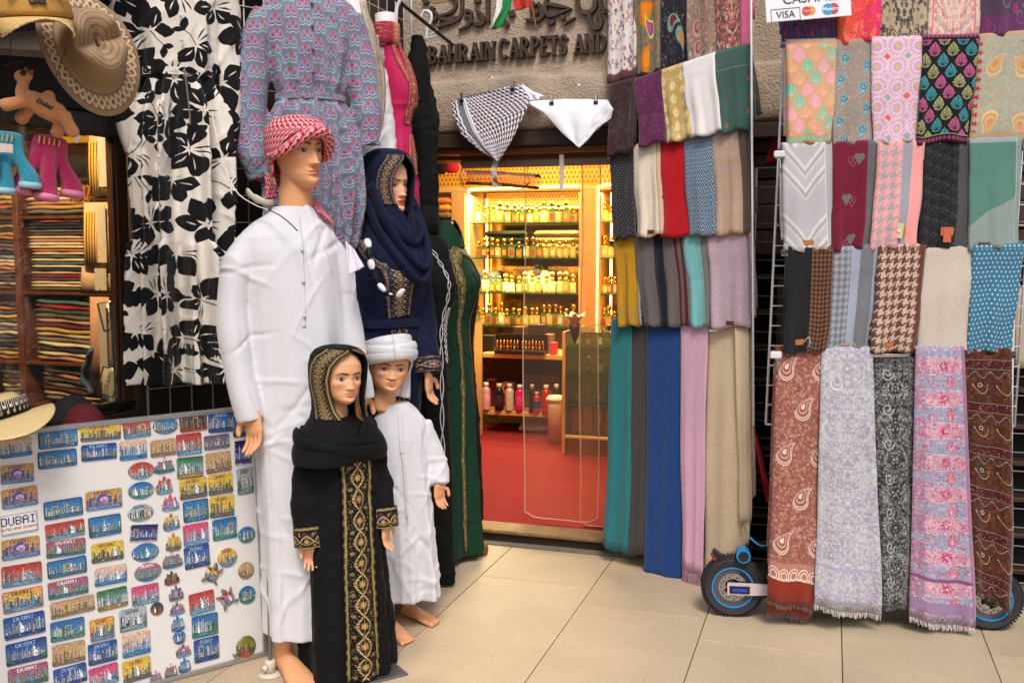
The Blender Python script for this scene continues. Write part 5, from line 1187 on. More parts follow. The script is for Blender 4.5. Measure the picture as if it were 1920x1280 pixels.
pa = gd(1436, 795, 3.80); tp = gd(1472, 40, 3.68); pr_ = gd(1902, 795, 3.76); w_ = pr_-pa; w_[2] = 0
wiregrid('wire_grid', 'white wire grid carrying the right-hand scarves', pa, w_, tp-pa, np.linalg.norm(w_), np.linalg.norm(tp-pa), .15, .076, fr=.005)
for (px, py, d) in ((1462, 290, 3.6), (1455, 665, 3.58)):
    p = gd(px, py, d); t = thing('rod_bracket', 'white bracket holding the %s rod end on the right-hand grid' % ('third-row' if py < 400 else 'lowest'), 'bracket', tuple(p)); MB().box((0, 0, 0), (.04, .05, .024), bev=.004).done('clamp', mat('white_plastic', (214, 214, 212), .4), t); MB().tube([(0, 0, 0), (.004, 0, -.05)], .004, 6).done('prong', CHR, t)
p = gd(1906, 940, 3.7); MBp = MB(); MBp.tube([gd(1912, 230, 3.66)-p, gd(1898, 700, 3.7)-p, gd(1895, 945, 3.72)-p], .0045, 6); o = MBp.done('rack_post', WIRE); o.location = p; tag(o, 'thin white upright at the far right edge of the scarf rack', 'post')
# beige cloth on the dark shelf far right
G = coons([gd(1902, 540, 3.95), gd(1930, 538, 3.95)], [gd(1930, 538, 3.95), gd(1934, 690, 3.95)], [gd(1902, 690, 3.95), gd(1934, 690, 3.95)], [gd(1902, 540, 3.95), gd(1902, 690, 3.95)], 8, 8); V, F, U = grid(G); o = obj('hanging_cloth', V, F, mat('beige_cloth', (176, 156, 134), .85)); solid(o, .02); tag(o, 'plain beige cloth hanging at the right edge behind the blue drop scarf', 'cloth')
# card sign
p = gd(1516, 22, 3.52); sgn = thing('card_sign', 'white sign reading CASHMERE with VISA and two card logos at the top right', 'sign', tuple(p), math.atan2(RT[1], RT[0]), rot=(0, R(-5), math.atan2(RT[1], RT[0])))
w_ = 160/1850*3.52; MB().box((0, 0, .035), (w_, .004, .125), bev=.0015).done('board', mat('sign_white', (232, 234, 238), .35), sgn)
INK = mat('sign_ink', (40, 40, 44), .5); text('CASHMERE', .046, INK, sgn, (.028, -.0035, .046), (R(90), 0, 0), .0004, sx=1.05)
text('VISA', .034, INK, sgn, (-.083, -.0035, -.005), (R(90), 0, 0), .0004)
b = MB()
for (x, z, sx, sz) in ((-.083, .0165, .104, .0016), (-.083, -.0265, .104, .0016), (-.1345, -.005, .0016, .043), (-.0315, -.005, .0016, .043)): b.box((x, -.003, z), (sx, .001, sz))
b.done('card_outline', INK, sgn)
for x, s, ca, cb in ((.0, .019, (206, 74, 60), (232, 150, 70)), (.078, .0235, (60, 156, 206), (206, 60, 74))):
    for k, c in enumerate((ca, cb)): MB().rev([(0, 0), (s*.82, 0), (s*.82, .0006), (0, .0006)], 24, (x+(-.55+1.1*k)*s*.8, -.0028-.0007*(1-k), .002), 1).done('logo_disc', mat('logo_%d_%d' % (x*1000, k), c, .4), sgn)
text('Maestro', .017, mat('logo_white', (240, 240, 240), .4), sgn, (.078, -.0045, .002), (R(90), 0, 0), .0003, bold=.0003); text('MasterCard', .008, mat('logo_white', 0), sgn, (0, -.0045, .002), (R(90), 0, 0), .0003)
# red pole and red-yellow flag
o = MB().tube([gd(1400, 760, 4.15), gd(1443, 940, 4.05)], .014, 10).done('red_pole', mat('red_lacquer', (140, 10, 22), .3), smooth=True); tag(o, 'slanting dark red pole leaning behind the white grids', 'pole')
G = coons([gd(1452, 245, 4.3), gd(1470, 262, 4.3)], [gd(1470, 262, 4.3), gd(1468, 300, 4.3)], [gd(1434, 306, 4.3), gd(1468, 300, 4.3)], [gd(1452, 245, 4.3), gd(1434, 306, 4.3)], 6, 6); V, F, U = grid(G); o = obj('pennant', V, F, mat('pennant_red', (170, 20, 24), .7)); solid(o, .004); tag(o, 'small red pennant tip hanging between the two racks', 'pennant')
# kufiyas on clip hangers
def hanger(px, label):
    a, b, h = (gy(x, y, 4.36) for x, y in px); t = thing('clip_hanger', label, 'hanger', tuple(h)); MB().tube([a-h, b-h], .0022, 6).done('bar', CHR, t, smooth=True)
    m_ = (a+b)/2-h; MB().tube(bez([m_, m_+np.array([0, 0, .03]), m_+np.array([-.008, 0, .052]), m_+np.array([.008, 0, .068]), m_+np.array([.026, 0, .056])], 14), .0018, 6).done('hook', CHR, t, smooth=True)
    for f in (.1, .88): P = a+(b-a)*f-h; MB().box(P+np.array([0, -.012, .004]), (.012, .014, .034), bev=.002).done('clip', CHR, t); MB().box(P+np.array([0, -.02, -.018]), (.02, .008, .014), bev=.002).done('clip_pad', mat('black_plug', 0), t)
    return t
hanger([(856, 186), (978, 158), (915, 172)], 'thin wire clip hanger holding the black and white check kufiya')
hanger([(1026, 188), (1132, 186), (1080, 186)], 'thin wire clip hanger holding the plain white kufiya')
def sheet(name, T, Rr, B, Lf, m, label, cat, Y=4.36, nx=30, ny=30, amp=.008, k=(2, 1), seed=1, th=.003, uvs=1.):
    f = lambda q: [gy(x, y, Y-(q[2] if len(q) > 2 else 0) if False else Y-(dd or 0)) for (x, y, *z) in [q] for dd in [z[0] if z else 0]][0]
    T, Rr, B, Lf = ([f(q) for q in s] for s in (T, Rr, B, Lf)); G = coons(T, Rr, B, Lf, nx, ny); org = G[0, 0].copy(); u, v = np.meshgrid(np.linspace(0, 1, nx), np.linspace(0, 1, ny))
    G[..., 1] -= amp*(np.sin(u*6.28*k[0]+v*4+seed)+.5*np.sin(u*6.28*k[1]*2.3-v*5+seed*2))*np.minimum(1, v*3)*(.4+.6*v)+.012*np.minimum(1, v*3)
    V, F, U = grid(G-org, np.dstack([u*uvs, (1-v)*uvs])); o = obj(name, V, F, m, uv=U); o.location = org; solid(o, th); tag(o, label, cat); return o
KB = fabric('kufi_black', kufi_black(), weave=.2)
sheet('kufiya', [(846, 190), (900, 178), (975, 158)], [(975, 158), (996, 186, .01), (990, 205, .02), (962, 262, .03), (935, 304, .04)], [(935, 304, .04), (936, 305, .04)], [(846, 190), (850, 215, .01), (868, 255, .03), (900, 282, .04), (935, 304, .04)], KB, 'black and white checked kufiya folded to a point above the doorway', 'headscarf', amp=.006)
KW = mat('white_cotton', (226, 226, 232), .8, sheen=.2, weave=.2, bump=.12, bscale=14)
sheet('kufiya_corner', [(978, 157), (1000, 172), (1020, 180)], [(1020, 180), (1017, 187)], [(990, 190), (1017, 187)], [(978, 157), (990, 190)], KW, 'white turned-over corner of the checked kufiya with black tassel edge', 'headscarf', Y=4.38)
sheet('kufiya', [(984, 191), (1060, 186), (1140, 188)], [(1140, 188), (1150, 200, .01), (1128, 232, .04), (1104, 262, .05), (1088, 277, .05)], [(1087, 277, .05), (1088, 277, .05)], [(984, 191), (1020, 212, .02), (1055, 250, .04), (1087, 277, .05)], KW, 'plain white kufiya folded to a point above the doorway', 'headscarf', amp=.005, seed=4, th=.005)
sheet('kufiya_fold', [(1090, 250), (1140, 190)], [(1140, 190), (1151, 205), (1146, 222)], [(1092, 268), (1146, 222)], [(1090, 250), (1092, 268)], KW, 'bunched right edge of the plain white kufiya beside the brown scarf', 'headscarf', Y=4.32, amp=.005, k=(2, 1), th=.006)
# ============================================================ ELECTRIC SCOOTER
W0 = gz(1372, 1151); W1 = gz(1850, 1176); dS = W1-W0; lS = np.linalg.norm(dS); aS = math.atan2(dS[1], dS[0])
scn = thing('kick_scooter', 'black electric kick scooter with blue-ringed fat tyres parked behind the scarves', 'kick scooter', tuple(W0), aS)
RUB = mat('tyre_rubber', (44, 42, 44), .75, bump=.3, bscale=200); BLU = mat('scooter_blue', (30, 130, 190), .4); BLK = mat('scooter_black', (24, 24, 28), .35, bump=.1, bscale=80); RIM = mat('rim_grey', (92, 86, 86), .5, metal=.3); PNK = mat('pale_arm', (206, 184, 190), .4); STL = mat('steel', 0)
rw = .117
def wheel(cx):
    w = MB(); prof = [(rw-.036, -.028), (rw-.012, -.034), (rw, -.02), (rw, .02), (rw-.012, .034), (rw-.036, .028)]; V, F, U = revolve(prof, 48); w.add(V[:, [0, 2, 1]]+np.array([cx, 0, rw]), F[:-2])
    for k in range(56):
        a = k*.1122
        for s in (-1, 1): w.box((0, 0, 0), (.001, .001, .001)) if False else w.add((np.array([(x*.004, y*.011+s*.016+.002*math.sin(k*2), z*.0035) for x in (-1, 1) for y in (-1, 1) for z in (-1, 1)])@np.array([[math.cos(a+s*.07), 0, -math.sin(a+s*.07)], [0, 1, 0], [math.sin(a+s*.07), 0, math.cos(a+s*.07)]]))+np.array([cx+(rw+.001)*math.sin(a+s*.07), 0, rw+(rw+.001)*math.cos(a+s*.07)]), [(0, 1, 3, 2), (4, 6, 7, 5), (0, 4, 5, 1), (2, 3, 7, 6), (0, 2, 6, 4), (1, 5, 7, 3)])
    wh = w.done('wheel', RUB, scn, smooth=False)
    def ring(nm, r0, r1, y0, y1, m, n=40):
        V, F, U = revolve([(r0, y0), (r1, y0), (r1, y1), (r0, y1), (r0, y0)], n); b = MB(); b.add(V[:, [0, 2, 1]]+np.array([cx, 0, rw]), F[:-2]); return b.done(nm, m, wh, smooth=False)
    ring('blue_ring', rw-.042, rw-.036, -.031, .031, BLU); ring('rim', rw-.066, rw-.042, -.022, .022, RIM); ring('brake_disc', .034, .055, -.026, -.023, STL); ring('hub', .0, .024, -.032, .032, BLK)
    b = MB()
    for k in range(5): a = k*1.2566; b.tube([(cx+.02*math.cos(a), -.01, rw+.02*math.sin(a)), (cx+.06*math.cos(a), -.008, rw+.06*math.sin(a))], [.008, .006], 6)
    b.done('spokes', BLK, wh)
    b = MB()
    for k in range(20): a = k*.314; V, F, U = revolve([(0, 0), (.0032, 0), (.0032, .001), (0, .001)], 6); b.add(V[:, [0, 2, 1]]*np.array([1, -1, 1])+np.array([cx+.045*math.cos(a+.1*(k % 2)), -.0262, rw+(.041+.008*(k % 2))*math.sin(a)]), F)
    b.done('disc_holes', BLK, wh)
wheel(0); wheel(lS)
def flatbar(pts, w, t, y, m, nm):
    b = MB(); ribbon(b, pts, w, t, y); o = b.done(nm, m, scn); fix(o); return o
flatbar([(-.022, rw), (.06, rw+.001), (.17, rw+.004)], [.046, .046, .038], .012, -.036, PNK, 'swing_arm')
b = MB(); b.tube([(-.022, -.044, rw-.0005)]*2+[(-.021, -.044, rw)], .021, 12); 
flatbar([(-.014, rw), (.062, rw)], .028, .005, -.048, BLK, 'arm_recess'); flatbar([(-.004, rw), (.052, rw)], .012, .004, -.053, mat('deep_blue', (30, 70, 180), .3), 'reflector')
b = MB(); ribbon(b, [(-.075, rw+.135), (-.03, rw+.10), (.03, rw+.075), (.09, rw+.06), (.15, rw+.07)], [.012, .02, .024, .026, .02], .05, .025); fix(b.done('fender', BLK, scn))
b = MB(); ribbon(b, [(-.078, rw+.128), (-.066, rw+.104)], .02, .03, .01); fix(b.done('tail_light', mat('tail_red', (130, 40, 40), .3), scn))
b = MB(); ribbon(b, [(.04, rw+.075), (.1, rw+.03), (.13, rw-.03)], [.05, .06, .05], .05, .02); fix(b.done('frame_bracket', BLK, scn))
MB().rev([(0, -.03), (.024, -.03), (.027, -.026), (.027, .03), (0, .03)], 18, (.035, -.03, rw+.135), 1).done('blue_cap', BLU, scn, smooth=False)
MB().rev([(0, 0), (.02, 0), (.02, .003), (0, .003)], 16, (.035, -.0605, rw+.135), 1).done('cap_face', BLK, scn)
MB().box((lS/2+.04, 0, .105), (lS-.28, .13, .05), bev=.012).done('deck', BLK, scn); MB().box((lS/2+.02, -.066, .10), (lS-.3, .004, .012)).done('deck_stripe', BLU, scn)
MB().tube([(lS-.16, 0, .12), (lS-.08, 0, .26), (lS-.03, 0, .42), (lS-.12, .02, 1.0)], [.03, .03, .028, .022], 12).done('steering_column', BLK, scn, smooth=True); MB().tube([(lS-.04, 0, .3), (lS-.01, .04, .2), (lS, .045, rw)], [.016, .014, .014], 8).done('fork', BLK, scn, smooth=True)
MB().tube(bez([(.06, -.02, rw+.2), (.10, -.02, rw+.17), (.16, 0, rw+.16), (.3, 0, .2)], 14), .004, 6).done('blue_cable', BLU, scn, smooth=True)
# ============================================================ MAGNET BOARD
Bp = gz(503, 1228); bd_ = np.array([math.sin(R(33.6)), math.cos(R(33.6)), 0]); bn = np.array([bd_[1], -bd_[0], 0])
LEAN = R(3.0); bv = np.array([-bn[0]*math.sin(LEAN), -bn[1]*math.sin(LEAN), math.cos(LEAN)]); bno = np.cross(bd_, bv)
if bno@(-FW) < 0: bno = -bno
BW = 1.15; BH = .885
board = thing('magnet_board', 'large white magnet board in an aluminium frame leaning behind the white-robed mannequin', 'display board', tuple(Bp))
Mb = Matrix(((bd_[0], bno[0]*-1, bv[0]), (bd_[1], bno[1]*-1, bv[1]), (bd_[2], bno[2]*-1, bv[2]))).to_4x4(); brot = Mb.to_euler(); board.rotation_euler = brot
MB().box((-BW/2, .012, BH/2), (BW-.03, .012, BH-.03)).done('panel', mat('enamel_white', (222, 220, 216), .3, vary=.04, vscale=4, spec=.6), board)
AL = mat('aluminium', (170, 168, 166), .35, metal=.7)
for c, d in (((-BW/2, .012, .0085), (BW, .026, .017)), ((-BW/2, .012, BH-.0085), (BW, .026, .017)), ((-.0085, .012, BH/2), (.017, .0255, BH-.034)), ((-BW+.0085, .012, BH/2), (.017, .0255, BH-.034))): MB().box(c, d, bev=.003).done('frame_rail', AL, board)
def bp(px, py):
    P = gpl(px, py, Bp, bno); return np.dot(P-Bp, bd_), np.dot(P-Bp, bv)
B_ = ((60, 90, 150), (190, 210, 226)); OR = ((206, 120, 50), (236, 170, 90)); PAL = {
 'water': dict(sky=((230, 170, 130), (150, 190, 220)), b=B_, water=(20, 100, 160)), 'wheel': dict(sky=((206, 140, 60), (214, 160, 90)), b=((60, 70, 140), (190, 150, 160)), water=(70, 110, 160), wheel=True, txt='Duba'.upper()+'I', tcol=(120, 50, 30)),
 'blue': dict(sky=((20, 60, 150), (70, 140, 200)), b=((60, 90, 140), (200, 200, 210)), water=(20, 60, 120), txt='DUBAI', tcol=(120, 180, 230)), 'cyan': dict(sky=((20, 100, 180), (60, 170, 200)), b=((70, 110, 150), (220, 210, 190)), water=(30, 90, 140), edge=(20, 60, 110)),
 'red': dict(sky=((200, 40, 40), (224, 110, 90)), b=((110, 80, 90), (220, 190, 180)), water=(60, 130, 160), sun=(110, 190, 200)), 'yellow': dict(sky=((226, 180, 20), (236, 200, 60)), b=((60, 60, 60), (200, 190, 160)), water=(80, 80, 80), txt='DUBAI', tcol=(150, 40, 20)),
 'sunray': dict(sky=((236, 160, 40), (244, 200, 90)), b=((50, 90, 140), (90, 150, 190)), water=(60, 110, 150), edge=(220, 90, 50), txt='DUBAI', tcol=(60, 60, 30)), 'pink': dict(sky=((214, 40, 110), (236, 130, 90)), b=B_, water=(80, 120, 160)), 'gray': dict(sky=((150, 164, 176), (190, 200, 206)), b=((60, 70, 80), (220, 224, 228)), water=(90, 120, 130), txt='DUBAI', tcol=(50, 60, 90)),
 'green': dict(sky=((30, 110, 70), (190, 210, 200)), b=((70, 90, 120), (200, 210, 220)), water=(140, 110, 40)), 'tan': dict(sky=((190, 140, 90), (220, 180, 130)), b=((120, 100, 70), (220, 190, 130)), water=(120, 90, 70)), 'purple': dict(sky=((90, 80, 110), (140, 130, 150)), b=((60, 60, 80), (180, 180, 190)), water=(90, 80, 100)),
 'island': dict(sky=((20, 90, 170), (90, 170, 210)), b=((50, 110, 60), (230, 230, 220)), water=(30, 110, 120)), 'dusk': dict(sky=((40, 50, 80), (150, 90, 60)), b=((30, 40, 60), (150, 130, 90)), water=(150, 50, 20)), 'navy': dict(sky=((30, 30, 90), (90, 60, 160)), b=((60, 100, 190), (190, 220, 240)), water=(60, 40, 110), edge=(200, 190, 190)), 'letters': dict(sky=((190, 60, 90), (60, 150, 190)), b=((200, 120, 50), (90, 160, 190)), water=(30, 90, 120), txt='DUBAI', tcol=(240, 230, 220))}
DESC = {'water': 'bay skyline on blue water', 'wheel': 'amber sky and blue wheel', 'blue': 'deep blue evening skyline', 'cyan': 'blue and teal tower skyline', 'red': 'red sky over pale towers', 'yellow': 'yellow sky behind dark towers', 'sunray': 'orange sunrays and palm', 'pink': 'pink sky city view', 'gray': 'silver-grey sail tower view', 'green': 'green and white desert scene', 'tan': 'sepia harbour view', 'purple': 'grey-violet relief skyline', 'island': 'blue sky over green island', 'dusk': 'dark dusk skyline', 'navy': 'violet night bridge', 'letters': 'colourful city letters'}
MG = [('leftmost column', 'r', [(30, 839, 64, 38, 'water'), (33, 888, 66, 37, 'wheel'), (37, 932, 72, 38, 'wheel'), (36, 980, 74, 41, 'TXT'), (39, 1027, 76, 40, 'wheel'), (41, 1077, 80, 42, 'red'), (43, 1124, 80, 42, 'sunray'), (46, 1172, 82, 44, 'blue'), (50, 1221, 82, 44, 'blue'), (53, 1266, 80, 40, 'letters')]),
 ('second column', 'r', [(109, 822, 77, 36, 'cyan'), (108, 860, 77, 34, 'cyan'), (119, 953, 77, 36, 'cyan'), (122, 993, 78, 32, 'red'), (124, 1027, 78, 32, 'letters'), (126, 1063, 78, 34, 'cyan'), (128, 1102, 80, 34, 'letters'), (136, 1137, 88, 32, 'tan'), (127, 1180, 68, 40, 'island'), (129, 1224, 66, 42, 'tan'), (132, 1266, 66, 38, 'blue')]),
 ('third column', 'r', [(189, 811, 80, 30, 'yellow'), (186, 847, 70, 32, 'blue'), (195, 936, 72, 38, 'wheel'), (197, 985, 64, 40, 'cyan'), (202, 1034, 64, 38, 'yellow'), (208, 1078, 64, 36, 'water'), (211, 1122, 60, 40, 'green'), (192, 1179, 48, 44, 'sunray'), (193, 1223, 58, 42, 'blue'), (195, 1266, 58, 40, 'pink')]),
 ('fourth column', 'r', [(257, 803, 54, 36, 'red'), (250, 843, 54, 38, 'water'), (265, 882, 52, 34, 'red:o'), (265, 919, 52, 34, 'island:o'), (264, 961, 52, 34, 'gray:o'), (270, 998, 56, 34, 'navy'), (273, 1035, 54, 36, 'cyan:o'), (278, 1072, 54, 36, 'letters:o'), (273, 1114, 54, 38, 'pink'), (250, 1160, 54, 44, 'gray'), (256, 1207, 56, 46, 'water'), (257, 1255, 56, 44, 'yellow')]),
 ('fifth column', 'r', [(311, 798, 50, 32, 'cyan:o'), (306, 839, 50, 33, 'tan'), (309, 872, 40, 30, 'letters:c'), (309, 909, 34, 36, 'red:c'), (320, 942, 34, 34, 'pink:c'), (322, 978, 36, 34, 'sunray:c'), (326, 1016, 32, 34, 'yellow:c'), (323, 1049, 40, 32, 'letters:c'), (323, 1083, 28, 28, 'dusk:c'), (331, 1111, 28, 30, 'purple:c'), (333, 1140, 30, 26, 'wheel:c'), (334, 1168, 28, 30, 'cyan:c'), (337, 1195, 26, 26, 'blue:o'), (344, 1219, 30, 26, 'wheel:c'), (347, 1246, 24, 28, 'cyan:c'), (321, 1257, 26, 28, 'letters:c')]),
 ('sixth column', 'r', [(363, 790, 54, 38, 'dusk'), (355, 832, 50, 42, 'red'), (357, 876, 52, 42, 'green'), (363, 915, 54, 40, 'yellow'), (368, 957, 50, 42, 'cyan'), (368, 1001, 50, 42, 'pink'), (370, 1043, 50, 44, 'blue'), (379, 1129, 50, 42, 'red'), (385, 1172, 52, 44, 'island'), (388, 1217, 50, 46, 'blue')]),
 ('seventh column', 'r', [(415, 791, 50, 40, 'blue'), (407, 828, 50, 28, 'purple'), (410, 866, 50, 40, 'tan'), (414, 907, 48, 40, 'yellow'), (417, 949, 48, 42, 'yellow'), (422, 991, 48, 42, 'island'), (427, 1045, 38, 38, 'sunray:o')]),
 ('rightmost column', 'r', [(452, 799, 30, 42, 'blue'), (456, 847, 34, 50, 'navy'), (460, 901, 32, 52, 'gray'), (463, 1002, 34, 32, 'island:o'), (462, 1069, 32, 34, 'tan:o'), (464, 1115, 34, 36, 'island:o')]), ('gap between columns', 'r', [(295, 1141, 26, 26, 'dusk:o'), (293, 1269, 24, 24, 'letters:c')])]
ORD = ['first', 'second', 'third', 'fourth', 'fifth', 'sixth', 'seventh', 'eighth', 'ninth', 'tenth', 'eleventh', 'twelfth', 'thirteenth', 'fourteenth', 'fifteenth', 'sixteenth']
mcount = 0; TXTI = None
for colname, _, items in MG:
    for k, (px, py, w, h, pk) in enumerate(items):
        pk, _, shp = pk.partition(':'); mcount += 1
        if pk == 'TXT':
            cv = Cv(150, 84, (226, 224, 218)); btext(cv, 'DUBAI', 75, 30, 34, (36, 50, 110)); btext(cv, 'UNITED ARAB EMIRATES', 75, 62, 9, (176, 70, 60)); 
            for q in ((3, 3, 147, 5), (3, 79, 147, 81), (3, 3, 5, 81), (145, 3, 147, 81)): cv.rect(*q, (70, 70, 110))
            ar_ = cv.a; lab = 'white plate magnet lettered DUBAI UNITED ARAB EMIRATES'
        else: ar_ = skyline(mcount*7 if pk != 'wheel' else 77, 112, 80, **PAL[pk]); lab = ('round' if shp == 'o' and abs(w-h) < 5 else 'oval' if shp == 'o' else 'cut-out shaped' if shp == 'c' else 'flat rectangular')+' magnet, '+DESC[pk]+', '+ORD[k]+' of the '+colname
        im = image('magnet_print', ar_); mm = mat('magnet_%d' % mcount, img=im, rough=.25, spec=.6, bump=.25, bscale=120)
        u0, v0 = bp(px-w/2, py); u1, _v = bp(px+w/2, py); _u, va = bp(px, py-h/2); _u, vb = bp(px, py+h/2); W_ = abs(u1-u0)*.95; H_ = abs(va-vb)*.94; uc = (u0+u1)/2; vc = (va+vb)/2
        r_ = random.Random(mcount)
        if shp == 'o': P = [(math.cos(a)*W_/2, math.sin(a)*H_/2) for a in np.linspace(0, 2*np.pi, 25)[:-1]]
        elif shp == 'c': P = [(-.5, -.42), (-.3, -.5), (.3, -.5), (.5, -.4), (.46, -.05), (.38, .1), (.36, .28), (.22, .3), (.14, .18), (.06, .5), (-.04, .5), (-.12, .2), (-.28, .34), (-.36, .1), (-.5, -.05)]; P = [(a*W_*r_.uniform(.9, 1.08), b_*H_*r_.uniform(.9, 1.08)) for a, b_ in P]
        else:
            c_ = .0035; P = [(W_/2-c_, -H_/2), (W_/2, -H_/2+c_), (W_/2, H_/2-c_), (W_/2-c_, H_/2), (-W_/2+c_, H_/2), (-W_/2, H_/2-c_), (-W_/2, -H_/2+c_), (-W_/2+c_, -H_/2)]
        tk = .0045; n = len(P); cs = [(1, 0), (1, .7), (.965, 1)]; V = []; U = []
        for s_, t_ in cs: V += [(x*s_, -tk*t_, z*s_) for x, z in P]; U += [((x*s_)/W_+.5, (z*s_)/H_+.5) for x, z in P]
        F = [(i+j*n, (i+1) % n+j*n, (i+1) % n+(j+1)*n, i+(j+1)*n) for j in range(2) for i in range(n)]+[tuple(range(2*n, 3*n))]
        o = obj('fridge_magnet', V, F, mm, uv=U, smooth=False); fix(o); Pw = Bp+bd_*uc+bv*vc+bno*(-.0058+.0002*(k % 4)+.0); o.location = Pw
        e = (Mb @ Matrix.Rotation(r_.uniform(-.035, .035)+(.12 if (px, py) == (270, 998) else 0), 4, 'Y')).to_euler(); o.rotation_euler = e; tag(o, lab, 'magnet', 'souvenir magnets on the white board')
def turtle(px, py, s, rot, c, label):
    u, v = bp(px, py); P = Bp+bd_*u+bv*v+bno*-.004; t = thing('turtle_magnet', label, 'magnet', tuple(P), rot=(Mb @ Matrix.Rotation(rot, 4, 'Y')).to_euler(), group='turtle magnets')
    s = s/1850*3.3; SK = mat('turtle_skin', (120, 104, 84), .5, vary=.3, vscale=80)
    im = image('turtle_print', skyline(int(px), 80, 80, **PAL[c]))
    V, F, U = revolve([(0.0001, .008), (.14*s, .0078), (.24*s, .006), (.3*s, .002), (.3*s, 0)], 20); V = np.asarray(V)[:, [0, 2, 1]]*np.array([1, -1, 1]); o = obj('shell', V, F[:-2], mat('turtle_'+c, img=im, rough=.25), t, uv=V[:, [0, 2]]/(.6*s)+.5); fix(o)
    for nm, a, r0, r1 in (('flipper', .75, .2, .5), ('flipper', 2.4, .2, .5), ('flipper', 3.9, .2, .48), ('flipper', 5.5, .2, .48), ('head', 1.57, .2, .5)):
        MB().tube([(math.cos(a)*s*r0, -.003, math.sin(a)*s*r0), (math.cos(a)*s*(r0+r1)/2, -.004, math.sin(a)*s*(r0+r1)/2), (math.cos(a+.1)*s*r1, -.003, math.sin(a+.1)*s*r1)], [(.09*s, .004), (.1*s, .004), (.05*s, .002)], 10).done(nm, SK, t, smooth=True)
turtle(398, 1077, 46, .5, 'sunray', 'turtle-shaped magnet with orange shell, upper of the two turtles'); turtle(427, 1122, 46, -.4, 'pink', 'turtle-shaped magnet with pink shell, lower of the two turtles')
u, v = bp(462, 1213); P = Bp+bd_*u+bv*v-bno*.004; t = thing('fruit_magnet', 'green, yellow and red fruit-shaped magnet at the lower right corner of the board', 'magnet', tuple(P), rot=brot)
s = .035; im = image('fruit_print', skyline(5, 80, 80, ((90, 120, 30), (226, 180, 40)), ((60, 100, 110), (206, 60, 40)), (200, 60, 30)))
V, F, U = revolve([(0.0001, .008), (.6*s, .0076), (.9*s, .005), (1.05*s, 0)], 20); V = np.asarray(V)[:, [0, 2, 1]]*np.array([1, -1, 1.1]); o = obj('fruit', V, F[:-2], mat('fruit_m', img=im, rough=.3), t, uv=V[:, [0, 2]]/(2.1*s)+.5); fix(o)
MB().tube([(-.03, -.003, -.012), (-.042, -.004, -.022), (-.048, -.003, -.012)], [(.008, .004), (.009, .004), (.005, .003)], 8).done('stem', mat('turtle_skin', 0), t, smooth=True)
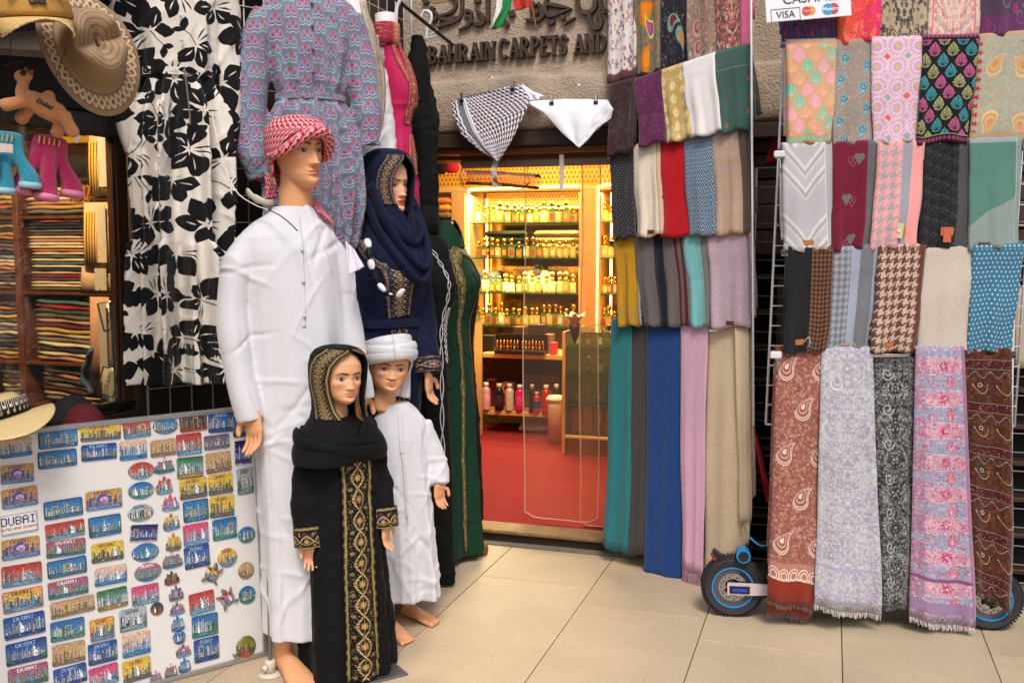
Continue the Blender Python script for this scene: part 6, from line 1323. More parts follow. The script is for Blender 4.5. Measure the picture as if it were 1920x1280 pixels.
# ============================================================ MANNEQUINS AND DRESSES
def face_head(skin, lips, brow, eye, s=1., child=False, fem=False, lipstick=False, neck=(.055, .2), seed=0, crown=1., sz=1.):
    z = np.array([-.122, -.119, -.108, -.095, -.075, -.05, -.02, .0, .03, .06, .09, .11, .122, .1265])
    w = np.array([.002, .016, .030, .041, .051, .058, .066, .069, .071, .068, .057, .040, .018, .001]); yf = np.array([.052, .066, .079, .084, .084, .083, .084, .084, .090, .088, .072, .050, .022, .002]); yb = np.array([.0, .005, .012, .022, .038, .056, .076, .088, .098, .097, .080, .056, .024, .002])
    if child: w = w*np.interp(z, [-.12, -.05, 0, .1], [1.12, 1.17, 1.1, 1.06]); yf = yf*1.0
    elif fem: w = w*np.interp(z, [-.12, -.06, 0], [.86, .93, .97])
    nz, nt = 190, 210; zz = -.122+(.2485)*(np.linspace(0, 1, nz)**1.0); e = .5-.5*np.cos(np.linspace(0, np.pi, nz)); zz = -.122+.2485*(.55*np.linspace(0, 1, nz)+.45*e)
    sN = np.linspace(-1, 1, nt, endpoint=False); th = np.pi*sN*(.42+.58*sN**2); Z, T = np.meshgrid(zz, th, indexing='ij')
    Wd = np.interp(Z, z, w); Yf = np.interp(Z, z, yf); Yb = np.interp(Z, z, yb)
    X_ = Wd*np.sign(np.sin(T))*np.abs(np.sin(T))**.88; Y_ = np.where(np.cos(T) > 0, -Yf*np.abs(np.cos(T))**.92, Yb*np.abs(np.cos(T)))
    fr = np.clip(np.cos(T)*1.6, 0, 1); x, zc = X_, Z; G = lambda v, c, q: np.exp(-((v-c)/q)**2); ax = np.abs(x)
    d = 0*x; nw = .0085 if not child else .0105; nl = 1. if not (child or fem) else (.55 if child else .85)
    rmp = np.clip((.012-zc)/.052, 0, 1)*np.clip((zc+.054)/.010, 0, 1); d += .024*nl*rmp**.85*G(x, 0, nw+.004*rmp); d += .010*nl*G(ax, .0115, .0062)*G(zc, -.041, .0075); d -= .004*G(ax, .006, .003)*G(zc, -.049, .003)
    ex = .031 if not child else .033; d -= .010*G(ax, ex-.003, .019)*G(zc, .002, .013); d += .0062*G(ax, ex, .0125)*G(zc, 0, .0085); d += .0045*G(ax, .027, .02)*G(zc, .022, .0075)*(0 if child else 1)
    zs_ = zc; zc = zc-(7. if child else 2.)*x*x*(ax < .03)
    d += .0065*G(x, 0, .020)*G(zc, -.0635, .0045)*(1-.25*G(x, 0, .003)); d += .0075*G(x, 0, .0175)*G(zc, -.0735, .0052); d -= .0032*G(x, 0, .021)*G(zc, -.0685, .0014); d -= .004*G(x, 0, .016)*G(zc, -.083, .004)
    zc = zs_; d += .008*G(x, 0, .02)*G(zc, -.100, .013); d += .004*G(ax, .045, .016)*G(zc, -.022, .018)*(1.8 if child else 1); d -= .003*G(ax, .048, .014)*G(zc, -.06, .016)*(0 if child else 1)
    d += -.0015*G(x, 0, .003)*G(zc, -.0565, .004)
    Y_ = Y_-d*fr; X_ = X_+np.sign(x)*.0
    col = np.empty(Z.shape+(3,)); col[:] = L(skin); r = np.random.default_rng(seed)
    def paint(mk, c): 
        m = np.clip(mk, 0, 1)[..., None]; col[:] = col*(1-m)+np.array(L(c))*m
    front = (np.cos(T) > .1)
    paint(front*.30*G(ax, .04, .018)*G(zc, -.035, .018), (206, 110, 90)); paint(front*.25*G(ax, ex, .02)*G(zc, .008, .008), (150, 96, 70))
    bz = .0195+.005*np.clip((ax-.014)/.02, 0, 1)-.007*np.clip((ax-.036)/.014, 0, 1); bt = np.where((ax > .010) & (ax < .054), .0042*(1-np.clip((ax-.03)/.024, 0, 1)*.8), 0); paint(front*np.clip((bt-np.abs(zc-bz))/.0012+.4, 0, 1)*(bt > 0)*.85, brow)
    ea = ((ax-ex)/(.0140 if not child else .0150))**2+((zc-0)/(.0068 if not child else .0088))**2; paint(front*np.clip((1-ea)*4, 0, 1), (176, 156, 142)); gx = .0012; ir = .0078 if child else .0072; ii = ((x-np.sign(x)*ex-gx)/ir)**2+((zc-.0005)/(ir*1.07))**2; paint(front*np.clip((1-ii)*5, 0, 1)*(ea < 1.02), eye); pp = ((x-np.sign(x)*ex-gx)/.0027)**2+(zc/.0027)**2; paint(front*np.clip((1-pp)*4, 0, 1), (12, 10, 10)); hp = ((x-np.sign(x)*ex-gx-.0018)/.0013)**2+((zc-.0022)/.0013)**2; paint(front*np.clip((1-hp)*4, 0, 1), (240, 240, 240))  # last dot is a highlight painted into the eye colour
    lid = np.exp(-((np.sqrt(ea)-1.03)/.11)**2); paint(front*lid*np.where(zc > 0, 1, .25)*.9, (50, 34, 28)); zc = zc-(7. if child else 2.)*x*x; lm = front*np.clip((1-((x)/.0225)**2-((zc+.0685)/(.0095-.004*G(x, 0, .003)*(zc > -.0685)))**2)*3, 0, 1); paint(lm*(.95 if lipstick else .55), lips); paint(front*G(zc, -.0686, .0009)*(ax < .021)*.7, (110, 50, 44)); zc = zs_; paint(front*.6*G(ax, .006, .0028)*G(zc, -.0485, .002), (120, 70, 50))
    Z = np.where(Z > .03, .03+(Z-.03)*crown, Z)
    if child: Z = np.where(Z < 0, Z*.88, Z)
    Gd = np.dstack([X_, Y_, Z]); V, F, U = grid(Gd, close=True); C = col.reshape(-1, 3); V = list(V); n0 = len(V); F = list(F)+[tuple(range(nt-1, -1, -1)), tuple(range((nz-1)*nt, nz*nt))]
    nv, nf, _ = tube(bez([(0, .012, -.04), (0, .014, -.085), (0, .02, -.13), (0, .026, -neck[1]-.03)], 14), [neck[0]]*4 and np.interp(np.linspace(0, 1, 14), [0, .5, 1], [neck[0]*.96, neck[0]*.97, neck[0]*1.12]), 28)
    V = np.vstack([V, nv]); F += [tuple(i+n0 for i in f) for f in nf]; C = np.vstack([C, np.tile(L(skin), (len(nv), 1))])
    V = V*s; V[:, 2] *= sz; return V, F, C
def hand_mesh(side=1, curl_=.25):
    sh = []; V, F, _ = tube([(0, 0, .03), (0, 0, 0), (0, 0, -.035), (0, 0, -.075), (0, 0, -.092)], [(.026, .022), (.028, .019), (.038, .016), (.042, .015), (.036, .011)], 16); sh.append((V, F))
    for k, (x, l, r) in enumerate(((-.030, .066, .0085), (-.011, .078, .009), (.009, .073, .0088), (.028, .056, .0078))):
        c = curl_*(1+.15*k); P = [(x, 0, -.078), (x*1.05, -.003-l*.1*c, -.09-l*.3), (x*1.08, -.01-l*.4*c, -.09-l*.62), (x*1.08, -.02-l*.8*c, -.09-l*.85)]; V, F, _ = tube(bez(P, 9), np.interp(np.linspace(0, 1, 9), [0, .5, .9, 1], [r, r*.95, r*.8, r*.45]), 10); sh.append((V, F))
    P = [(-.022*side if side < 0 else -.022, -.004, -.018), (-.044, -.016, -.045), (-.05, -.024, -.07), (-.046, -.03, -.092)]; V, F, _ = tube(bez(P, 9), np.interp(np.linspace(0, 1, 9), [0, .5, .9, 1], [.013, .0105, .009, .005]), 10); sh.append((V, F))
    V, F, _ = union(sh, .0032, 2); V = V*np.array([side, 1, 1])
    if side < 0: F = [f[::-1] for f in F]
    return V, F
def foot_mesh():
    sh = []; V, F, _ = tube([(0, .045, .02), (0, .035, .028), (0, .0, .034), (0, -.05, .032), (0, -.10, .024), (0, -.145, .016), (0, -.165, .013)], [(.012, .012), (.028, .027), (.031, .036), (.034, .032), (.043, .023), (.046, .015), (.038, .010)], 18); sh.append((V, F))
    V, F, _ = tube([(0, .008, .03), (0, .012, .07), (0, .012, .12), (0, .01, .22)], [(.028, .034), (.028, .031), (.032, .034), (.042, .045)], 18); sh.append((V, F))
    for x, l, r in ((-.028, .03, .014), (-.008, .026, .0095), (.009, .021, .0088), (.024, .014, .008), (.037, .006, .0075)): V, F, _ = tube([(x, -.14, .013), (x, -.165, .013), (x, -.168-l*.6, .011), (x, -.172-l*.75, .009)], [r*.8, r, r*.95, r*.5], 10); sh.append((V, F))
    return union(sh, .0042, 2)[:2]
HL = hand_mesh(1); HR = hand_mesh(-1); FT = foot_mesh()
def body(parent, skin, head=None, hands=(), feet=(), limbs=(), name='body', m=None):
    """head, neck, arms, hands, legs and feet as one skin mesh"""
    b = MB(); cols = []
    if head: (V, F, C), off, rz, tilt = head; M = Matrix.Rotation(rz, 3, 'Z') @ Matrix.Rotation(tilt, 3, 'Y'); V = V@np.array(M).T+np.array(off); b.add(V, F); cols.append(C)
    def put(VF, loc, s, rz, ry=0., rx=0.): V, F = VF; M = Matrix.Rotation(rz, 3, 'Z') @ Matrix.Rotation(ry, 3, 'Y') @ Matrix.Rotation(rx, 3, 'X'); b.add((V*s)@np.array(M).T+np.array(loc), F); cols.append(np.tile(L(skin), (len(V), 1)))
    for (side, loc, s, rz, ry, rx) in hands: put(HL if side > 0 else HR, loc, s, rz, ry, rx)
    for (loc, s, rz) in feet: put(FT, loc, s, rz)
    for pts, r in limbs: V, F, _ = tube(bez(pts, 14), np.interp(np.linspace(0, 1, 14), np.linspace(0, 1, len(r)), r), 14); b.add(V, F); cols.append(np.tile(L(skin), (len(V), 1)))
    return obj(name, np.concatenate(b.V), b.F, m or mat('mannequin_skin', vcol=True, rough=.40, spec=.22), parent, col=np.vstack(cols))
def ringloft(secs, n=72, rows=90, k=9, seed=0):
    """secs (z, rx, ry, cx, cy, fold)"""
    Sx = np.array([tuple(s)+(0,)*(6-len(s)) for s in secs], float); o = np.argsort(Sx[:, 0]); Sx = Sx[o]; zs = np.linspace(Sx[0, 0], Sx[-1, 0], rows)
    if Sx.shape[0] > 3:
        t = np.interp(zs, Sx[:, 0], np.arange(len(Sx))); P = np.vstack([2*Sx[0]-Sx[1], Sx, 2*Sx[-1]-Sx[-2]]); I = np.minimum(t.astype(int), len(Sx)-2); f = (t-I)[:, None]; a, b, c, d = P[I], P[I+1], P[I+2], P[I+3]; Q = .5*(2*b+(-a+c)*f+(2*a-5*b+4*c-d)*f*f+(-a+3*b-3*c+d)*f**3)
    r = np.random.default_rng(seed); ph = r.uniform(0, 6.28, 5); a = np.linspace(0, 2*np.pi, n, endpoint=False); G = np.zeros((rows, n, 3))
    for i in range(rows):
        z, rx, ry, cx, cy, fo = Q[i]; z = zs[i]; aw = a+.25*np.sin(2*a+ph[3])*1; w = np.sin(aw*k+ph[0]+z*.8)+.6*np.sin(aw*(k*.55+1)//1*1+ph[1])+.35*np.sin(round(k*1.7)*a+ph[2]-z*1.3)
        f = fo*w; G[i, :, 0] = cx+(rx*(1+f*.3)+f*.07)*np.sign(np.sin(a))*np.abs(np.sin(a))**.9; G[i, :, 1] = cy-(ry*(1+f*.3)+f*.16)*np.sign(np.cos(a))*np.abs(np.cos(a))**.9; G[i, :, 2] = z
    V, F, U = grid(G, close=True); F = list(F)+[tuple(range(n-1, -1, -1)), tuple(range((rows-1)*n, rows*n))]; return V, F
def lines(V, seed, n):
    """sharp pressed creases along short straight lines"""
    r = np.random.default_rng(seed+77); x = V[:, 0]+V[:, 1]*.6; z = V[:, 2]; s = 0*x; zl, zh = z.min(), z.max()
    for k in range(n):
        cx = r.uniform(x.min(), x.max()); cz = r.uniform(zl, zh); a = r.choice([r.normal(1.57, .2), r.normal(1.57, .3), r.normal(.9, .3), r.normal(-.9, .3), r.normal(0, .3)]); ln = r.uniform(.04, .16); dx, dz = x-cx, z-cz
        t = dx*math.cos(a)+dz*math.sin(a); d = -dx*math.sin(a)+dz*math.cos(a)+.12*t*t/ln; w = r.uniform(.0065, .011); s = s+r.uniform(.002, .006)*r.choice([-1, 1, 1])*np.exp(-(d/w)**2)*np.exp(-(t/ln)**4)
    return s
def garment(name, parent, m, secs, arms=(), k=9, voxel=.0085, seed=0, wr=.004, uvs=1., hem=0, smooth=9, wf=9., cr=.75, nl=26):
    sh = [ringloft(secs, k=k, seed=seed)]
    for pts, rad in arms:
        P = bez(pts, 26); rr = np.interp(np.linspace(0, 1, 26), np.linspace(0, 1, len(rad)), rad)*(1+.05*np.sin(np.linspace(0, 1, 26)*19+seed)*np.linspace(.3, 1, 26)); V, F, _ = tube(P, rr, 22, flat=.92); sh.append((V, F))
    V, F, N_ = union(sh, voxel, smooth); V = V+N_*(wrinkle(V, seed, wr*.8, wf, (1, 1, .22))+wrinkle(V, seed+5, wr*.45, wf*2.4, (1, 1, .4))+creases(V, seed+9, wr*cr, wf*1.1, (1, 1, .3), .10)+creases(V, seed+11, wr*cr*.5, wf*1.7, (1, 1, .8), .09))[:, None]
    V = V+N_*lines(V, seed, nl)[:, None]; ua, ub = uvs if isinstance(uvs, tuple) else (uvs, uvs); U = np.c_[(V[:, 0]+V[:, 1]*.45)/ua+.5, V[:, 2]/ub]
    o = obj(name, V, F, m, parent, uv=U); o['_b'] = 0; del o['_b']; BV[o.name] = BVHTree.FromPolygons([tuple(v) for v in V], F); return o
BV = {}
def drape(g, path, width, m, name='embroidered_trim', off=.003, n=60, nx=8, dirv=(0, 1, 0), parent=None, vs=1.):
    """a band laid on garment g along path [(x,z)], cast along dirv"""
    bv_ = BV[g.name]; P = bez([(x, 0, z) for x, z in path], n); T = np.gradient(P, axis=0); T /= np.linalg.norm(T, axis=1)[:, None]; W_ = np.c_[T[:, 2], 0*T[:, 0], -T[:, 0]]; dv = Vector(dirv).normalized(); G = np.zeros((n, nx, 3)); last = None
    wid = np.broadcast_to(np.interp(np.linspace(0, 1, n), np.linspace(0, 1, np.size(width)), np.atleast_1d(width)), (n,)); ln = np.r_[0, np.cumsum(np.linalg.norm(np.diff(P, axis=0), axis=1))]
    for i in range(n):
        for j in range(nx):
            q = P[i]+W_[i]*wid[i]*(j/(nx-1)-.5); o_ = Vector(q)-dv*1.2; h = bv_.ray_cast(o_, dv)
            G[i, j] = (np.array(h[0])-np.array(dv)*off) if h[0] is not None else (np.array(last) if last is not None else q); last = G[i, j]
    u, v = np.meshgrid(np.linspace(0, 1, nx), 1-ln/ln[-1]*vs); V, F, U = grid(G, np.dstack([u, v])); o = obj(name, V, F, m, parent or g.parent, uv=U); solid(o, .0025 if off > .001 else .0005, 1); return o
def hood(name, parent, m, rows, ncol=72, nrow=70, seed=0, wr=.004, th=.003, uvs=.25, edge=None, wf=14., dark=None, edgew=.13, tilt=0.):
    """rows: (z, rx, yfront, yback, opening half angle deg, cx, cy)"""
    Rw = np.array([tuple(r)+(0,)*(7-len(r)) for r in rows], float); t = np.linspace(0, len(Rw)-1, nrow); Q = np.array([[np.interp(tt, np.arange(len(Rw)), Rw[:, c]) for c in range(7)] for tt in t])
    for _ in range(2): Q[1:-1, [1, 2, 3, 5, 6]] = (Q[:-2, [1, 2, 3, 5, 6]]+2*Q[1:-1, [1, 2, 3, 5, 6]]+Q[2:, [1, 2, 3, 5, 6]])/4
    def surf(uu, i, add=0.):
        z, rx, yf_, yb_, op, cx, cy = Q[i]; a = R(op)+(2*np.pi-2*R(op))*uu; y = np.where(np.cos(a) > 0, -yf_, -yb_)*np.cos(a)*1.0
        y = -np.where(np.cos(a) > 0, yf_, yb_)*np.cos(a); return np.c_[cx+(rx+add)*np.sin(a), cy+y*(1+add/.1), z+0*a-tilt*y]
    def build(us, add, ex=0.):
        G = np.array([surf(us, i, add) for i in range(nrow)]); V = G.reshape(-1, 3); c = V.mean(0); N_ = V-np.array([0, 0, 0]); N_ = N_*np.array([1, 1, .2]); N_ /= np.linalg.norm(N_, axis=1)[:, None]+1e-9; V = V+N_*wrinkle(V, seed, wr, wf, (1, 1, 1))[:, None]*(1+2*np.clip(-(V[:, 2:3]+.1)*8, 0, 1)); return V.reshape(G.shape)
    us = np.linspace(0, 1, ncol); G = build(us, 0); u, v = np.meshgrid(us*2*math.pi*.1/uvs, Q[:, 0]/uvs); V, F, U = grid(G, np.dstack([u, v])); o = obj(name, V, F, m, parent, uv=U); solid(o, th)
    if edge is not None:
        em, i0, i1, sides = edge
        for sgn in sides:
            uu = np.linspace(0, edgew, 10) if sgn > 0 else np.linspace(1-edgew, 1, 10)[::-1]; G = build(uu, .0035)[i0:i1]; u, v = np.meshgrid(np.linspace(0, 1, 10), np.linspace(0, 1, G.shape[0])); V, F, U = grid(G, np.dstack([u, v])); q = obj('embroidered_edge', V, F, em, o, uv=U); solid(q, .002)
    return o
WHT = mat('white_robe_cotton', (211, 210, 214), .75, sheen=.25, weave=.18, bump=.10, bscale=9, vary=.025, vscale=2.5)
BLKF = mat('black_crepe', (11, 10, 11), .85, sheen=.02, spec=.25, weave=.3); NAVY = mat('navy_crepe', (13, 20, 48), .8, sheen=.04, spec=.25, weave=.3); GRNF = mat('bottle_green_crepe', (8, 50, 32), .8, sheen=.04, spec=.3, weave=.3); CRIM = mat('crimson_crepe', (190, 8, 84), .7, sheen=.08, weave=.25)
def place(px, d, extra): 
    p = gd(px, 467, d); return (p[0], p[1], 0), math.atan2(-p[0], p[1])+R(extra)
# ---- man
loc, rz = place(553, 3.24, 13)
man = thing('mannequin', 'tall male mannequin in a long white robe and red checked headscarf', 'mannequin', loc, rz)
hm = face_head((222, 160, 116), (196, 120, 96), (66, 38, 24), (40, 24, 16), s=1.0, neck=(.0515, .2), crown=.68)
body(man, (222, 160, 116), (hm, (.01, -.01, 1.737), R(24), R(-3)), hands=[(1, (-.16, -.05, .912), .95, R(-60), R(-6), 0), (-1, (.196, -.07, .955), .95, R(50), R(4), 0)], feet=[((-.06, .0, .0), 1.06, R(8)), ((.09, .06, 0), 1.06, R(20))], limbs=[([(0, 0, .85), (0, 0, 1.2), (0, .02, 1.55)], (.07, .08, .05)), ([(-.158, -.045, .9), (-.196, -.01, 1.15), (-.13, 0, 1.4)], (.024, .028, .03)), ([(.198, -.065, .95), (.165, -.01, 1.2), (.10, 0, 1.4)], (.024, .028, .03)), ([(-.06, .01, .18), (-.045, 0, .5), (-.04, 0, .9)], (.04, .045, .05)), ([(.09, .05, .18), (.07, .02, .5), (.06, 0, .9)], (.04, .045, .05))])
rb = garment('white_robe', man, WHT, [(.128, .145, .115, .02, .0, .10), (.3, .143, .11, .02, 0, .09), (.6, .148, .108, .015, 0, .07), (.9, .156, .108, .01, 0, .05), (1.12, .162, .108, .005, 0, .03), (1.3, .162, .105, -.008, 0, .01), (1.42, .162, .096, -.018, 0, 0), (1.472, .155, .084, -.016, .005, 0), (1.512, .122, .074, -.008, .01, 0), (1.54, .082, .068, 0, .012, 0), (1.562, .062, .062, .0, .012, 0)],
  [([(-.13, 0, 1.45), (-.178, .0, 1.37), (-.206, -.005, 1.22), (-.196, -.02, 1.05), (-.163, -.04, .872)], (.052, .062, .056, .054, .05)), ([(.105, 0, 1.445), (.142, 0, 1.36), (.166, -.01, 1.2), (.185, -.03, 1.05), (.2, -.06, .915)], (.048, .054, .052, .05, .048))], k=6, seed=3, wr=.0035, wf=6, cr=.25, smooth=5, voxel=.0058, nl=75)
drape(rb, [(.0, 1.53), (.0, 1.36), (.0, 1.17)], .012, WHT, 'placket', off=.0001, n=30, nx=4)
for x, z in ((0, 1.42), (.0, 1.32), (0, 1.21)):
    h = BV[rb.name].ray_cast(Vector((x, -1, z)), Vector((0, 1, 0)))[0]; MB().rev([(0, 0), (.0055, 0), (.0055, .004), (0, .005)], 10, (h[0], h[1]-.005, h[2]), 1).done('button', mat('pearl', (206, 206, 216), .3), man, smooth=True)
for hz_ in (.165, .19): pass
KR = fabric('kufi_red', kufi((184, 10, 32), 320, 320, 7, (218, 168, 176)), weave=.25, rough=.8, sheen=.03)
HC = (.01, -.01, 1.737)
def headpart(o, c, rz_, ry=0.): o.location = c; o.rotation_euler = (0, ry, rz_); return o
g = hood('headscarf', man, KR, [(.136, .005, .005, .005, 0), (.132, .045, .05, .052, 0), (.118, .070, .078, .082, 0), (.095, .084, .098, .102, 0), (.08, .089, .106, .110, 0), (.064, .091, .110, .112, 0), (.056, .092, .112, .112, 36), (.02, .091, .11, .112, 66), (-.01, .088, .108, .11, 84), (-.04, .083, .10, .10, 98), (-.075, .074, .09, .088, 112), (-.105, .06, .08, .078, 126)], seed=4, wr=.003, th=.008, uvs=.21, tilt=.05); headpart(g, HC, R(24)); me_ = g.data
for v_ in me_.vertices:
    if v_.co.z > .05: v_.co.z = .05+(v_.co.z-.05)*.72
V, F, U = tube(bez([(.1*math.sin(a)*.97, -.118*math.cos(a)*.97, .056-.075*abs(math.sin(a))**2.2) for a in np.linspace(-1.75, 1.75, 15)], 50), np.interp(np.linspace(0, 1, 50), [0, .2, .5, .8, 1], [.008, .0165, .02, .0165, .008]), 16); o = obj('rolled_brim', V, F, KR, man, uv=U*np.array([.6, 1.8])); headpart(o, HC, R(24))
def wsheet(name, parent, m, T, Rr, B, Lf, amp=.006, k=3, th=.003, uvs=1., nx=24, ny=24, seed=1):
    """cloth patch from photo points with depth (px, py, d), stored in the thing's own space"""
    Ms = Matrix.Translation(parent.location) @ parent.rotation_euler.to_matrix().to_4x4() if parent is not None else Matrix.Identity(4); Mi = np.array(Ms.inverted()); f = lambda s: [gd(*q) for q in s]
    T, Rr, B, Lf = f(T), f(Rr), f(B), f(Lf); G = coons(T, Rr, B, Lf, nx, ny); u, v = np.meshgrid(np.linspace(0, 1, nx), np.linspace(0, 1, ny)); G -= FW*(amp*(np.sin(u*6.28*k+seed+v*2)+.4*np.sin(u*17+v*6))*(.3+.7*v))[..., None]
    V, F, U = grid(G, np.dstack([u*uvs, (1-v)*uvs])); V = V@Mi[:3, :3].T+Mi[:3, 3]; o = obj(name, V, F, m, parent, uv=U); solid(o, th); return o
wsheet('headscarf_tail', man, KR, [(498, 325, 3.33), (522, 330, 3.32)], [(522, 330, 3.32), (520, 372, 3.31)], [(498, 374, 3.33), (520, 372, 3.31)], [(498, 325, 3.33), (498, 374, 3.33)], k=1, amp=.008, th=.008, uvs=.5)
wsheet('headscarf_tail', man, KR, [(578, 374, 3.30), (596, 378, 3.31)], [(596, 378, 3.31), (630, 425, 3.24)], [(598, 398, 3.2), (630, 425, 3.24)], [(578, 374, 3.30), (598, 398, 3.2)], k=1, amp=.003, th=.005, uvs=.6)
wsheet('headscarf_tail', man, mat('pink_white_cotton', (222, 206, 216), .7, weave=.2), [(648, 452, 3.16), (664, 468, 3.18)], [(664, 468, 3.18), (683, 500, 3.16)], [(655, 515, 3.12), (683, 500, 3.16)], [(648, 452, 3.16), (655, 515, 3.12)], k=2, amp=.006, th=.004)
SM = mat('cream_plastic', (206, 198, 178), .4)
st = thing('mannequin_stand', 'white round-footed stand tube behind the white-robed mannequin', 'stand', tuple(gz(507, 1263)))
MB().rev([(0, 0), (.042, 0), (.042, .004), (.02, .008), (0, .008)], 24).rev([(0, .008), (.018, .008), (.019, .045), (.017, .05), (0, .05)], 18).done('foot', SM, st, smooth=True); MB().tube([(0, 0, .05), (.003, 0, .6)], .006, 10).done('tube', mat('steel', 0), st, smooth=True); MB().rev([(0, 0), (.010, 0), (.010, .014), (0, .016)], 10, (-.004, -.018, .03), 1).done('knob', SM, st, smooth=True)
tie = MB(); tie.tube([(0, 0, 0), (.001, 0, 0)], .001, 4)
o = MB().tube(bez([gd(398, 215, 3.33), gd(408, 262, 3.30), gd(424, 320, 3.26), (gd(446, 362, 3.20)), gd(478, 384, 3.13), gd(505, 394, 3.10)], 40), [(.0026, .0013)]*40, 6).done('dress_tie', mat('tie_cream', (220, 212, 196), .8), smooth=True); tag(o, 'narrow cream dress tie with black tip lying over the white robe shoulder', 'dress tie')
q = MB().tube(bez([gd(503, 393, 3.10), gd(525, 404, 3.075), gd(545, 420, 3.065), gd(558, 433, 3.06)], 20), [(.003, .0016)]*20, 6).done('black_tip', mat('black_ribbon', (24, 22, 24), .7), o, smooth=True)
# ---- girl
EMB = fabric('gold_vine', embroid(128, 1400, (20, 18, 18)), rough=.5, sheen=0, weave=.5, vary=0); EMBn = fabric('gold_vine_navy', embroid(140, 700, (24, 28, 50), (150, 118, 84), (200, 160, 120), (104, 84, 70), 3), rough=.5, sheen=0, weave=.5, vary=0); EMBr = fabric('gold_vine_red', embroid(140, 800, (150, 40, 60), (206, 150, 100), (230, 190, 130), (186, 110, 90), 4), rough=.45, sheen=0, weave=.5, vary=0); EMBw = fabric('gold_vine_cream', embroid(140, 800, (196, 186, 166), (160, 140, 110), (214, 196, 160), (170, 156, 130), 5), rough=.5, sheen=0, weave=.5, vary=0); EMBg = fabric('gold_vine_green', embroid(90, 800, (30, 46, 32), (160, 130, 80), (190, 150, 90), (130, 110, 60), 6, 60), rough=.5, sheen=0, weave=.5, vary=0)
loc, rz = place(636, 3.2, 22)
girl = thing('mannequin', 'girl mannequin in a black abaya with gold embroidered front band and hood', 'mannequin', loc, rz)
hg = face_head((226, 168, 126), (190, 90, 76), (52, 28, 18), (50, 28, 18), s=.91, child=True, neck=(.046, .18), seed=2, sz=.88); HG = (-.02, -.02, 1.008)
body(girl, (226, 168, 126), (hg, HG, R(10), R(2)), hands=[(1, (-.13, -.045, .49), .62, R(-30), R(0), 0), (-1, (.116, -.08, .52), .62, R(40), 0, 0)], limbs=[([(0, 0, .38), (0, 0, .6), (-.02, 0, .86)], (.05, .06, .035)), ([(-.14, -.045, .49), (-.12, 0, .68), (0, 0, .75)], (.018, .022, .025)), ([(.14, -.07, .52), (.12, 0, .68), (0, 0, .75)], (.018, .022, .025)), ([(-.05, 0, .02), (-.02, 0, .4)], (.03, .04)), ([(.05, 0, .02), (.02, 0, .4)], (.03, .04))])
gb = garment('abaya', girl, BLKF, [(.0, .148, .13, .012, .01, .13), (.2, .14, .12, .01, 0, .11), (.45, .13, .105, 0, 0, .07), (.62, .126, .096, 0, 0, .03), (.74, .125, .09, 0, 0, .005), (.80, .115, .08, 0, 0, 0), (.84, .085, .065, 0, 0, 0), (.88, .05, .05, -.01, 0, 0)],
  [([(-.085, 0, .79), (-.122, 0, .70), (-.136, -.01, .58), (-.132, -.035, .475)], (.045, .048, .047, .046)), ([(.085, 0, .79), (.112, -.01, .72), (.122, -.03, .62), (.118, -.07, .51)], (.045, .046, .043, .042))], k=7, seed=8, wr=.006, cr=1., smooth=5, nl=45)
drape(gb, [(.012, .79), (.012, .5), (.014, .25), (.018, .015)], [.11, .112, .118, .122], EMB, n=90, nx=11, vs=.6)
for x, z, r_, y in ((-.132, .487, .048, -.034), (.118, .522, .0445, -.068)):
    V, F, U = tube([(x, y+.008, z+.045), (x, y, z), (x, y-.002, z-.018)], [r_*1.03, r_*1.04, r_*1.03], 26, cap=False, flat=.96); U2 = np.c_[U[:, 1]*.9+.05, U[:, 0]*.35]; obj('embroidered_cuff', V, F, EMB, girl, uv=U2)
hd = hood('headscarf', girl, BLKF, [(.106, .004, .004, .004, 0), (.102, .044, .046, .05, 0), (.092, .070, .074, .084, 2), (.074, .084, .09, .104, 30), (.045, .091, .096, .112, 47), (.0, .090, .094, .106, 54), (-.04, .085, .088, .094, 52), (-.07, .080, .084, .087, 48), (-.10, .082, .084, .086, 40), (-.13, .094, .09, .09, 24), (-.155, .118, .10, .10, 4), (-.20, .146, .112, .107, 0), (-.24, .158, .112, .108, 0), (-.268, .160, .108, .104, 0)], seed=9, wr=.007, th=.004, edge=(EMB, 8, 48, (1, -1)), edgew=.2); headpart(hd, HG, R(14))
for k, (a, z0, r0) in enumerate(((.5, -.175, .122), (-.4, -.205, .148))):
    P = [((r0)*math.sin(t), -.1*(.9+r0*2)*math.cos(t)*.9, z0-.03*math.cos(t*1.0+a)) for t in np.linspace(-2.2, 2.2, 20)]; V, F, _ = tube(bez(P, 40), [(.012, .024)]*40, 12); headpart(obj('scarf_fold', V, F, BLKF, girl), HG, R(14))
bpl = MB().box((0, 0, .004), (.24, .30, .008), bev=.002).done('base_plate', mat('grey_metal', (120, 122, 124), .35, .7, vary=.2), girl); bpl.location = (.05, .02, 0)
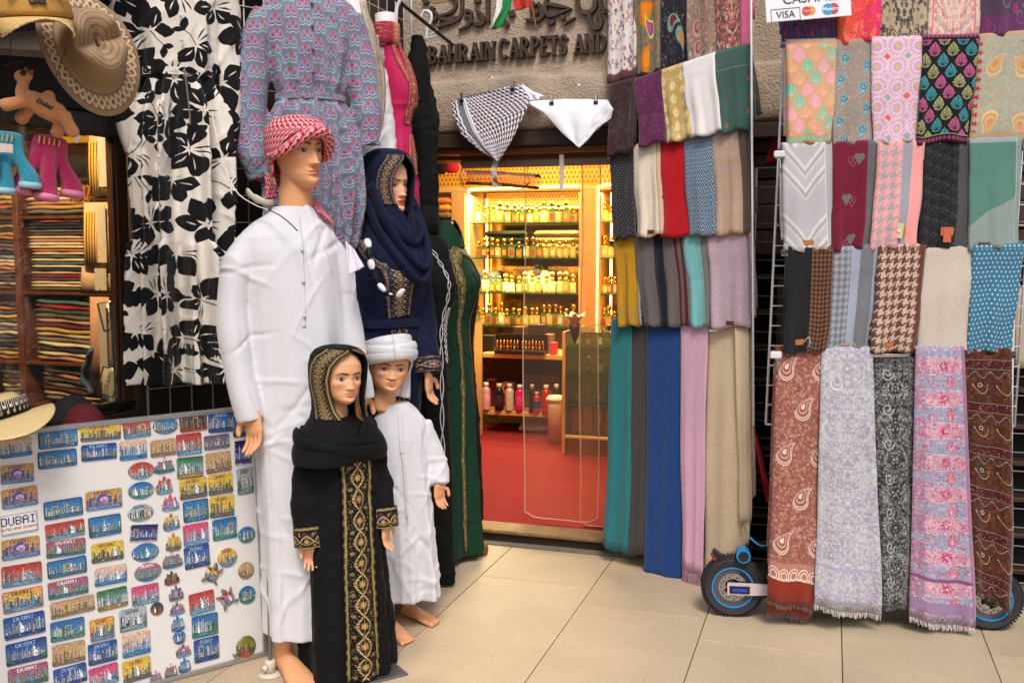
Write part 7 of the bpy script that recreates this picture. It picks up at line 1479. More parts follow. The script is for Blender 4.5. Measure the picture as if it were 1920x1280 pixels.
# ---- boy
loc, rz = place(747, 3.6, 10)
boy = thing('mannequin', 'boy mannequin in a white robe and white turban with bare feet', 'mannequin', loc, rz)
hb = face_head((226, 168, 126), (190, 110, 90), (70, 40, 26), (50, 30, 20), s=.93, child=True, neck=(.042, .16), seed=4, sz=.90); HB = (-.045, -.02, .992)
body(boy, (222, 160, 116), (hb, HB, R(2), R(5)), hands=[(-1, (.133, -.05, .56), .64, R(30), R(-4), 0), (1, (-.13, -.03, .56), .62, R(-20), 0, 0)], feet=[((-.055, -.03, 0), .78, R(18)), ((.045, .10, 0), .78, R(34))], limbs=[([(0, 0, .45), (0, 0, .65), (-.03, 0, .86)], (.05, .055, .03)), ([(.132, -.05, .565), (.11, 0, .70), (0, 0, .74)], (.018, .02, .022)), ([(-.13, -.03, .56), (-.11, 0, .70), (0, 0, .74)], (.018, .02, .022)), ([(-.055, -.02, .12), (-.05, 0, .3), (-.045, 0, .5)], (.032, .038, .05)), ([(.045, .11, .12), (.045, .06, .3), (.045, 0, .5)], (.032, .038, .05))])
bb_ = garment('white_robe', boy, WHT, [(.125, .125, .11, .022, .01, .13), (.25, .12, .10, .02, .005, .11), (.45, .11, .09, .012, 0, .07), (.62, .10, .08, .005, 0, .03), (.74, .10, .072, 0, 0, 0), (.795, .096, .062, -.004, 0, 0), (.83, .07, .056, -.01, 0, 0), (.86, .05, .05, -.016, 0, 0)],
  [([(.075, 0, .775), (.105, 0, .70), (.13, -.01, .62), (.136, -.035, .55)], (.043, .043, .043, .044)), ([(-.08, 0, .77), (-.12, 0, .68), (-.135, -.02, .56)], (.043, .043, .042))], k=7, seed=12, wr=.004, wf=8., cr=.3, smooth=4, voxel=.006, nl=45)
drape(bb_, [(-.012, .83), (-.01, .75), (-.008, .68)], .018, WHT, 'placket', off=.0004, n=20, nx=4)
o = MB().tube(bez([(-.012, -.085, .70), (-.008, -.10, .66), (-.004, -.11, .57), (.0, -.118, .45)], 20), .0035, 6).done('tassel_cord', WHT, boy, smooth=True)
tb = hood('turban', boy, WHT, [(.11, .004, .004, .004, 0), (.107, .04, .045, .05, 0), (.098, .072, .08, .086, 0), (.08, .088, .096, .103, 0), (.058, .094, .102, .108, 0), (.040, .094, .100, .108, 8), (.03, .084, .09, .098, 40), (.010, .082, .088, .096, 75), (-.012, .078, .084, .09, 90), (-.04, .07, .078, .082, 105)], seed=14, wr=.004, th=.006, tilt=.08); headpart(tb, HB, R(2)); tb.scale = (1.06, 1.06, 1.0)
for k in range(5):
    zc = .036+.0125*k; rr = .090-.002*max(0, k-1)-.0035*k*(k > 2); P = [(rr*math.sin(t), -(rr+.008)*math.cos(t)-.002, zc+.014*math.sin(t+(.9, 2.2, .2, 1.8, 1.)[k])+.010*math.cos(t)) for t in np.linspace(0, 6.28, 26)]; V, F, _ = tube(bez(P, 50), [(.011, .021)]*50, 14); headpart(obj('turban_wrap', V, F, WHT, boy), HB, R(2)).scale = (1.06, 1.06, 1.0)
wsheet('turban_tail', boy, WHT, [(748, 655, 3.64), (776, 650, 3.66)], [(776, 650, 3.66), (770, 700, 3.67), (768, 746, 3.66)], [(738, 742, 3.64), (768, 746, 3.66)], [(748, 655, 3.64), (742, 700, 3.66), (738, 742, 3.64)], k=1, amp=.006, th=.006)
# ---- navy
loc, rz = place(722, 3.76, 28)
nav = thing('mannequin', 'female mannequin in a navy abaya and headscarf with red lips and bead necklace', 'mannequin', loc, rz)
hn = face_head((222, 168, 132), (206, 20, 50), (110, 74, 50), (50, 44, 36), s=.90, fem=True, lipstick=True, neck=(.045, .2), seed=6); HN = (.01, -.01, 1.66)
body(nav, (222, 168, 132), (hn, HN, R(14), R(-2)), hands=[(1, (-.155, -.07, .97), .85, R(-30), 0, 0), (-1, (.118, -.115, .95), .8, R(40), R(-8), 0)], limbs=[([(-.05, 0, .03), (-.06, 0, .9)], (.04, .06)), ([(.05, 0, .03), (.06, 0, .9)], (.04, .06))])
nb_ = garment('abaya', nav, NAVY, [(.12, .125, .12, -.02, 0, .07), (.4, .125, .12, -.01, 0, .05), (.8, .13, .12, 0, 0, .03), (1.08, .13, .105, 0, 0, .01), (1.15, .125, .10, 0, 0, 0), (1.24, .14, .12, 0, -.005, 0), (1.32, .15, .14, 0, -.015, 0), (1.40, .148, .11, 0, 0, 0), (1.45, .12, .085, 0, 0, 0), (1.50, .075, .06, 0, 0, 0), (1.53, .05, .05, 0, 0, 0)],
  [([(-.12, 0, 1.39), (-.155, 0, 1.28), (-.175, -.03, 1.1), (-.16, -.07, .965)], (.055, .055, .052, .054)), ([(.11, 0, 1.39), (.135, -.02, 1.28), (.135, -.06, 1.1), (.12, -.11, .95)], (.052, .052, .048, .05))], k=8, seed=16, wr=.0075, cr=1., nl=60)
drape(nb_, [(-.03, 1.36), (-.01, 1.24), (0, 1.17)], [.13, .11, .09], EMBn, n=40, nx=10); drape(nb_, [(0, 1.125), (0, .8), (0, .4), (0, .05)], [.07, .07, .08, .09], EMBn, n=60, nx=8); drape(nb_, [(-.115, 1.455), (-.10, 1.40), (-.06, 1.36)], [.05, .06, .06], EMBn, n=20, nx=6)
V, F, U = tube([(0, 0, 1.165), (0, 0, 1.13)], [(.146, .116), (.148, .118)], 48, cap=False); obj('belt', V, F, NAVY, nav)
for x, z, y in ((-.161, .985, -.066), (.121, .975, -.105)): V, F, U = tube([(x, y+.01, z+.04), (x, y, z-.02)], [.0555, .0565], 26, cap=False); obj('embroidered_cuff', V, F, EMBn, nav, uv=np.c_[U[:, 1]*.9, U[:, 0]*.35])
hd = hood('headscarf', nav, NAVY, [(.138, .004, .004, .004, 0), (.134, .045, .05, .055, 0), (.12, .072, .08, .09, 0), (.098, .088, .096, .108, 6), (.06, .094, .104, .114, 26), (.02, .094, .104, .112, 36), (-.02, .092, .102, .106, 37), (-.06, .090, .10, .10, 31), (-.09, .088, .10, .098, 20), (-.115, .092, .102, .10, 4), (-.15, .10, .106, .10, 0), (-.20, .128, .115, .105, 0), (-.26, .14, .135, .11, 0), (-.32, .12, .15, .11, 0), (-.37, .075, .152, .08, 0)], seed=18, wr=.006, th=.004, edge=(EMBn, 12, 38, (1, -1)), edgew=.13); headpart(hd, HN, R(16))
for k, P in enumerate(([(-.088, .0, .0), (-.094, -.07, -.12), (-.05, -.135, -.25), (.02, -.16, -.31), (.07, -.13, -.24), (.092, -.07, -.12), (.085, 0, .0)], [(-.09, .02, -.06), (-.11, -.06, -.17), (-.08, -.13, -.28), (0, -.165, -.36), (.07, -.14, -.28), (.10, -.07, -.17), (.09, .02, -.06)], [(-.08, -.02, -.08), (-.06, -.11, -.17), (.0, -.135, -.22), (.06, -.11, -.17), (.08, -.03, -.08)])): V, F, _ = tube(bez(P, 40), [(.011, .024)]*40, 12); headpart(obj('scarf_fold', V, F, NAVY, nav), HN, R(16))
nk = thing('bead_necklace', 'necklace of chunky black and white beads on the navy abaya', 'necklace', tuple(gd(700, 480, 3.55)))
o0 = np.array(nk.location); NB = [(683, 438, 3.58), (690, 456, 3.56), (692, 474, 3.55), (696, 496, 3.54), (704, 519, 3.53), (716, 539, 3.52), (733, 552, 3.515), (751, 549, 3.51), (758, 525, 3.50), (757, 505, 3.50)]
NP = [gd(*q)-o0 for q in NB]; MB().tube(bez(NP, 40), .0015, 5).done('cord', mat('black_ribbon', 0), nk)
for k, P in enumerate(NP[:-1]):
    if k == 0 or k == 8: continue
    t = NP[k+1]-NP[k-1]; t /= np.linalg.norm(t); V, F, U = tube([P-t*.02, P-t*.016, P-t*.004, P+t*.008, P+t*.017, P+t*.02], [.003, .011, .0145, .013, .009, .003], 8, flat=.75); obj('bead', V, F, mat('bead_white', (226, 226, 228), .25) if k % 2 else mat('bead_black', (18, 18, 20), .25), nk, smooth=False)
# ---- black abaya with braid, green abaya
loc, rz = place(803, 4.12, 40)
bk = thing('mannequin', 'headless mannequin in a black abaya with white braid trim between the navy and green ones', 'mannequin', loc, rz)
bg = garment('abaya', bk, BLKF, [(.01, .085, .12, 0, 0, .08), (.5, .078, .11, 0, 0, .05), (.95, .075, .09, 0, 0, .02), (1.12, .075, .085, 0, 0, 0), (1.28, .09, .115, 0, -.01, 0), (1.38, .09, .09, 0, 0, 0), (1.44, .08, .07, 0, 0, 0), (1.49, .04, .04, 0, 0, 0)], k=8, seed=22, wr=.006)
b = MB()
for ph in (0, math.pi):
    for (pth) in ([(-.04, 1.42), (-.005, 1.32), (.005, 1.2), (-.01, 1.0), (-.02, .7), (-.02, .4)], [(.03, 1.18), (.02, 1.10), (.02, .95)]):
        P = bez([(x, 0, z) for x, z in pth], 70); pts = []
        for i, p in enumerate(P):
            h = BV[bg.name].ray_cast(Vector((p[0]+.007*math.sin(i*.55+ph), -1, p[2])), Vector((0, 1, 0)))[0]
            if h: pts.append((h[0], h[1]-.004-.002*math.cos(i*.55+ph), h[2]))
        b.tube(pts, .0026, 5)
b.done('braid_trim', mat('braid_white', (190, 188, 186), .6), bk, smooth=True)
MB().tube([(0, 0, 1.47), (0, 0, 1.60)], .045, 16).done('neck_form', BLKF, bk, smooth=True)
loc, rz = place(832, 4.44, 60)
gr = thing('mannequin', 'headless mannequin in a bottle green abaya with gold edging beside the doorway', 'mannequin', loc, rz)
gg = garment('abaya', gr, GRNF, [(.03, .135, .17, 0, .01, .10), (.4, .125, .15, 0, .01, .07), (.85, .115, .13, 0, 0, .03), (1.08, .11, .112, 0, 0, .005), (1.18, .118, .128, 0, -.008, 0), (1.28, .13, .148, 0, -.018, 0), (1.37, .13, .12, 0, -.005, 0), (1.43, .10, .085, 0, 0, 0), (1.49, .06, .06, 0, 0, 0), (1.53, .052, .055, 0, 0, 0)], k=9, seed=26, wr=.006)
for x0_ in (-.045, .03): drape(gg, [(x0_*1.6, 1.42), (x0_*1.9, 1.30), (x0_*1.2, 1.15), (x0_, .9), (x0_, .5), (x0_, .06)], [.03, .034, .026, .016, .014, .014], EMBg, n=70, nx=6)
drape(gg, [(-.09, 1.36), (-.03, 1.42), (.04, 1.40)], .05, EMBg, n=20, nx=6, name='yoke_trim')
hd = hood('neck_scarf', gr, GRNF, [(1.55, .05, .05, .06, 30), (1.53, .062, .065, .07, 20), (1.50, .075, .08, .08, 8), (1.46, .09, .09, .085, 0), (1.43, .10, .095, .09, 0)], seed=30, wr=.004, nrow=30)
MB().tube([(0, 0, 1.46), (0, 0, 1.545)], .044, 16).done('neck_form', mat('white_form', (214, 208, 206), .5), gr, smooth=True)
MB().rev([(0, .0), (.05, 0), (.055, .02), (.05, .05), (0, .05)], 16, (.12, -.10, .0)).done('brown_base', mat('brown_base', (110, 70, 40), .5), gr, smooth=True)
# long dark sleeve cloak beside the green one
loc, rz = place(848, 4.58, 60)
bc = thing('mannequin', 'black sequinned abaya form standing behind the green one at the doorway edge', 'mannequin', loc, rz)
garment('abaya', bc, mat('black_sequin', (16, 14, 14), .5, vary=.6, vscale=120), [(.14, .10, .13, 0, 0, .06), (.6, .09, .12, 0, 0, .04), (1.0, .08, .10, 0, 0, 0), (1.25, .09, .12, 0, -.01, 0), (1.36, .08, .09, 0, 0, 0), (1.42, .04, .05, 0, 0, 0)], seed=31, wr=.005, voxel=.012)
MB().tube([(0, 0, .0), (0, 0, .2)], .02, 10).rev([(0, 0), (.09, 0), (.09, .012), (0, .012)], 20).done('stand_foot', mat('brown_base', 0), bc)
# ---- hanging dresses
loc, rz = place(345, 3.44, 0)
fd = thing('hanging_dress', 'long white dress with large black flower print hanging on the wall grid', 'dress', loc, rz)
FL = fabric('black_flowers', floral_bw(), weave=.25, rough=.75, vary=.03); FL.node_tree.nodes['Principled BSDF'].inputs['Sheen Weight'].default_value = .1
dg_ = garment('skirt', fd, FL, [(.955, .188, .09, .0, 0, .26), (1.2, .182, .085, 0, 0, .25), (1.44, .175, .08, 0, 0, .22), (1.455, .162, .07, 0, 0, .13), (1.7, .157, .07, 0, 0, .2), (1.9, .145, .064, .005, 0, .16), (1.99, .112, .05, .005, 0, .05), (2.03, .11, .05, .005, 0, .02)], k=11, seed=40, wr=.005, uvs=(.78, 1.67), wf=12, voxel=.0072, smooth=3)
garment('bodice', fd, FL, [(2.0, .108, .05, .005, 0, .04), (2.05, .118, .058, .005, 0, .05), (2.2, .132, .068, 0, 0, .03), (2.35, .148, .062, 0, 0, 0), (2.48, .15, .05, 0, 0, 0), (2.54, .08, .04, 0, 0, 0)],
  [([(-.12, 0, 2.48), (-.16, .01, 2.3), (-.172, .02, 2.05), (-.17, .02, 1.86), (-.155, .015, 1.74)], (.05, .054, .052, .045, .025)), ([(.12, 0, 2.48), (.165, .01, 2.3), (.172, .02, 2.1), (.17, .02, 1.9), (.16, .02, 1.8)], (.05, .045, .04, .036, .03))], k=8, seed=41, wr=.006, uvs=(.78, 1.67), wf=14)
V, F, U = tube([(0, 0, 2.035), (0, 0, 2.01)], [(.117, .056), (.117, .055)], 48, cap=False); obj('waist_band', V, F, FL, fd, uv=np.c_[U[:, 0]*1.2, U[:, 1]*.05])
for z in (2.12, 2.2, 2.28, 2.36): MB().rev([(0, 0), (.006, 0), (.006, .003), (0, .003)], 10, (.012, -.075, z), 1).done('button', mat('pearl', 0), fd, smooth=True)
MB().tube(bez([(.02, -.07, 2.02), (.03, -.085, 1.9), (.032, -.09, 1.84)], 20), [(.0028, .0016)]*20, 6).done('waist_tie', mat('tie_grey', (110, 104, 98), .8), fd)
MB().tube([(-.19, .06, 2.47), (0, .03, 2.56), (.19, .06, 2.47)], .005, 8).done('hanger', mat('black_plug', 0), fd)
loc, rz = place(588, 3.62, 4)
pd_ = thing('hanging_dress', 'teal and mauve paisley shirt dress with belt on a white torso form', 'dress', loc, rz)
PF = fabric('ogee_paisley', paisley_dress(), weave=.2, rough=.6, vary=.03)
garment('dress', pd_, PF, [(1.42, .15, .095, -.01, 0, .20), (1.6, .172, .10, 0, 0, .18), (1.8, .165, .092, 0, 0, .15), (1.92, .138, .078, 0, 0, .08), (1.965, .118, .068, 0, 0, .02), (2.02, .132, .075, 0, 0, .05), (2.15, .155, .085, 0, 0, .02), (2.25, .172, .08, 0, 0, 0), (2.30, .155, .07, 0, 0, 0), (2.335, .09, .06, 0, .01, 0), (2.35, .06, .05, 0, .02, 0)],
  [([(-.14, 0, 2.26), (-.195, 0, 2.12), (-.215, 0, 1.92), (-.205, -.01, 1.76), (-.19, -.01, 1.67)], (.058, .062, .058, .055, .038)), ([(.14, 0, 2.26), (.18, 0, 2.12), (.2, -.01, 1.95), (.205, -.01, 1.80)], (.058, .055, .055, .045))], k=12, seed=44, wr=.005, uvs=(.40, .70), wf=13, smooth=3)
V, F, U = tube([(0, 0, 1.975), (0, 0, 1.955)], [(.126, .076), (.126, .075)], 48, cap=False); obj('belt', V, F, PF, pd_, uv=np.c_[U[:, 0]*1.2, U[:, 1]*.05])
MB().tube(bez([(.01, -.085, 1.965), (.02, -.095, 1.86), (.022, -.10, 1.72)], 14), [(.006, .002)]*14, 6).done('belt_end', PF, pd_)
for z in (2.28, 2.2, 2.12, 2.04): MB().rev([(0, 0), (.006, 0), (.006, .003), (0, .003)], 10, (.004, -.094+.012*(z > 2.25), z), 1).done('button', mat('plum_button', (120, 50, 84), .3), pd_, smooth=True)
MB().tube([(0, .02, 2.30), (0, .02, 2.36), (0, .02, 2.44)], [.062, .05, .048], 20).done('torso_form', mat('white_form', 0), pd_, smooth=True)
for s, lb in ((-1, 'collar'), (1, 'collar')): V, F, U = tube(bez([(0.0, -.075, 2.315), (s*.03, -.07, 2.345), (s*.055, -.03, 2.365), (s*.058, .02, 2.37)], 14), [(.014, .003)]*14, 8); obj(lb, V, F, PF, pd_, uv=U*.2)
o = MB().tube(bez([gd(462, 358, 3.5), gd(478, 372, 3.45), gd(500, 380, 3.42), gd(512, 378, 3.42)], 12), [(.003, .012), (.004, .016), (.004, .014)]*4, 8).done('belt_strap', mat('tie_cream', 0), smooth=True); tag(o, 'cream cloth end with black stripe hanging below the paisley sleeve', 'cloth strip')
loc, rz = place(684, 3.95, 20)
wk = thing('hanging_dress', 'white kaftan with silver-gold embroidered front hanging behind the paisley dress', 'dress', loc, rz)
wg = garment('dress', wk, mat('white_satin', (222, 222, 220), .55, sheen=.2, weave=.15), [(1.62, .115, .09, 0, 0, .06), (1.8, .105, .09, 0, 0, .03), (2.0, .095, .08, -.01, 0, 0), (2.15, .085, .08, -.02, 0, 0), (2.27, .07, .07, -.03, 0, 0), (2.35, .05, .05, -.03, 0, 0), (2.42, .04, .04, -.03, 0, 0)], [([(.02, 0, 2.26), (.06, 0, 2.1), (.08, -.01, 1.9), (.08, -.02, 1.78)], (.04, .045, .05, .05))], k=6, seed=47, wr=.004)
drape(wg, [(-.01, 2.38), (.01, 2.28), (.045, 2.15), (.05, 2.0), (.02, 1.86)], [.03, .05, .06, .05, .03], EMBw, n=40, nx=8); drape(wg, [(.07, 1.80), (.07, 1.77), (.07, 1.745)], .09, EMBw, n=10, nx=10)
MB().tube([(-.03, 0, 2.38), (-.03, 0, 2.42), (-.04, 0, 2.6)], [.036, .05, .08], 20).done('torso_form', mat('white_form', 0), wk, smooth=True)
loc, rz = place(748, 4.05, 40)
ck = thing('hanging_dress', 'crimson kaftan with gold embroidered neckline and neck scarf on a white form', 'dress', loc, rz)
cg = garment('dress', ck, CRIM, [(1.5, .07, .09, .0, 0, .06), (1.8, .062, .08, .0, 0, .03), (1.93, .05, .062, .0, 0, 0), (2.05, .062, .085, 0, -.01, 0), (2.16, .066, .07, -.015, 0, 0), (2.22, .05, .05, -.04, 0, 0), (2.27, .042, .042, -.05, 0, 0)], k=6, seed=50, wr=.004)
drape(cg, [(-.02, 2.24), (.0, 2.15), (.005, 2.03), (.0, 1.92)], [.025, .04, .045, .035], EMBr, n=40, nx=8); drape(cg, [(-.06, 2.23), (-.04, 2.16), (-.01, 2.08)], .02, EMBr, n=20, nx=5, name='neckline_trim'); drape(cg, [(.015, 1.88), (.02, 1.8), (.02, 1.72)], [.03, .06, .03], EMBr, n=30, nx=8, name='sash_trim')
MB().tube([(-.045, 0, 2.14), (-.052, 0, 2.26), (-.052, 0, 2.35), (-.052, 0, 2.355)], [.035, .044, .046, .036], 24).done('torso_form', mat('white_form', 0), ck, smooth=True)
V, F, U = tube([(-.052, 0, 2.315), (-.052, 0, 2.295), (-.054, -.002, 2.25), (-.056, -.004, 2.225)], [.049, .053, .053, .05], 30, cap=False); o = obj('neck_scarf', V, F, EMBr, ck, uv=U*np.array([.5, .4])); solid(o, .004)
loc, rz = place(790, 4.28, 30)
ba = thing('hanging_dress', 'plain black abaya with bundled hood hanging from a hook near the sign letters', 'dress', loc, rz)
garment('dress', ba, BLKF, [(1.35, .07, .07, -.01, 0, .06), (1.6, .075, .07, -.01, 0, .05), (1.8, .07, .07, -.005, 0, .03), (1.95, .068, .07, 0, 0, .02), (2.1, .052, .06, -.01, 0, 0), (2.2, .055, .05, -.01, 0, 0), (2.27, .03, .04, -.01, 0, 0)], [([(-.01, 0, 2.18), (.035, 0, 2.08), (.06, 0, 1.98), (.05, 0, 1.9), (.02, 0, 1.75)], (.03, .032, .03, .036, .04))], k=5, seed=54, wr=.006)
hv, hf, hn_ = union([tube(bez([(-.03, 0, 2.29), (-.025, -.015, 2.26), (-.005, -.02, 2.25), (.008, -.015, 2.27)], 10), .022, 12)[:2], tube([(-.014, 0, 2.25), (-.014, 0, 2.325)], [.03, .027], 14)[:2], tube([(.004, -.01, 2.20), (.006, -.01, 2.27), (-.004, -.01, 2.31)], [.016, .024, .016], 12)[:2]], .006, 3); hv = hv+hn_*wrinkle(hv, 3, .006, 50., (1, 1, 1))[:, None]; obj('hood', hv, hf, BLKF, ba)
MB().tube([(-.005, -.005, 2.16), (.012, -.01, 2.24)], [.03, .022], 14).done('neck_form', mat('white_form', 0), ba, smooth=True)
def hook(px, py, d, s, label):
    p = gd(px, py, d); t = thing('plastic_hook', label, 'hook', tuple(p)); MB().tube(bez([(0, 0, -.05*s), (.004*s, 0, -.01*s), (.02*s, 0, .02*s), (.018*s, 0, .045*s), (-.006*s, 0, .055*s), (-.022*s, 0, .03*s)], 20), .0058*s, 8).done('hook_body', mat('white_plastic', 0), t, smooth=True)
hook(742, 8, 3.95, 1.3, 'white plastic hanger hook above the crimson kaftan'); hook(799, 50, 4.28, 1.2, 'white plastic hanger hook holding the plain black abaya')
o = MB().tube([gd(700, -35, 3.85), gd(848, 84, 4.36)], [(.012, .008)]*2, 4).done('dark_rail', mat('rail_dark', (52, 46, 44), .5, metal=.4)); tag(o, 'dark metal rail running back to the sign wall over the kaftans', 'rail')
pa = gd(772, 98, 4.34); pb = gd(690, 60, 3.95); u_ = pb-pa; u_[2] = 0
wiregrid('wire_grid', 'white wire grid side panel behind the crimson kaftan', pa-np.array([0, 0, .12]), u_, (0, 0, 1), .5, .75, .08, .08)
p = gd(772, 78, 4.34); o = MB().tube([p+np.array([-.01, 0, 0]), p+np.array([.14, -.02, .012])], .003, 6).tube([p+np.array([.02, 0, -.01]), p+np.array([.13, -.02, .035])], .0025, 6).done('wire_bracket', WIRE); tag(o, 'thin white wire bracket sticking out below the dark rail', 'wire bracket')
a_ = gd(280, 812, 3.56); b_ = gd(520, 797, 3.9); w_ = b_-a_; w_[2] = 0
wiregrid('wire_grid', 'white wire grid whose lower cells show below the floral dress', gd(280, 832, 3.56), w_, (0, 0, 1), .62, 1.9, .082, .1, m=mat('wire_shade', (206, 196, 178), .4), r=.0025, fr=.005)
# ============================================================ SCARF SHOP WINDOW, HATS AND SOFT TOYS ON THE LEFT
YS = 3.52
CN = {'coral': (206, 112, 92), 'salmon': (216, 140, 110), 'tan': (190, 150, 100), 'cream': (232, 208, 160), 'mustard': (206, 164, 76), 'ochre': (226, 176, 60), 'brown': (124, 96, 74), 'charcoal': (74, 68, 64), 'grey': (128, 118, 106), 'black': (44, 40, 40), 'navy': (36, 38, 60), 'rose': (202, 148, 132), 'red': (176, 22, 30), 'ivory': (236, 220, 186), 'teal': (84, 116, 112), 'maroon': (96, 30, 30), 'violet': (84, 66, 100), 'pale blue': (150, 176, 184), 'olive': (104, 96, 60), 'orange': (200, 132, 84), 'beige': (206, 178, 136), 'slate': (84, 92, 100)}
ORDW = ['topmost', 'second', 'third', 'fourth', 'fifth', 'sixth', 'seventh', 'eighth', 'ninth', 'tenth', 'eleventh', 'twelfth', 'thirteenth', 'fourteenth', 'fifteenth', 'sixteenth', 'seventeenth', 'eighteenth', 'nineteenth', 'twentieth', '21st', '22nd', '23rd', '24th']
def stack(x0, x1, y0, y1, cols, where, seed, tilt=0., Y=YS, thin=False):
    r = random.Random(seed); n = len(cols); z0 = gy(x0, y0, Y)[2]; z1 = gy(x0, y1, Y)[2]; h = (z0-z1)/n
    for k, c in enumerate(cols):
        xa = gy(x0+r.uniform(-3, 3), (y0+y1)/2, Y)[0]; xb = gy(x1+r.uniform(-4, 4), (y0+y1)/2, Y)[0]; zc = z0-(k+.5)*h; nx = 14; G = []; hh = h*.47; ph = r.uniform(0, 6)
        prof = [(.17, hh), (.02, hh), (.006, hh*.75), (0, 0), (.006, -hh*.75), (.02, -hh), (.17, -hh)]
        for py_, pz in prof: G.append([(xa+(xb-xa)*i/(nx-1), py_+(.004*math.sin(i*.8+ph))+.012*(abs(2*i/(nx-1)-1)**8), pz*(1-.5*(abs(2*i/(nx-1)-1)**10))+(.0 if thin else .0022)*math.sin(i*.7+ph)-tilt*(i/(nx-1)-.5)*.03) for i in range(nx)])
        G = np.array(G); G[:, :, 0] -= xa; V, F, U = grid(G); F = list(F)+[tuple(range(0, 7*nx, nx)), tuple(range(nx-1, 7*nx, nx))[::-1]]
        o = obj('folded_scarf', V, F, mat('knit_'+c.replace(' ', '_'), CN[c], .9, sheen=.15, vary=.14, vscale=30, bump=.4, bscale=180)); o.location = (xa, Y+r.uniform(0, .008), zc); tag(o, '%s folded scarf, %s of the stack %s' % (c, ORDW[k], where), 'folded scarf', 'folded scarves in the left shop window')
stack(46, 152, 352, 402, ['cream', 'tan', 'ivory', 'rose', 'mustard', 'grey'], 'on the upper right shelf', 1)
stack(50, 154, 412, 544, ['coral', 'navy', 'black', 'grey', 'charcoal', 'cream', 'rose', 'ivory', 'ivory', 'orange', 'cream', 'slate', 'ivory', 'teal', 'ivory', 'navy', 'beige', 'red', 'violet', 'cream', 'ivory', 'olive'], 'on the middle right shelf', 2, thin=True)
stack(62, 174, 562, 676, ['teal', 'red', 'charcoal', 'olive', 'rose', 'maroon', 'mustard', 'beige', 'grey', 'ivory', 'navy', 'cream', 'rose'], 'on the lower right shelf', 3, tilt=.5)
stack(78, 178, 692, 752, ['charcoal', 'orange', 'charcoal', 'grey', 'maroon', 'beige', 'grey'], 'on the bottom right shelf', 4, tilt=.9)
stack(-14, 30, 348, 402, ['coral', 'coral', 'cream', 'mustard', 'coral', 'charcoal'], 'on the upper left shelf', 5)
stack(-14, 33, 414, 542, ['navy', 'tan', 'black', 'mustard', 'orange', 'charcoal', 'grey', 'brown', 'navy', 'pale blue', 'ivory', 'cream', 'salmon', 'grey', 'olive', 'charcoal', 'beige', 'brown'], 'on the middle left shelf', 6)
stack(-14, 44, 566, 672, ['charcoal', 'salmon', 'slate', 'cream', 'olive', 'beige', 'grey', 'cream', 'charcoal', 'olive', 'black', 'grey', 'mustard', 'orange'], 'on the lower left shelf', 7)
stack(0, 50, 684, 742, ['slate', 'slate', 'charcoal', 'maroon', 'cream', 'grey', 'tan'], 'on the bottom left shelf', 8)
SHW = wood('shelf_brown', (86, 44, 20), (130, 74, 36), axis=0); su = thing('scarf_shelving', 'dark wooden shelving holding folded scarves inside the left window', 'shelving', (0, YS, 0))
for y in (406, 548, 680, 760):
    z = Z(y, YS, 100); MB().box((-3.2, .12, z-.004), (1.75, .26, .014), bev=.002).done('shelf', SHW, su)
for px in (38,): x = X(px, 500, YS); MB().box((x, .10, 1.2), (.03, .24, 1.4), bev=.003).done('upright', SHW, su)
MB().box((-3.2, .26, 1.25), (1.75, .015, 1.6)).done('back', mat('dark_oak', 0), su)
g_ = thing('tinsel_garland', 'gold tinsel garland hanging down the shelf upright', 'garland', tuple(gy(40, 380, YS-.02))); rr = random.Random(3); b = MB()
for k in range(150):
    z = -k*.0022; a = rr.uniform(0, 6.28); l = rr.uniform(.008, .02); b.tube([(0+.004*math.sin(k*.2), 0, z), (l*math.cos(a), -abs(l*math.sin(a)), z-rr.uniform(-.004, .012))], [.0016, .0006], 4)
o = b.done('tinsel', GOLD, g_); o['kind'] = 'stuff'
fr_ = thing('tassel_bunch', 'bunch of golden brown tassels hanging over the packets', 'tassels', tuple(gy(155, 348, YS-.14))); b = MB()
for k in range(70):
    x = rr.uniform(-.045, .05); b.tube(bez([(x*.6, rr.uniform(-.02, .02), 0), (x, rr.uniform(-.03, .02), -.03), (x*1.15+rr.uniform(-.006, .006), rr.uniform(-.03, .01), -rr.uniform(.05, .085))], 6), [.0028]*5+[.001], 4)
b.done('tassel', mat('tassel_gold', (178, 122, 50), .9), fr_)['kind'] = 'stuff'
def packet(x0, y0, x1, y1, c, label, Y=3.28, stripes=None, sk=0):
    a = gy(x0, y0, Y); b_ = gy(x1, y1, Y); w = b_[0]-a[0]; h = a[2]-b_[2]; t = thing('hanging_packet', label, 'packet', (a[0]+w/2, Y, a[2]))
    MB().tube([(0, 0, -h/2-h/2*.98+0), (0, 0, -h*.5), (0, 0, 0)], [(w/2*(1+sk), .012), (w/2, .014), (w/2*.9, .004)], 16).done('bag', mat('packet_%d' % x0+'_%d' % y0, c, .25, vary=.15, vscale=20, coat=.5), t, smooth=True)
    for k in range(stripes or 0): MB().tube([(-w*.32+k*w*.5/(stripes), -.013, -h*.12), (-w*.34+k*w*.5/stripes, -.016, -h*.5), (-w*.34+k*w*.5/stripes, -.013, -h*.92)], .0035, 6).done('fringe_strand', mat('fringe_yellow', (226, 178, 60), .7), t, smooth=True)
    MB().box((w*.22, -.0155, -h*.45), (w*.36, .002, h*.8)).done('card', mat('card_white', (200, 188, 170), .6, vary=.12, vscale=60), t)
    MB().tube([(0, 0, 0), (0, 0, .02), (.008, 0, .03)], .0015, 5).done('hook', CHR, t)
packet(164, 252, 212, 368, (196, 166, 120), 'clear packet with yellow fringe hanging at the top beside the window post', stripes=4)
packet(154, 380, 212, 512, (206, 176, 140), 'clear packet of yellow stripes with white printed card, second down', stripes=5)
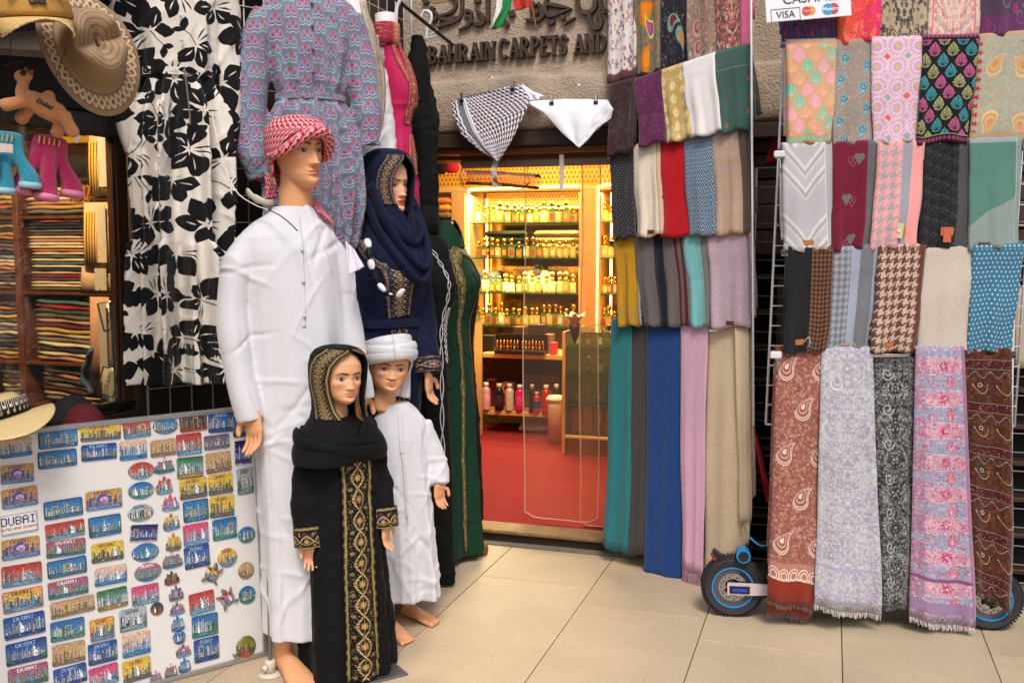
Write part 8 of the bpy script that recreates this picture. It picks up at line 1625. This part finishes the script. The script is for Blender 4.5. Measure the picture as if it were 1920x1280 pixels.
packet(150, 500, 212, 552, (200, 170, 140), 'beige packet below the yellow striped packet')
packet(166, 556, 214, 742, (196, 150, 126), 'long pinkish packet beside the window post', sk=.5, Y=3.2); packet(190, 690, 226, 770, (176, 166, 146), 'crumpled clear packet with label lowest beside the post', Y=3.1)
o = MB().box((0, 0, 0), (.24, .1, .03), bev=.004).done('gold_box', mat('gold_card', (214, 170, 30), .35, .3)); o.location = gy(140, 265, YS+.05); tag(o, 'yellow gold box on the top shelf beneath the grey beam', 'box')
o = MB().box((0, 0, 0), (.16, .1, .10), bev=.03).done('dark_bundle', mat('bundle_dark', (44, 36, 34), .9), smooth=True); o.location = gy(150, 312, YS+.05); tag(o, 'dark rolled cloth bundle above the tassels', 'cloth bundle')
o = MB().tube(bez([gy(178, 650, 3.2), gy(166, 680, 3.2), gy(160, 710, 3.2), gy(178, 738, 3.2)], 12), [(.018+.006*(k_ % 3), .012) for k_ in range(12)], 12).done('denim_cloth', mat('denim', (74, 96, 130), .85, vary=.3, vscale=40), smooth=True); tag(o, 'crumpled blue denim cloth hanging beside the packets', 'cloth')
def purse(px, py, rot, label):
    t = thing('letter_keyring', label, 'keyring', tuple(gy(px, py, 3.05)), rot=(0, rot, R(20))); b = MB(); w, h = .032, .052
    b.tube([(-w, 0, -h), (w, 0, -h), (w, 0, h), (-w, 0, h), (-w, 0, -h)], .0035, 6); b.done('frame', CHR, t, smooth=True); text('DUBAI', .02, mat('sign_ink', 0), t, (0, -.004, 0), (R(90), R(-90), 0), .001)
purse(205, 592, -.2, 'metal framed DUBAI keyring hanging upper beside the window post'); purse(203, 716, .3, 'metal framed DUBAI keyring hanging lower beside the window post')
# --- straw hats, caps
STR = mat('straw', (196, 164, 118), .85, vary=.12, vscale=30, bump=.3, bscale=200)
def strawimg(c, c2):
    h, w = 256, 1024; y, x = np.mgrid[0:h, 0:w]; a = np.empty((h, w, 3)); a[:] = S(c); k = ((y//4+(x//6)) % 2 == 0); a[k] *= .84; a[(y % 8) < 2] *= .78
    cv = Cv(w, h, c); cv.a = a
    cv.rect(0, 24, w, 29, c2); cv.rect(0, 104, w, 110, c2); cv.rect(0, 29, w, 104, (146, 114, 90))
    for i in range(20): X0 = i*51.2; cv.line([(X0, 36), (X0+26, 98), (X0+51, 36)], 8, (208, 186, 146)); cv.line([(X0, 98), (X0+26, 36), (X0+51, 98)], 8, (200, 178, 138)); cv.ell(X0, 67, 7, 10, (116, 78, 66))
    return cv.a
STI = mat('straw_weave', img=image('straw_design', strawimg((176, 146, 112), (130, 96, 74))), rough=.85, bump=.3, bscale=160)
def hat(c, rx, ry, rot, label, m, name='straw_hat'):
    t = thing(name, label, 'straw hat', c, rot=rot); n = 72; G = []; vs = []
    prof = [(1.0, .0, 0), (.985, .006, .02), (.9, .012, .14), (.8, .014, .3), (.7, .012, .42), (.62, .012, .5), (.58, .03, .56), (.555, .07, .66), (.53, .105, .78), (.46, .128, .85), (.32, .132, .9), (.16, .125, .95), (.0, .118, 1.)]
    for k, (r_, z, v) in enumerate(prof):
        row = []
        for j in range(n+1):
            a = 2*np.pi*j/n; dent = 0
            if r_ < .56: dent = -.05*math.exp(-((math.sin(a)*r_)/.13)**2)*(1 if r_ < .5 else .3)*np.clip((z-.05)/.06, 0, 1)+.012*(math.cos(2*a))
            e = .018*math.cos(2*a) if r_ > .6 else 0
            row.append((rx*r_*math.cos(a), ry*r_*math.sin(a), z+dent+e*(r_-.55)*2.2)); 
        G.append(row); vs.append(v)
    u, v = np.meshgrid(np.linspace(0, 1, n+1), 1-np.array(vs)*.98); V, F, U = grid(np.array(G), np.dstack([u, v])); o = obj('brim_and_crown', V, F, m, t, uv=U); solid(o, .003); sub = o.modifiers.new('u', 'SUBSURF'); sub.levels = 1; sub.render_levels = 1
    return t
def face_rot(px, yaw, pitch, roll):
    """z axis towards the viewer, then tilted"""
    az = math.atan2(-math.tan(YAW), 1); p = gd(px, 200, 1.)-C0; base = math.atan2(p[0], -p[1]) if 0 else math.atan2(-p[0], p[1])
    return (Matrix.Rotation(base+R(yaw), 4, 'Z') @ Matrix.Rotation(R(90+pitch), 4, 'X') @ Matrix.Rotation(R(roll), 4, 'Z')).to_euler()
hat(tuple(gd(166, 98, 2.72)), .125, .178, face_rot(166, 16, -8, 22), 'wide brown straw fedora with lattice band hanging above the window', STI)
def keyband(w=1024, h=64):
    cv = Cv(w, h, (22, 20, 20)); c = (226, 216, 190)
    for i in range(16):
        x = i*64; cv.line([(x, 52), (x, 12), (x+46, 12), (x+46, 42), (x+20, 42), (x+20, 28), (x+32, 28)], 5.5, c); cv.line([(x+46, 52), (x+64, 52)], 5.5, c)
    cv.rect(0, 0, w, 3, c); cv.rect(0, h-3, w, h, c); return cv.a
vh = thing('straw_visor', 'cream straw visor with black and white Greek key band behind the magnet board', 'straw hat', tuple(gd(-10, 788, 2.99)), rot=(R(12), R(-8), R(-30)))
V, F, U = revolve([(.10, .0), (.104, .05), (.102, .055)], 40); o = obj('key_band', V, F[:-2], mat('greek_key', img=image('greek_key_design', keyband()), rough=.7), vh, uv=U*np.array([2, .9])+np.array([0, .02])); solid(o, .004)
G = np.array([[((.104+(.115+.03*math.cos(a))*t)*math.cos(a), (.104+.06*t)*math.sin(a), .002-.05*t*math.cos(a)**2) for a in np.linspace(-1.5, 1.5, 24)] for t in np.linspace(0, 1, 10)]); V, F, U = grid(G); o = obj('brim', V, F, mat('cream_straw', (226, 196, 140), .8, bump=.5, bscale=120), vh); solid(o, .003)
V, F, U = revolve([(.102, .01), (.095, .045), (.07, .07), (.0, .08)], 32); obj('crown', V, F, mat('cream_straw', 0), vh)
def cap(c, s, rot, col, label, txt=None, tcol=(30, 30, 36), bill=None):
    t = thing('baseball_cap', label, 'cap', c, rot=rot); CM = mat('cap_'+label[:10], col, .85, vary=.12, vscale=30, bump=.25, bscale=160)
    n = 36; G = np.array([[(.088*s*math.cos(f)*math.cos(a), .1*s*math.cos(f)*math.sin(a), .11*s*math.sin(f)*(1+.02*math.cos(6*a))) for a in np.linspace(0, 2*np.pi, n+1)] for f in np.linspace(0, 1.5, 14)]); V, F, U = grid(G); o = obj('crown', V, F, CM, t); solid(o, .003)
    G = np.array([[(.086*s*(1-.15*q)*math.sin(b), -(.088*s*math.cos(b)*1.05+q*.085*s*max(0, math.cos(b))**.4), -.004-.028*s*q*0-.03*s*math.sin(b)**2*q-.012*q) for b in np.linspace(-1.45, 1.45, 22)] for q in np.linspace(0, 1, 9)]); V, F, U = grid(G); o = obj('bill', V, F, mat('capbill_'+label[:10], bill or col, .85, bump=.3, bscale=140), t); solid(o, .004)
    if txt:
        for q, (s_, sz, z) in enumerate(txt): text(s_, sz*s, mat('sign_ink', 0), t, (0, -.098*s+.012*s*q*0-(.004 if z < .04 else -.006), z*s), (R(74), 0, 0), .0035, bold=.0012, name='embroidered_lettering')
    return t
cap(tuple(gd(58, 36, 2.5)), 1.12, (R(6), R(-6), R(52)), (190, 142, 66), 'tan cap embroidered DUBAI UAE with a frayed bill at the upper left corner', (('DUBAI', .044, .062), ('UAE', .018, .030)), bill=(206, 170, 104))
b = MB(); t0 = bpy.data.objects.get('baseball_cap')
for k in range(70): q = -1.4+2.8*k/69; s = 1.12; b.tube([(.086*s*.85*math.sin(q), -(.088*s*math.cos(q)*1.05+.085*s*max(0, math.cos(q))**.4), -.012-.03*s*math.sin(q)**2), (.086*s*.87*math.sin(q)+random.uniform(-.002, .002), -(.088*s*math.cos(q)*1.05+.085*s*max(0, math.cos(q))**.4)-.006, -.014-.03*s*math.sin(q)**2-random.uniform(0, .004))], .0009, 3)
b.done('frayed_edge', mat('fray', (226, 204, 160), .9), t0)['kind'] = 'stuff'
cap(tuple(gd(136, 800, 3.3)), .95, (R(-10), R(10), R(60)), (34, 28, 28), 'black cap with pale lettering on the rail behind the magnet board'); cap(tuple(gd(158, 802, 3.2)), .72, (R(-8), R(6), R(64)), (96, 22, 30), 'maroon cap lying in front of the black cap')
# --- camel soft toys
def plush(label, c, rot, s, col, kind, loc_px, sole=None):
    t = thing('toy_camel', label, 'soft toy', tuple(gd(*loc_px)), rot=rot); PM = mat('plush_'+col[0], col[1], .95, sheen=.35, vary=.1, vscale=14, bump=.8, bscale=300); sh = []
    T_ = lambda P, r_: sh.append(tube(bez(P, 14), np.interp(np.linspace(0, 1, 14), np.linspace(0, 1, len(r_)), r_), 16)[:2])
    if kind == 'side':
        T_([(-.075, 0, .0), (-.05, 0, .01), (0, 0, .0), (.05, 0, -.005), (.078, 0, -.01)], (.012, .034, .038, .038, .014)); T_([(-.02, 0, .03), (.0, 0, .046), (.02, 0, .03)], (.01, .02, .01))
        T_([(-.055, 0, .0), (-.085, 0, .02), (-.088, 0, .06), (-.08, 0, .075)], (.028, .022, .018, .012)); T_([(-.07, 0, .078), (-.09, 0, .082), (-.115, 0, .07), (-.125, 0, .066)], (.012, .024, .019, .008))
        for (x, a, y) in ((-.06, -.9, -.015), (-.045, -.25, .022), (.055, .1, .02), (.065, .75, -.016)): T_([(x, y, 0), (x+.035*math.sin(a), y*1.4, -.035*math.cos(a)), (x+.075*math.sin(a), y*1.5, -.07*math.cos(a)), (x+.09*math.sin(a), y*1.5, -.085*math.cos(a))], (.026, .022, .024, .014))
    else:
        sh.append(tube([(0, 0, .075), (0, 0, .068), (0, 0, .03), (0, 0, -.01), (0, 0, -.035)], [(.03, .02), (.048, .032), (.054, .036), (.056, .036), (.04, .026)], 20)[:2])
        for x, y, l in ((-.05, -.02, .11), (.005, -.035, .12), (.06, -.01, .095)): T_([(x*.35, y*.5, .04), (x*.8, y, -.02), (x*1.2, y, -l+.03), (x*1.3, y*1.1, -l)], (.02, .02, .03, .035))
    V, F, N_ = union(sh, .0045, 5); obj('body', V*s, F, PM, t)
    if kind == 'side':
        text('Dubai', .024*s, mat('sign_ink', 0), t, (.0, -.041*s, .008*s), (R(90), R(8), 0), .001, name='embroidered_lettering', shear=.2, bold=.0006)
        MB().tube(bez([(-.118, -.018, .064), (-.1, -.026, .078), (-.078, -.02, .088)], 8), .0022, 5).done('bridle', mat('black_ribbon', 0), t); MB().rev([(0, 0), (.008, 0), (.006, .004), (0, .005)], 10, (-.098*s, -.026*s, .086*s), 1).done('eye', mat('black_gloss', 0), t, smooth=True); MB().box((.135*s, -.02, -.066*s), (.012, .002, .022)).done('care_label', mat('card_white', 0), t)
        for x in (-.095, -.075): MB().tube([(x*s, -.012, .095*s), (x*s, -.016, .108*s)], [.006, .003], 8).done('ear', mat('rust_plush', (150, 74, 34), .9), t, smooth=True)
    else:
        for x, y, l in ((-.05, -.02, .11), (.005, -.035, .12), (.06, -.01, .095)): MB().rev([(0, -.008), (.034*s, -.008), (.037*s, 0), (.034*s, .008), (0, .008)], 18, (x*1.3*s, y*1.1*s, -l*s)).done('sole', mat('sole_'+col[0], sole, .9), t, smooth=True)
    if kind != 'side':
        for k in range(5): MB().tube([(-.03*s+.014*s*k, -.036*s, .062*s), (-.03*s+.014*s*k, -.04*s, .04*s)], .0022, 5).done('saddle_fringe', mat('gold_thread', (190, 150, 60), .5), t)
    MB().tube([(0, 0, .04*s), (0, .01, .3)], .0008, 4).done('string', mat('black_ribbon', 0), t)
    return t
plush('peach camel soft toy lettered Dubai hanging below the straw hat', 0, (0, R(20), R(38)), .74, ('peach', (222, 146, 84)), 'side', (84, 202, 2.62))
t = plush('turquoise camel soft toy at the left edge with a white tag', 0, (0, R(4), R(30)), .80, ('turquoise', (30, 146, 172)), 'front', (12, 290, 2.6), (150, 190, 200))
MB().box((-.01, -.062, .01), (.02, .002, .02)).done('purple_tag', mat('purple_tag', (60, 50, 120), .4), t); MB().box((.015, -.062, .012), (.034, .002, .022)).done('white_tag', mat('card_white', 0), t); MB().box((-.003, -.0622, -.03), (.008, .002, .06)).done('tag_strip', mat('purple_tag', 0), t)
plush('magenta camel soft toy with three flared feet beside the turquoise one', 0, (R(-4), R(8), R(44)), .88, ('magenta', (186, 8, 84)), 'front', (90, 300, 2.68), (222, 130, 160))
o = MB().box((0, 0, 0), (.5, .5, .02)).done('awning_edge', mat('fascia_cloth', (74, 60, 50), .95, vary=.3, vscale=30)); o.location = gd(20, 70, 3.0); o.rotation_euler = (R(20), 0, R(40)); tag(o, 'faded brown awning flap behind the caps at the upper left', 'awning')
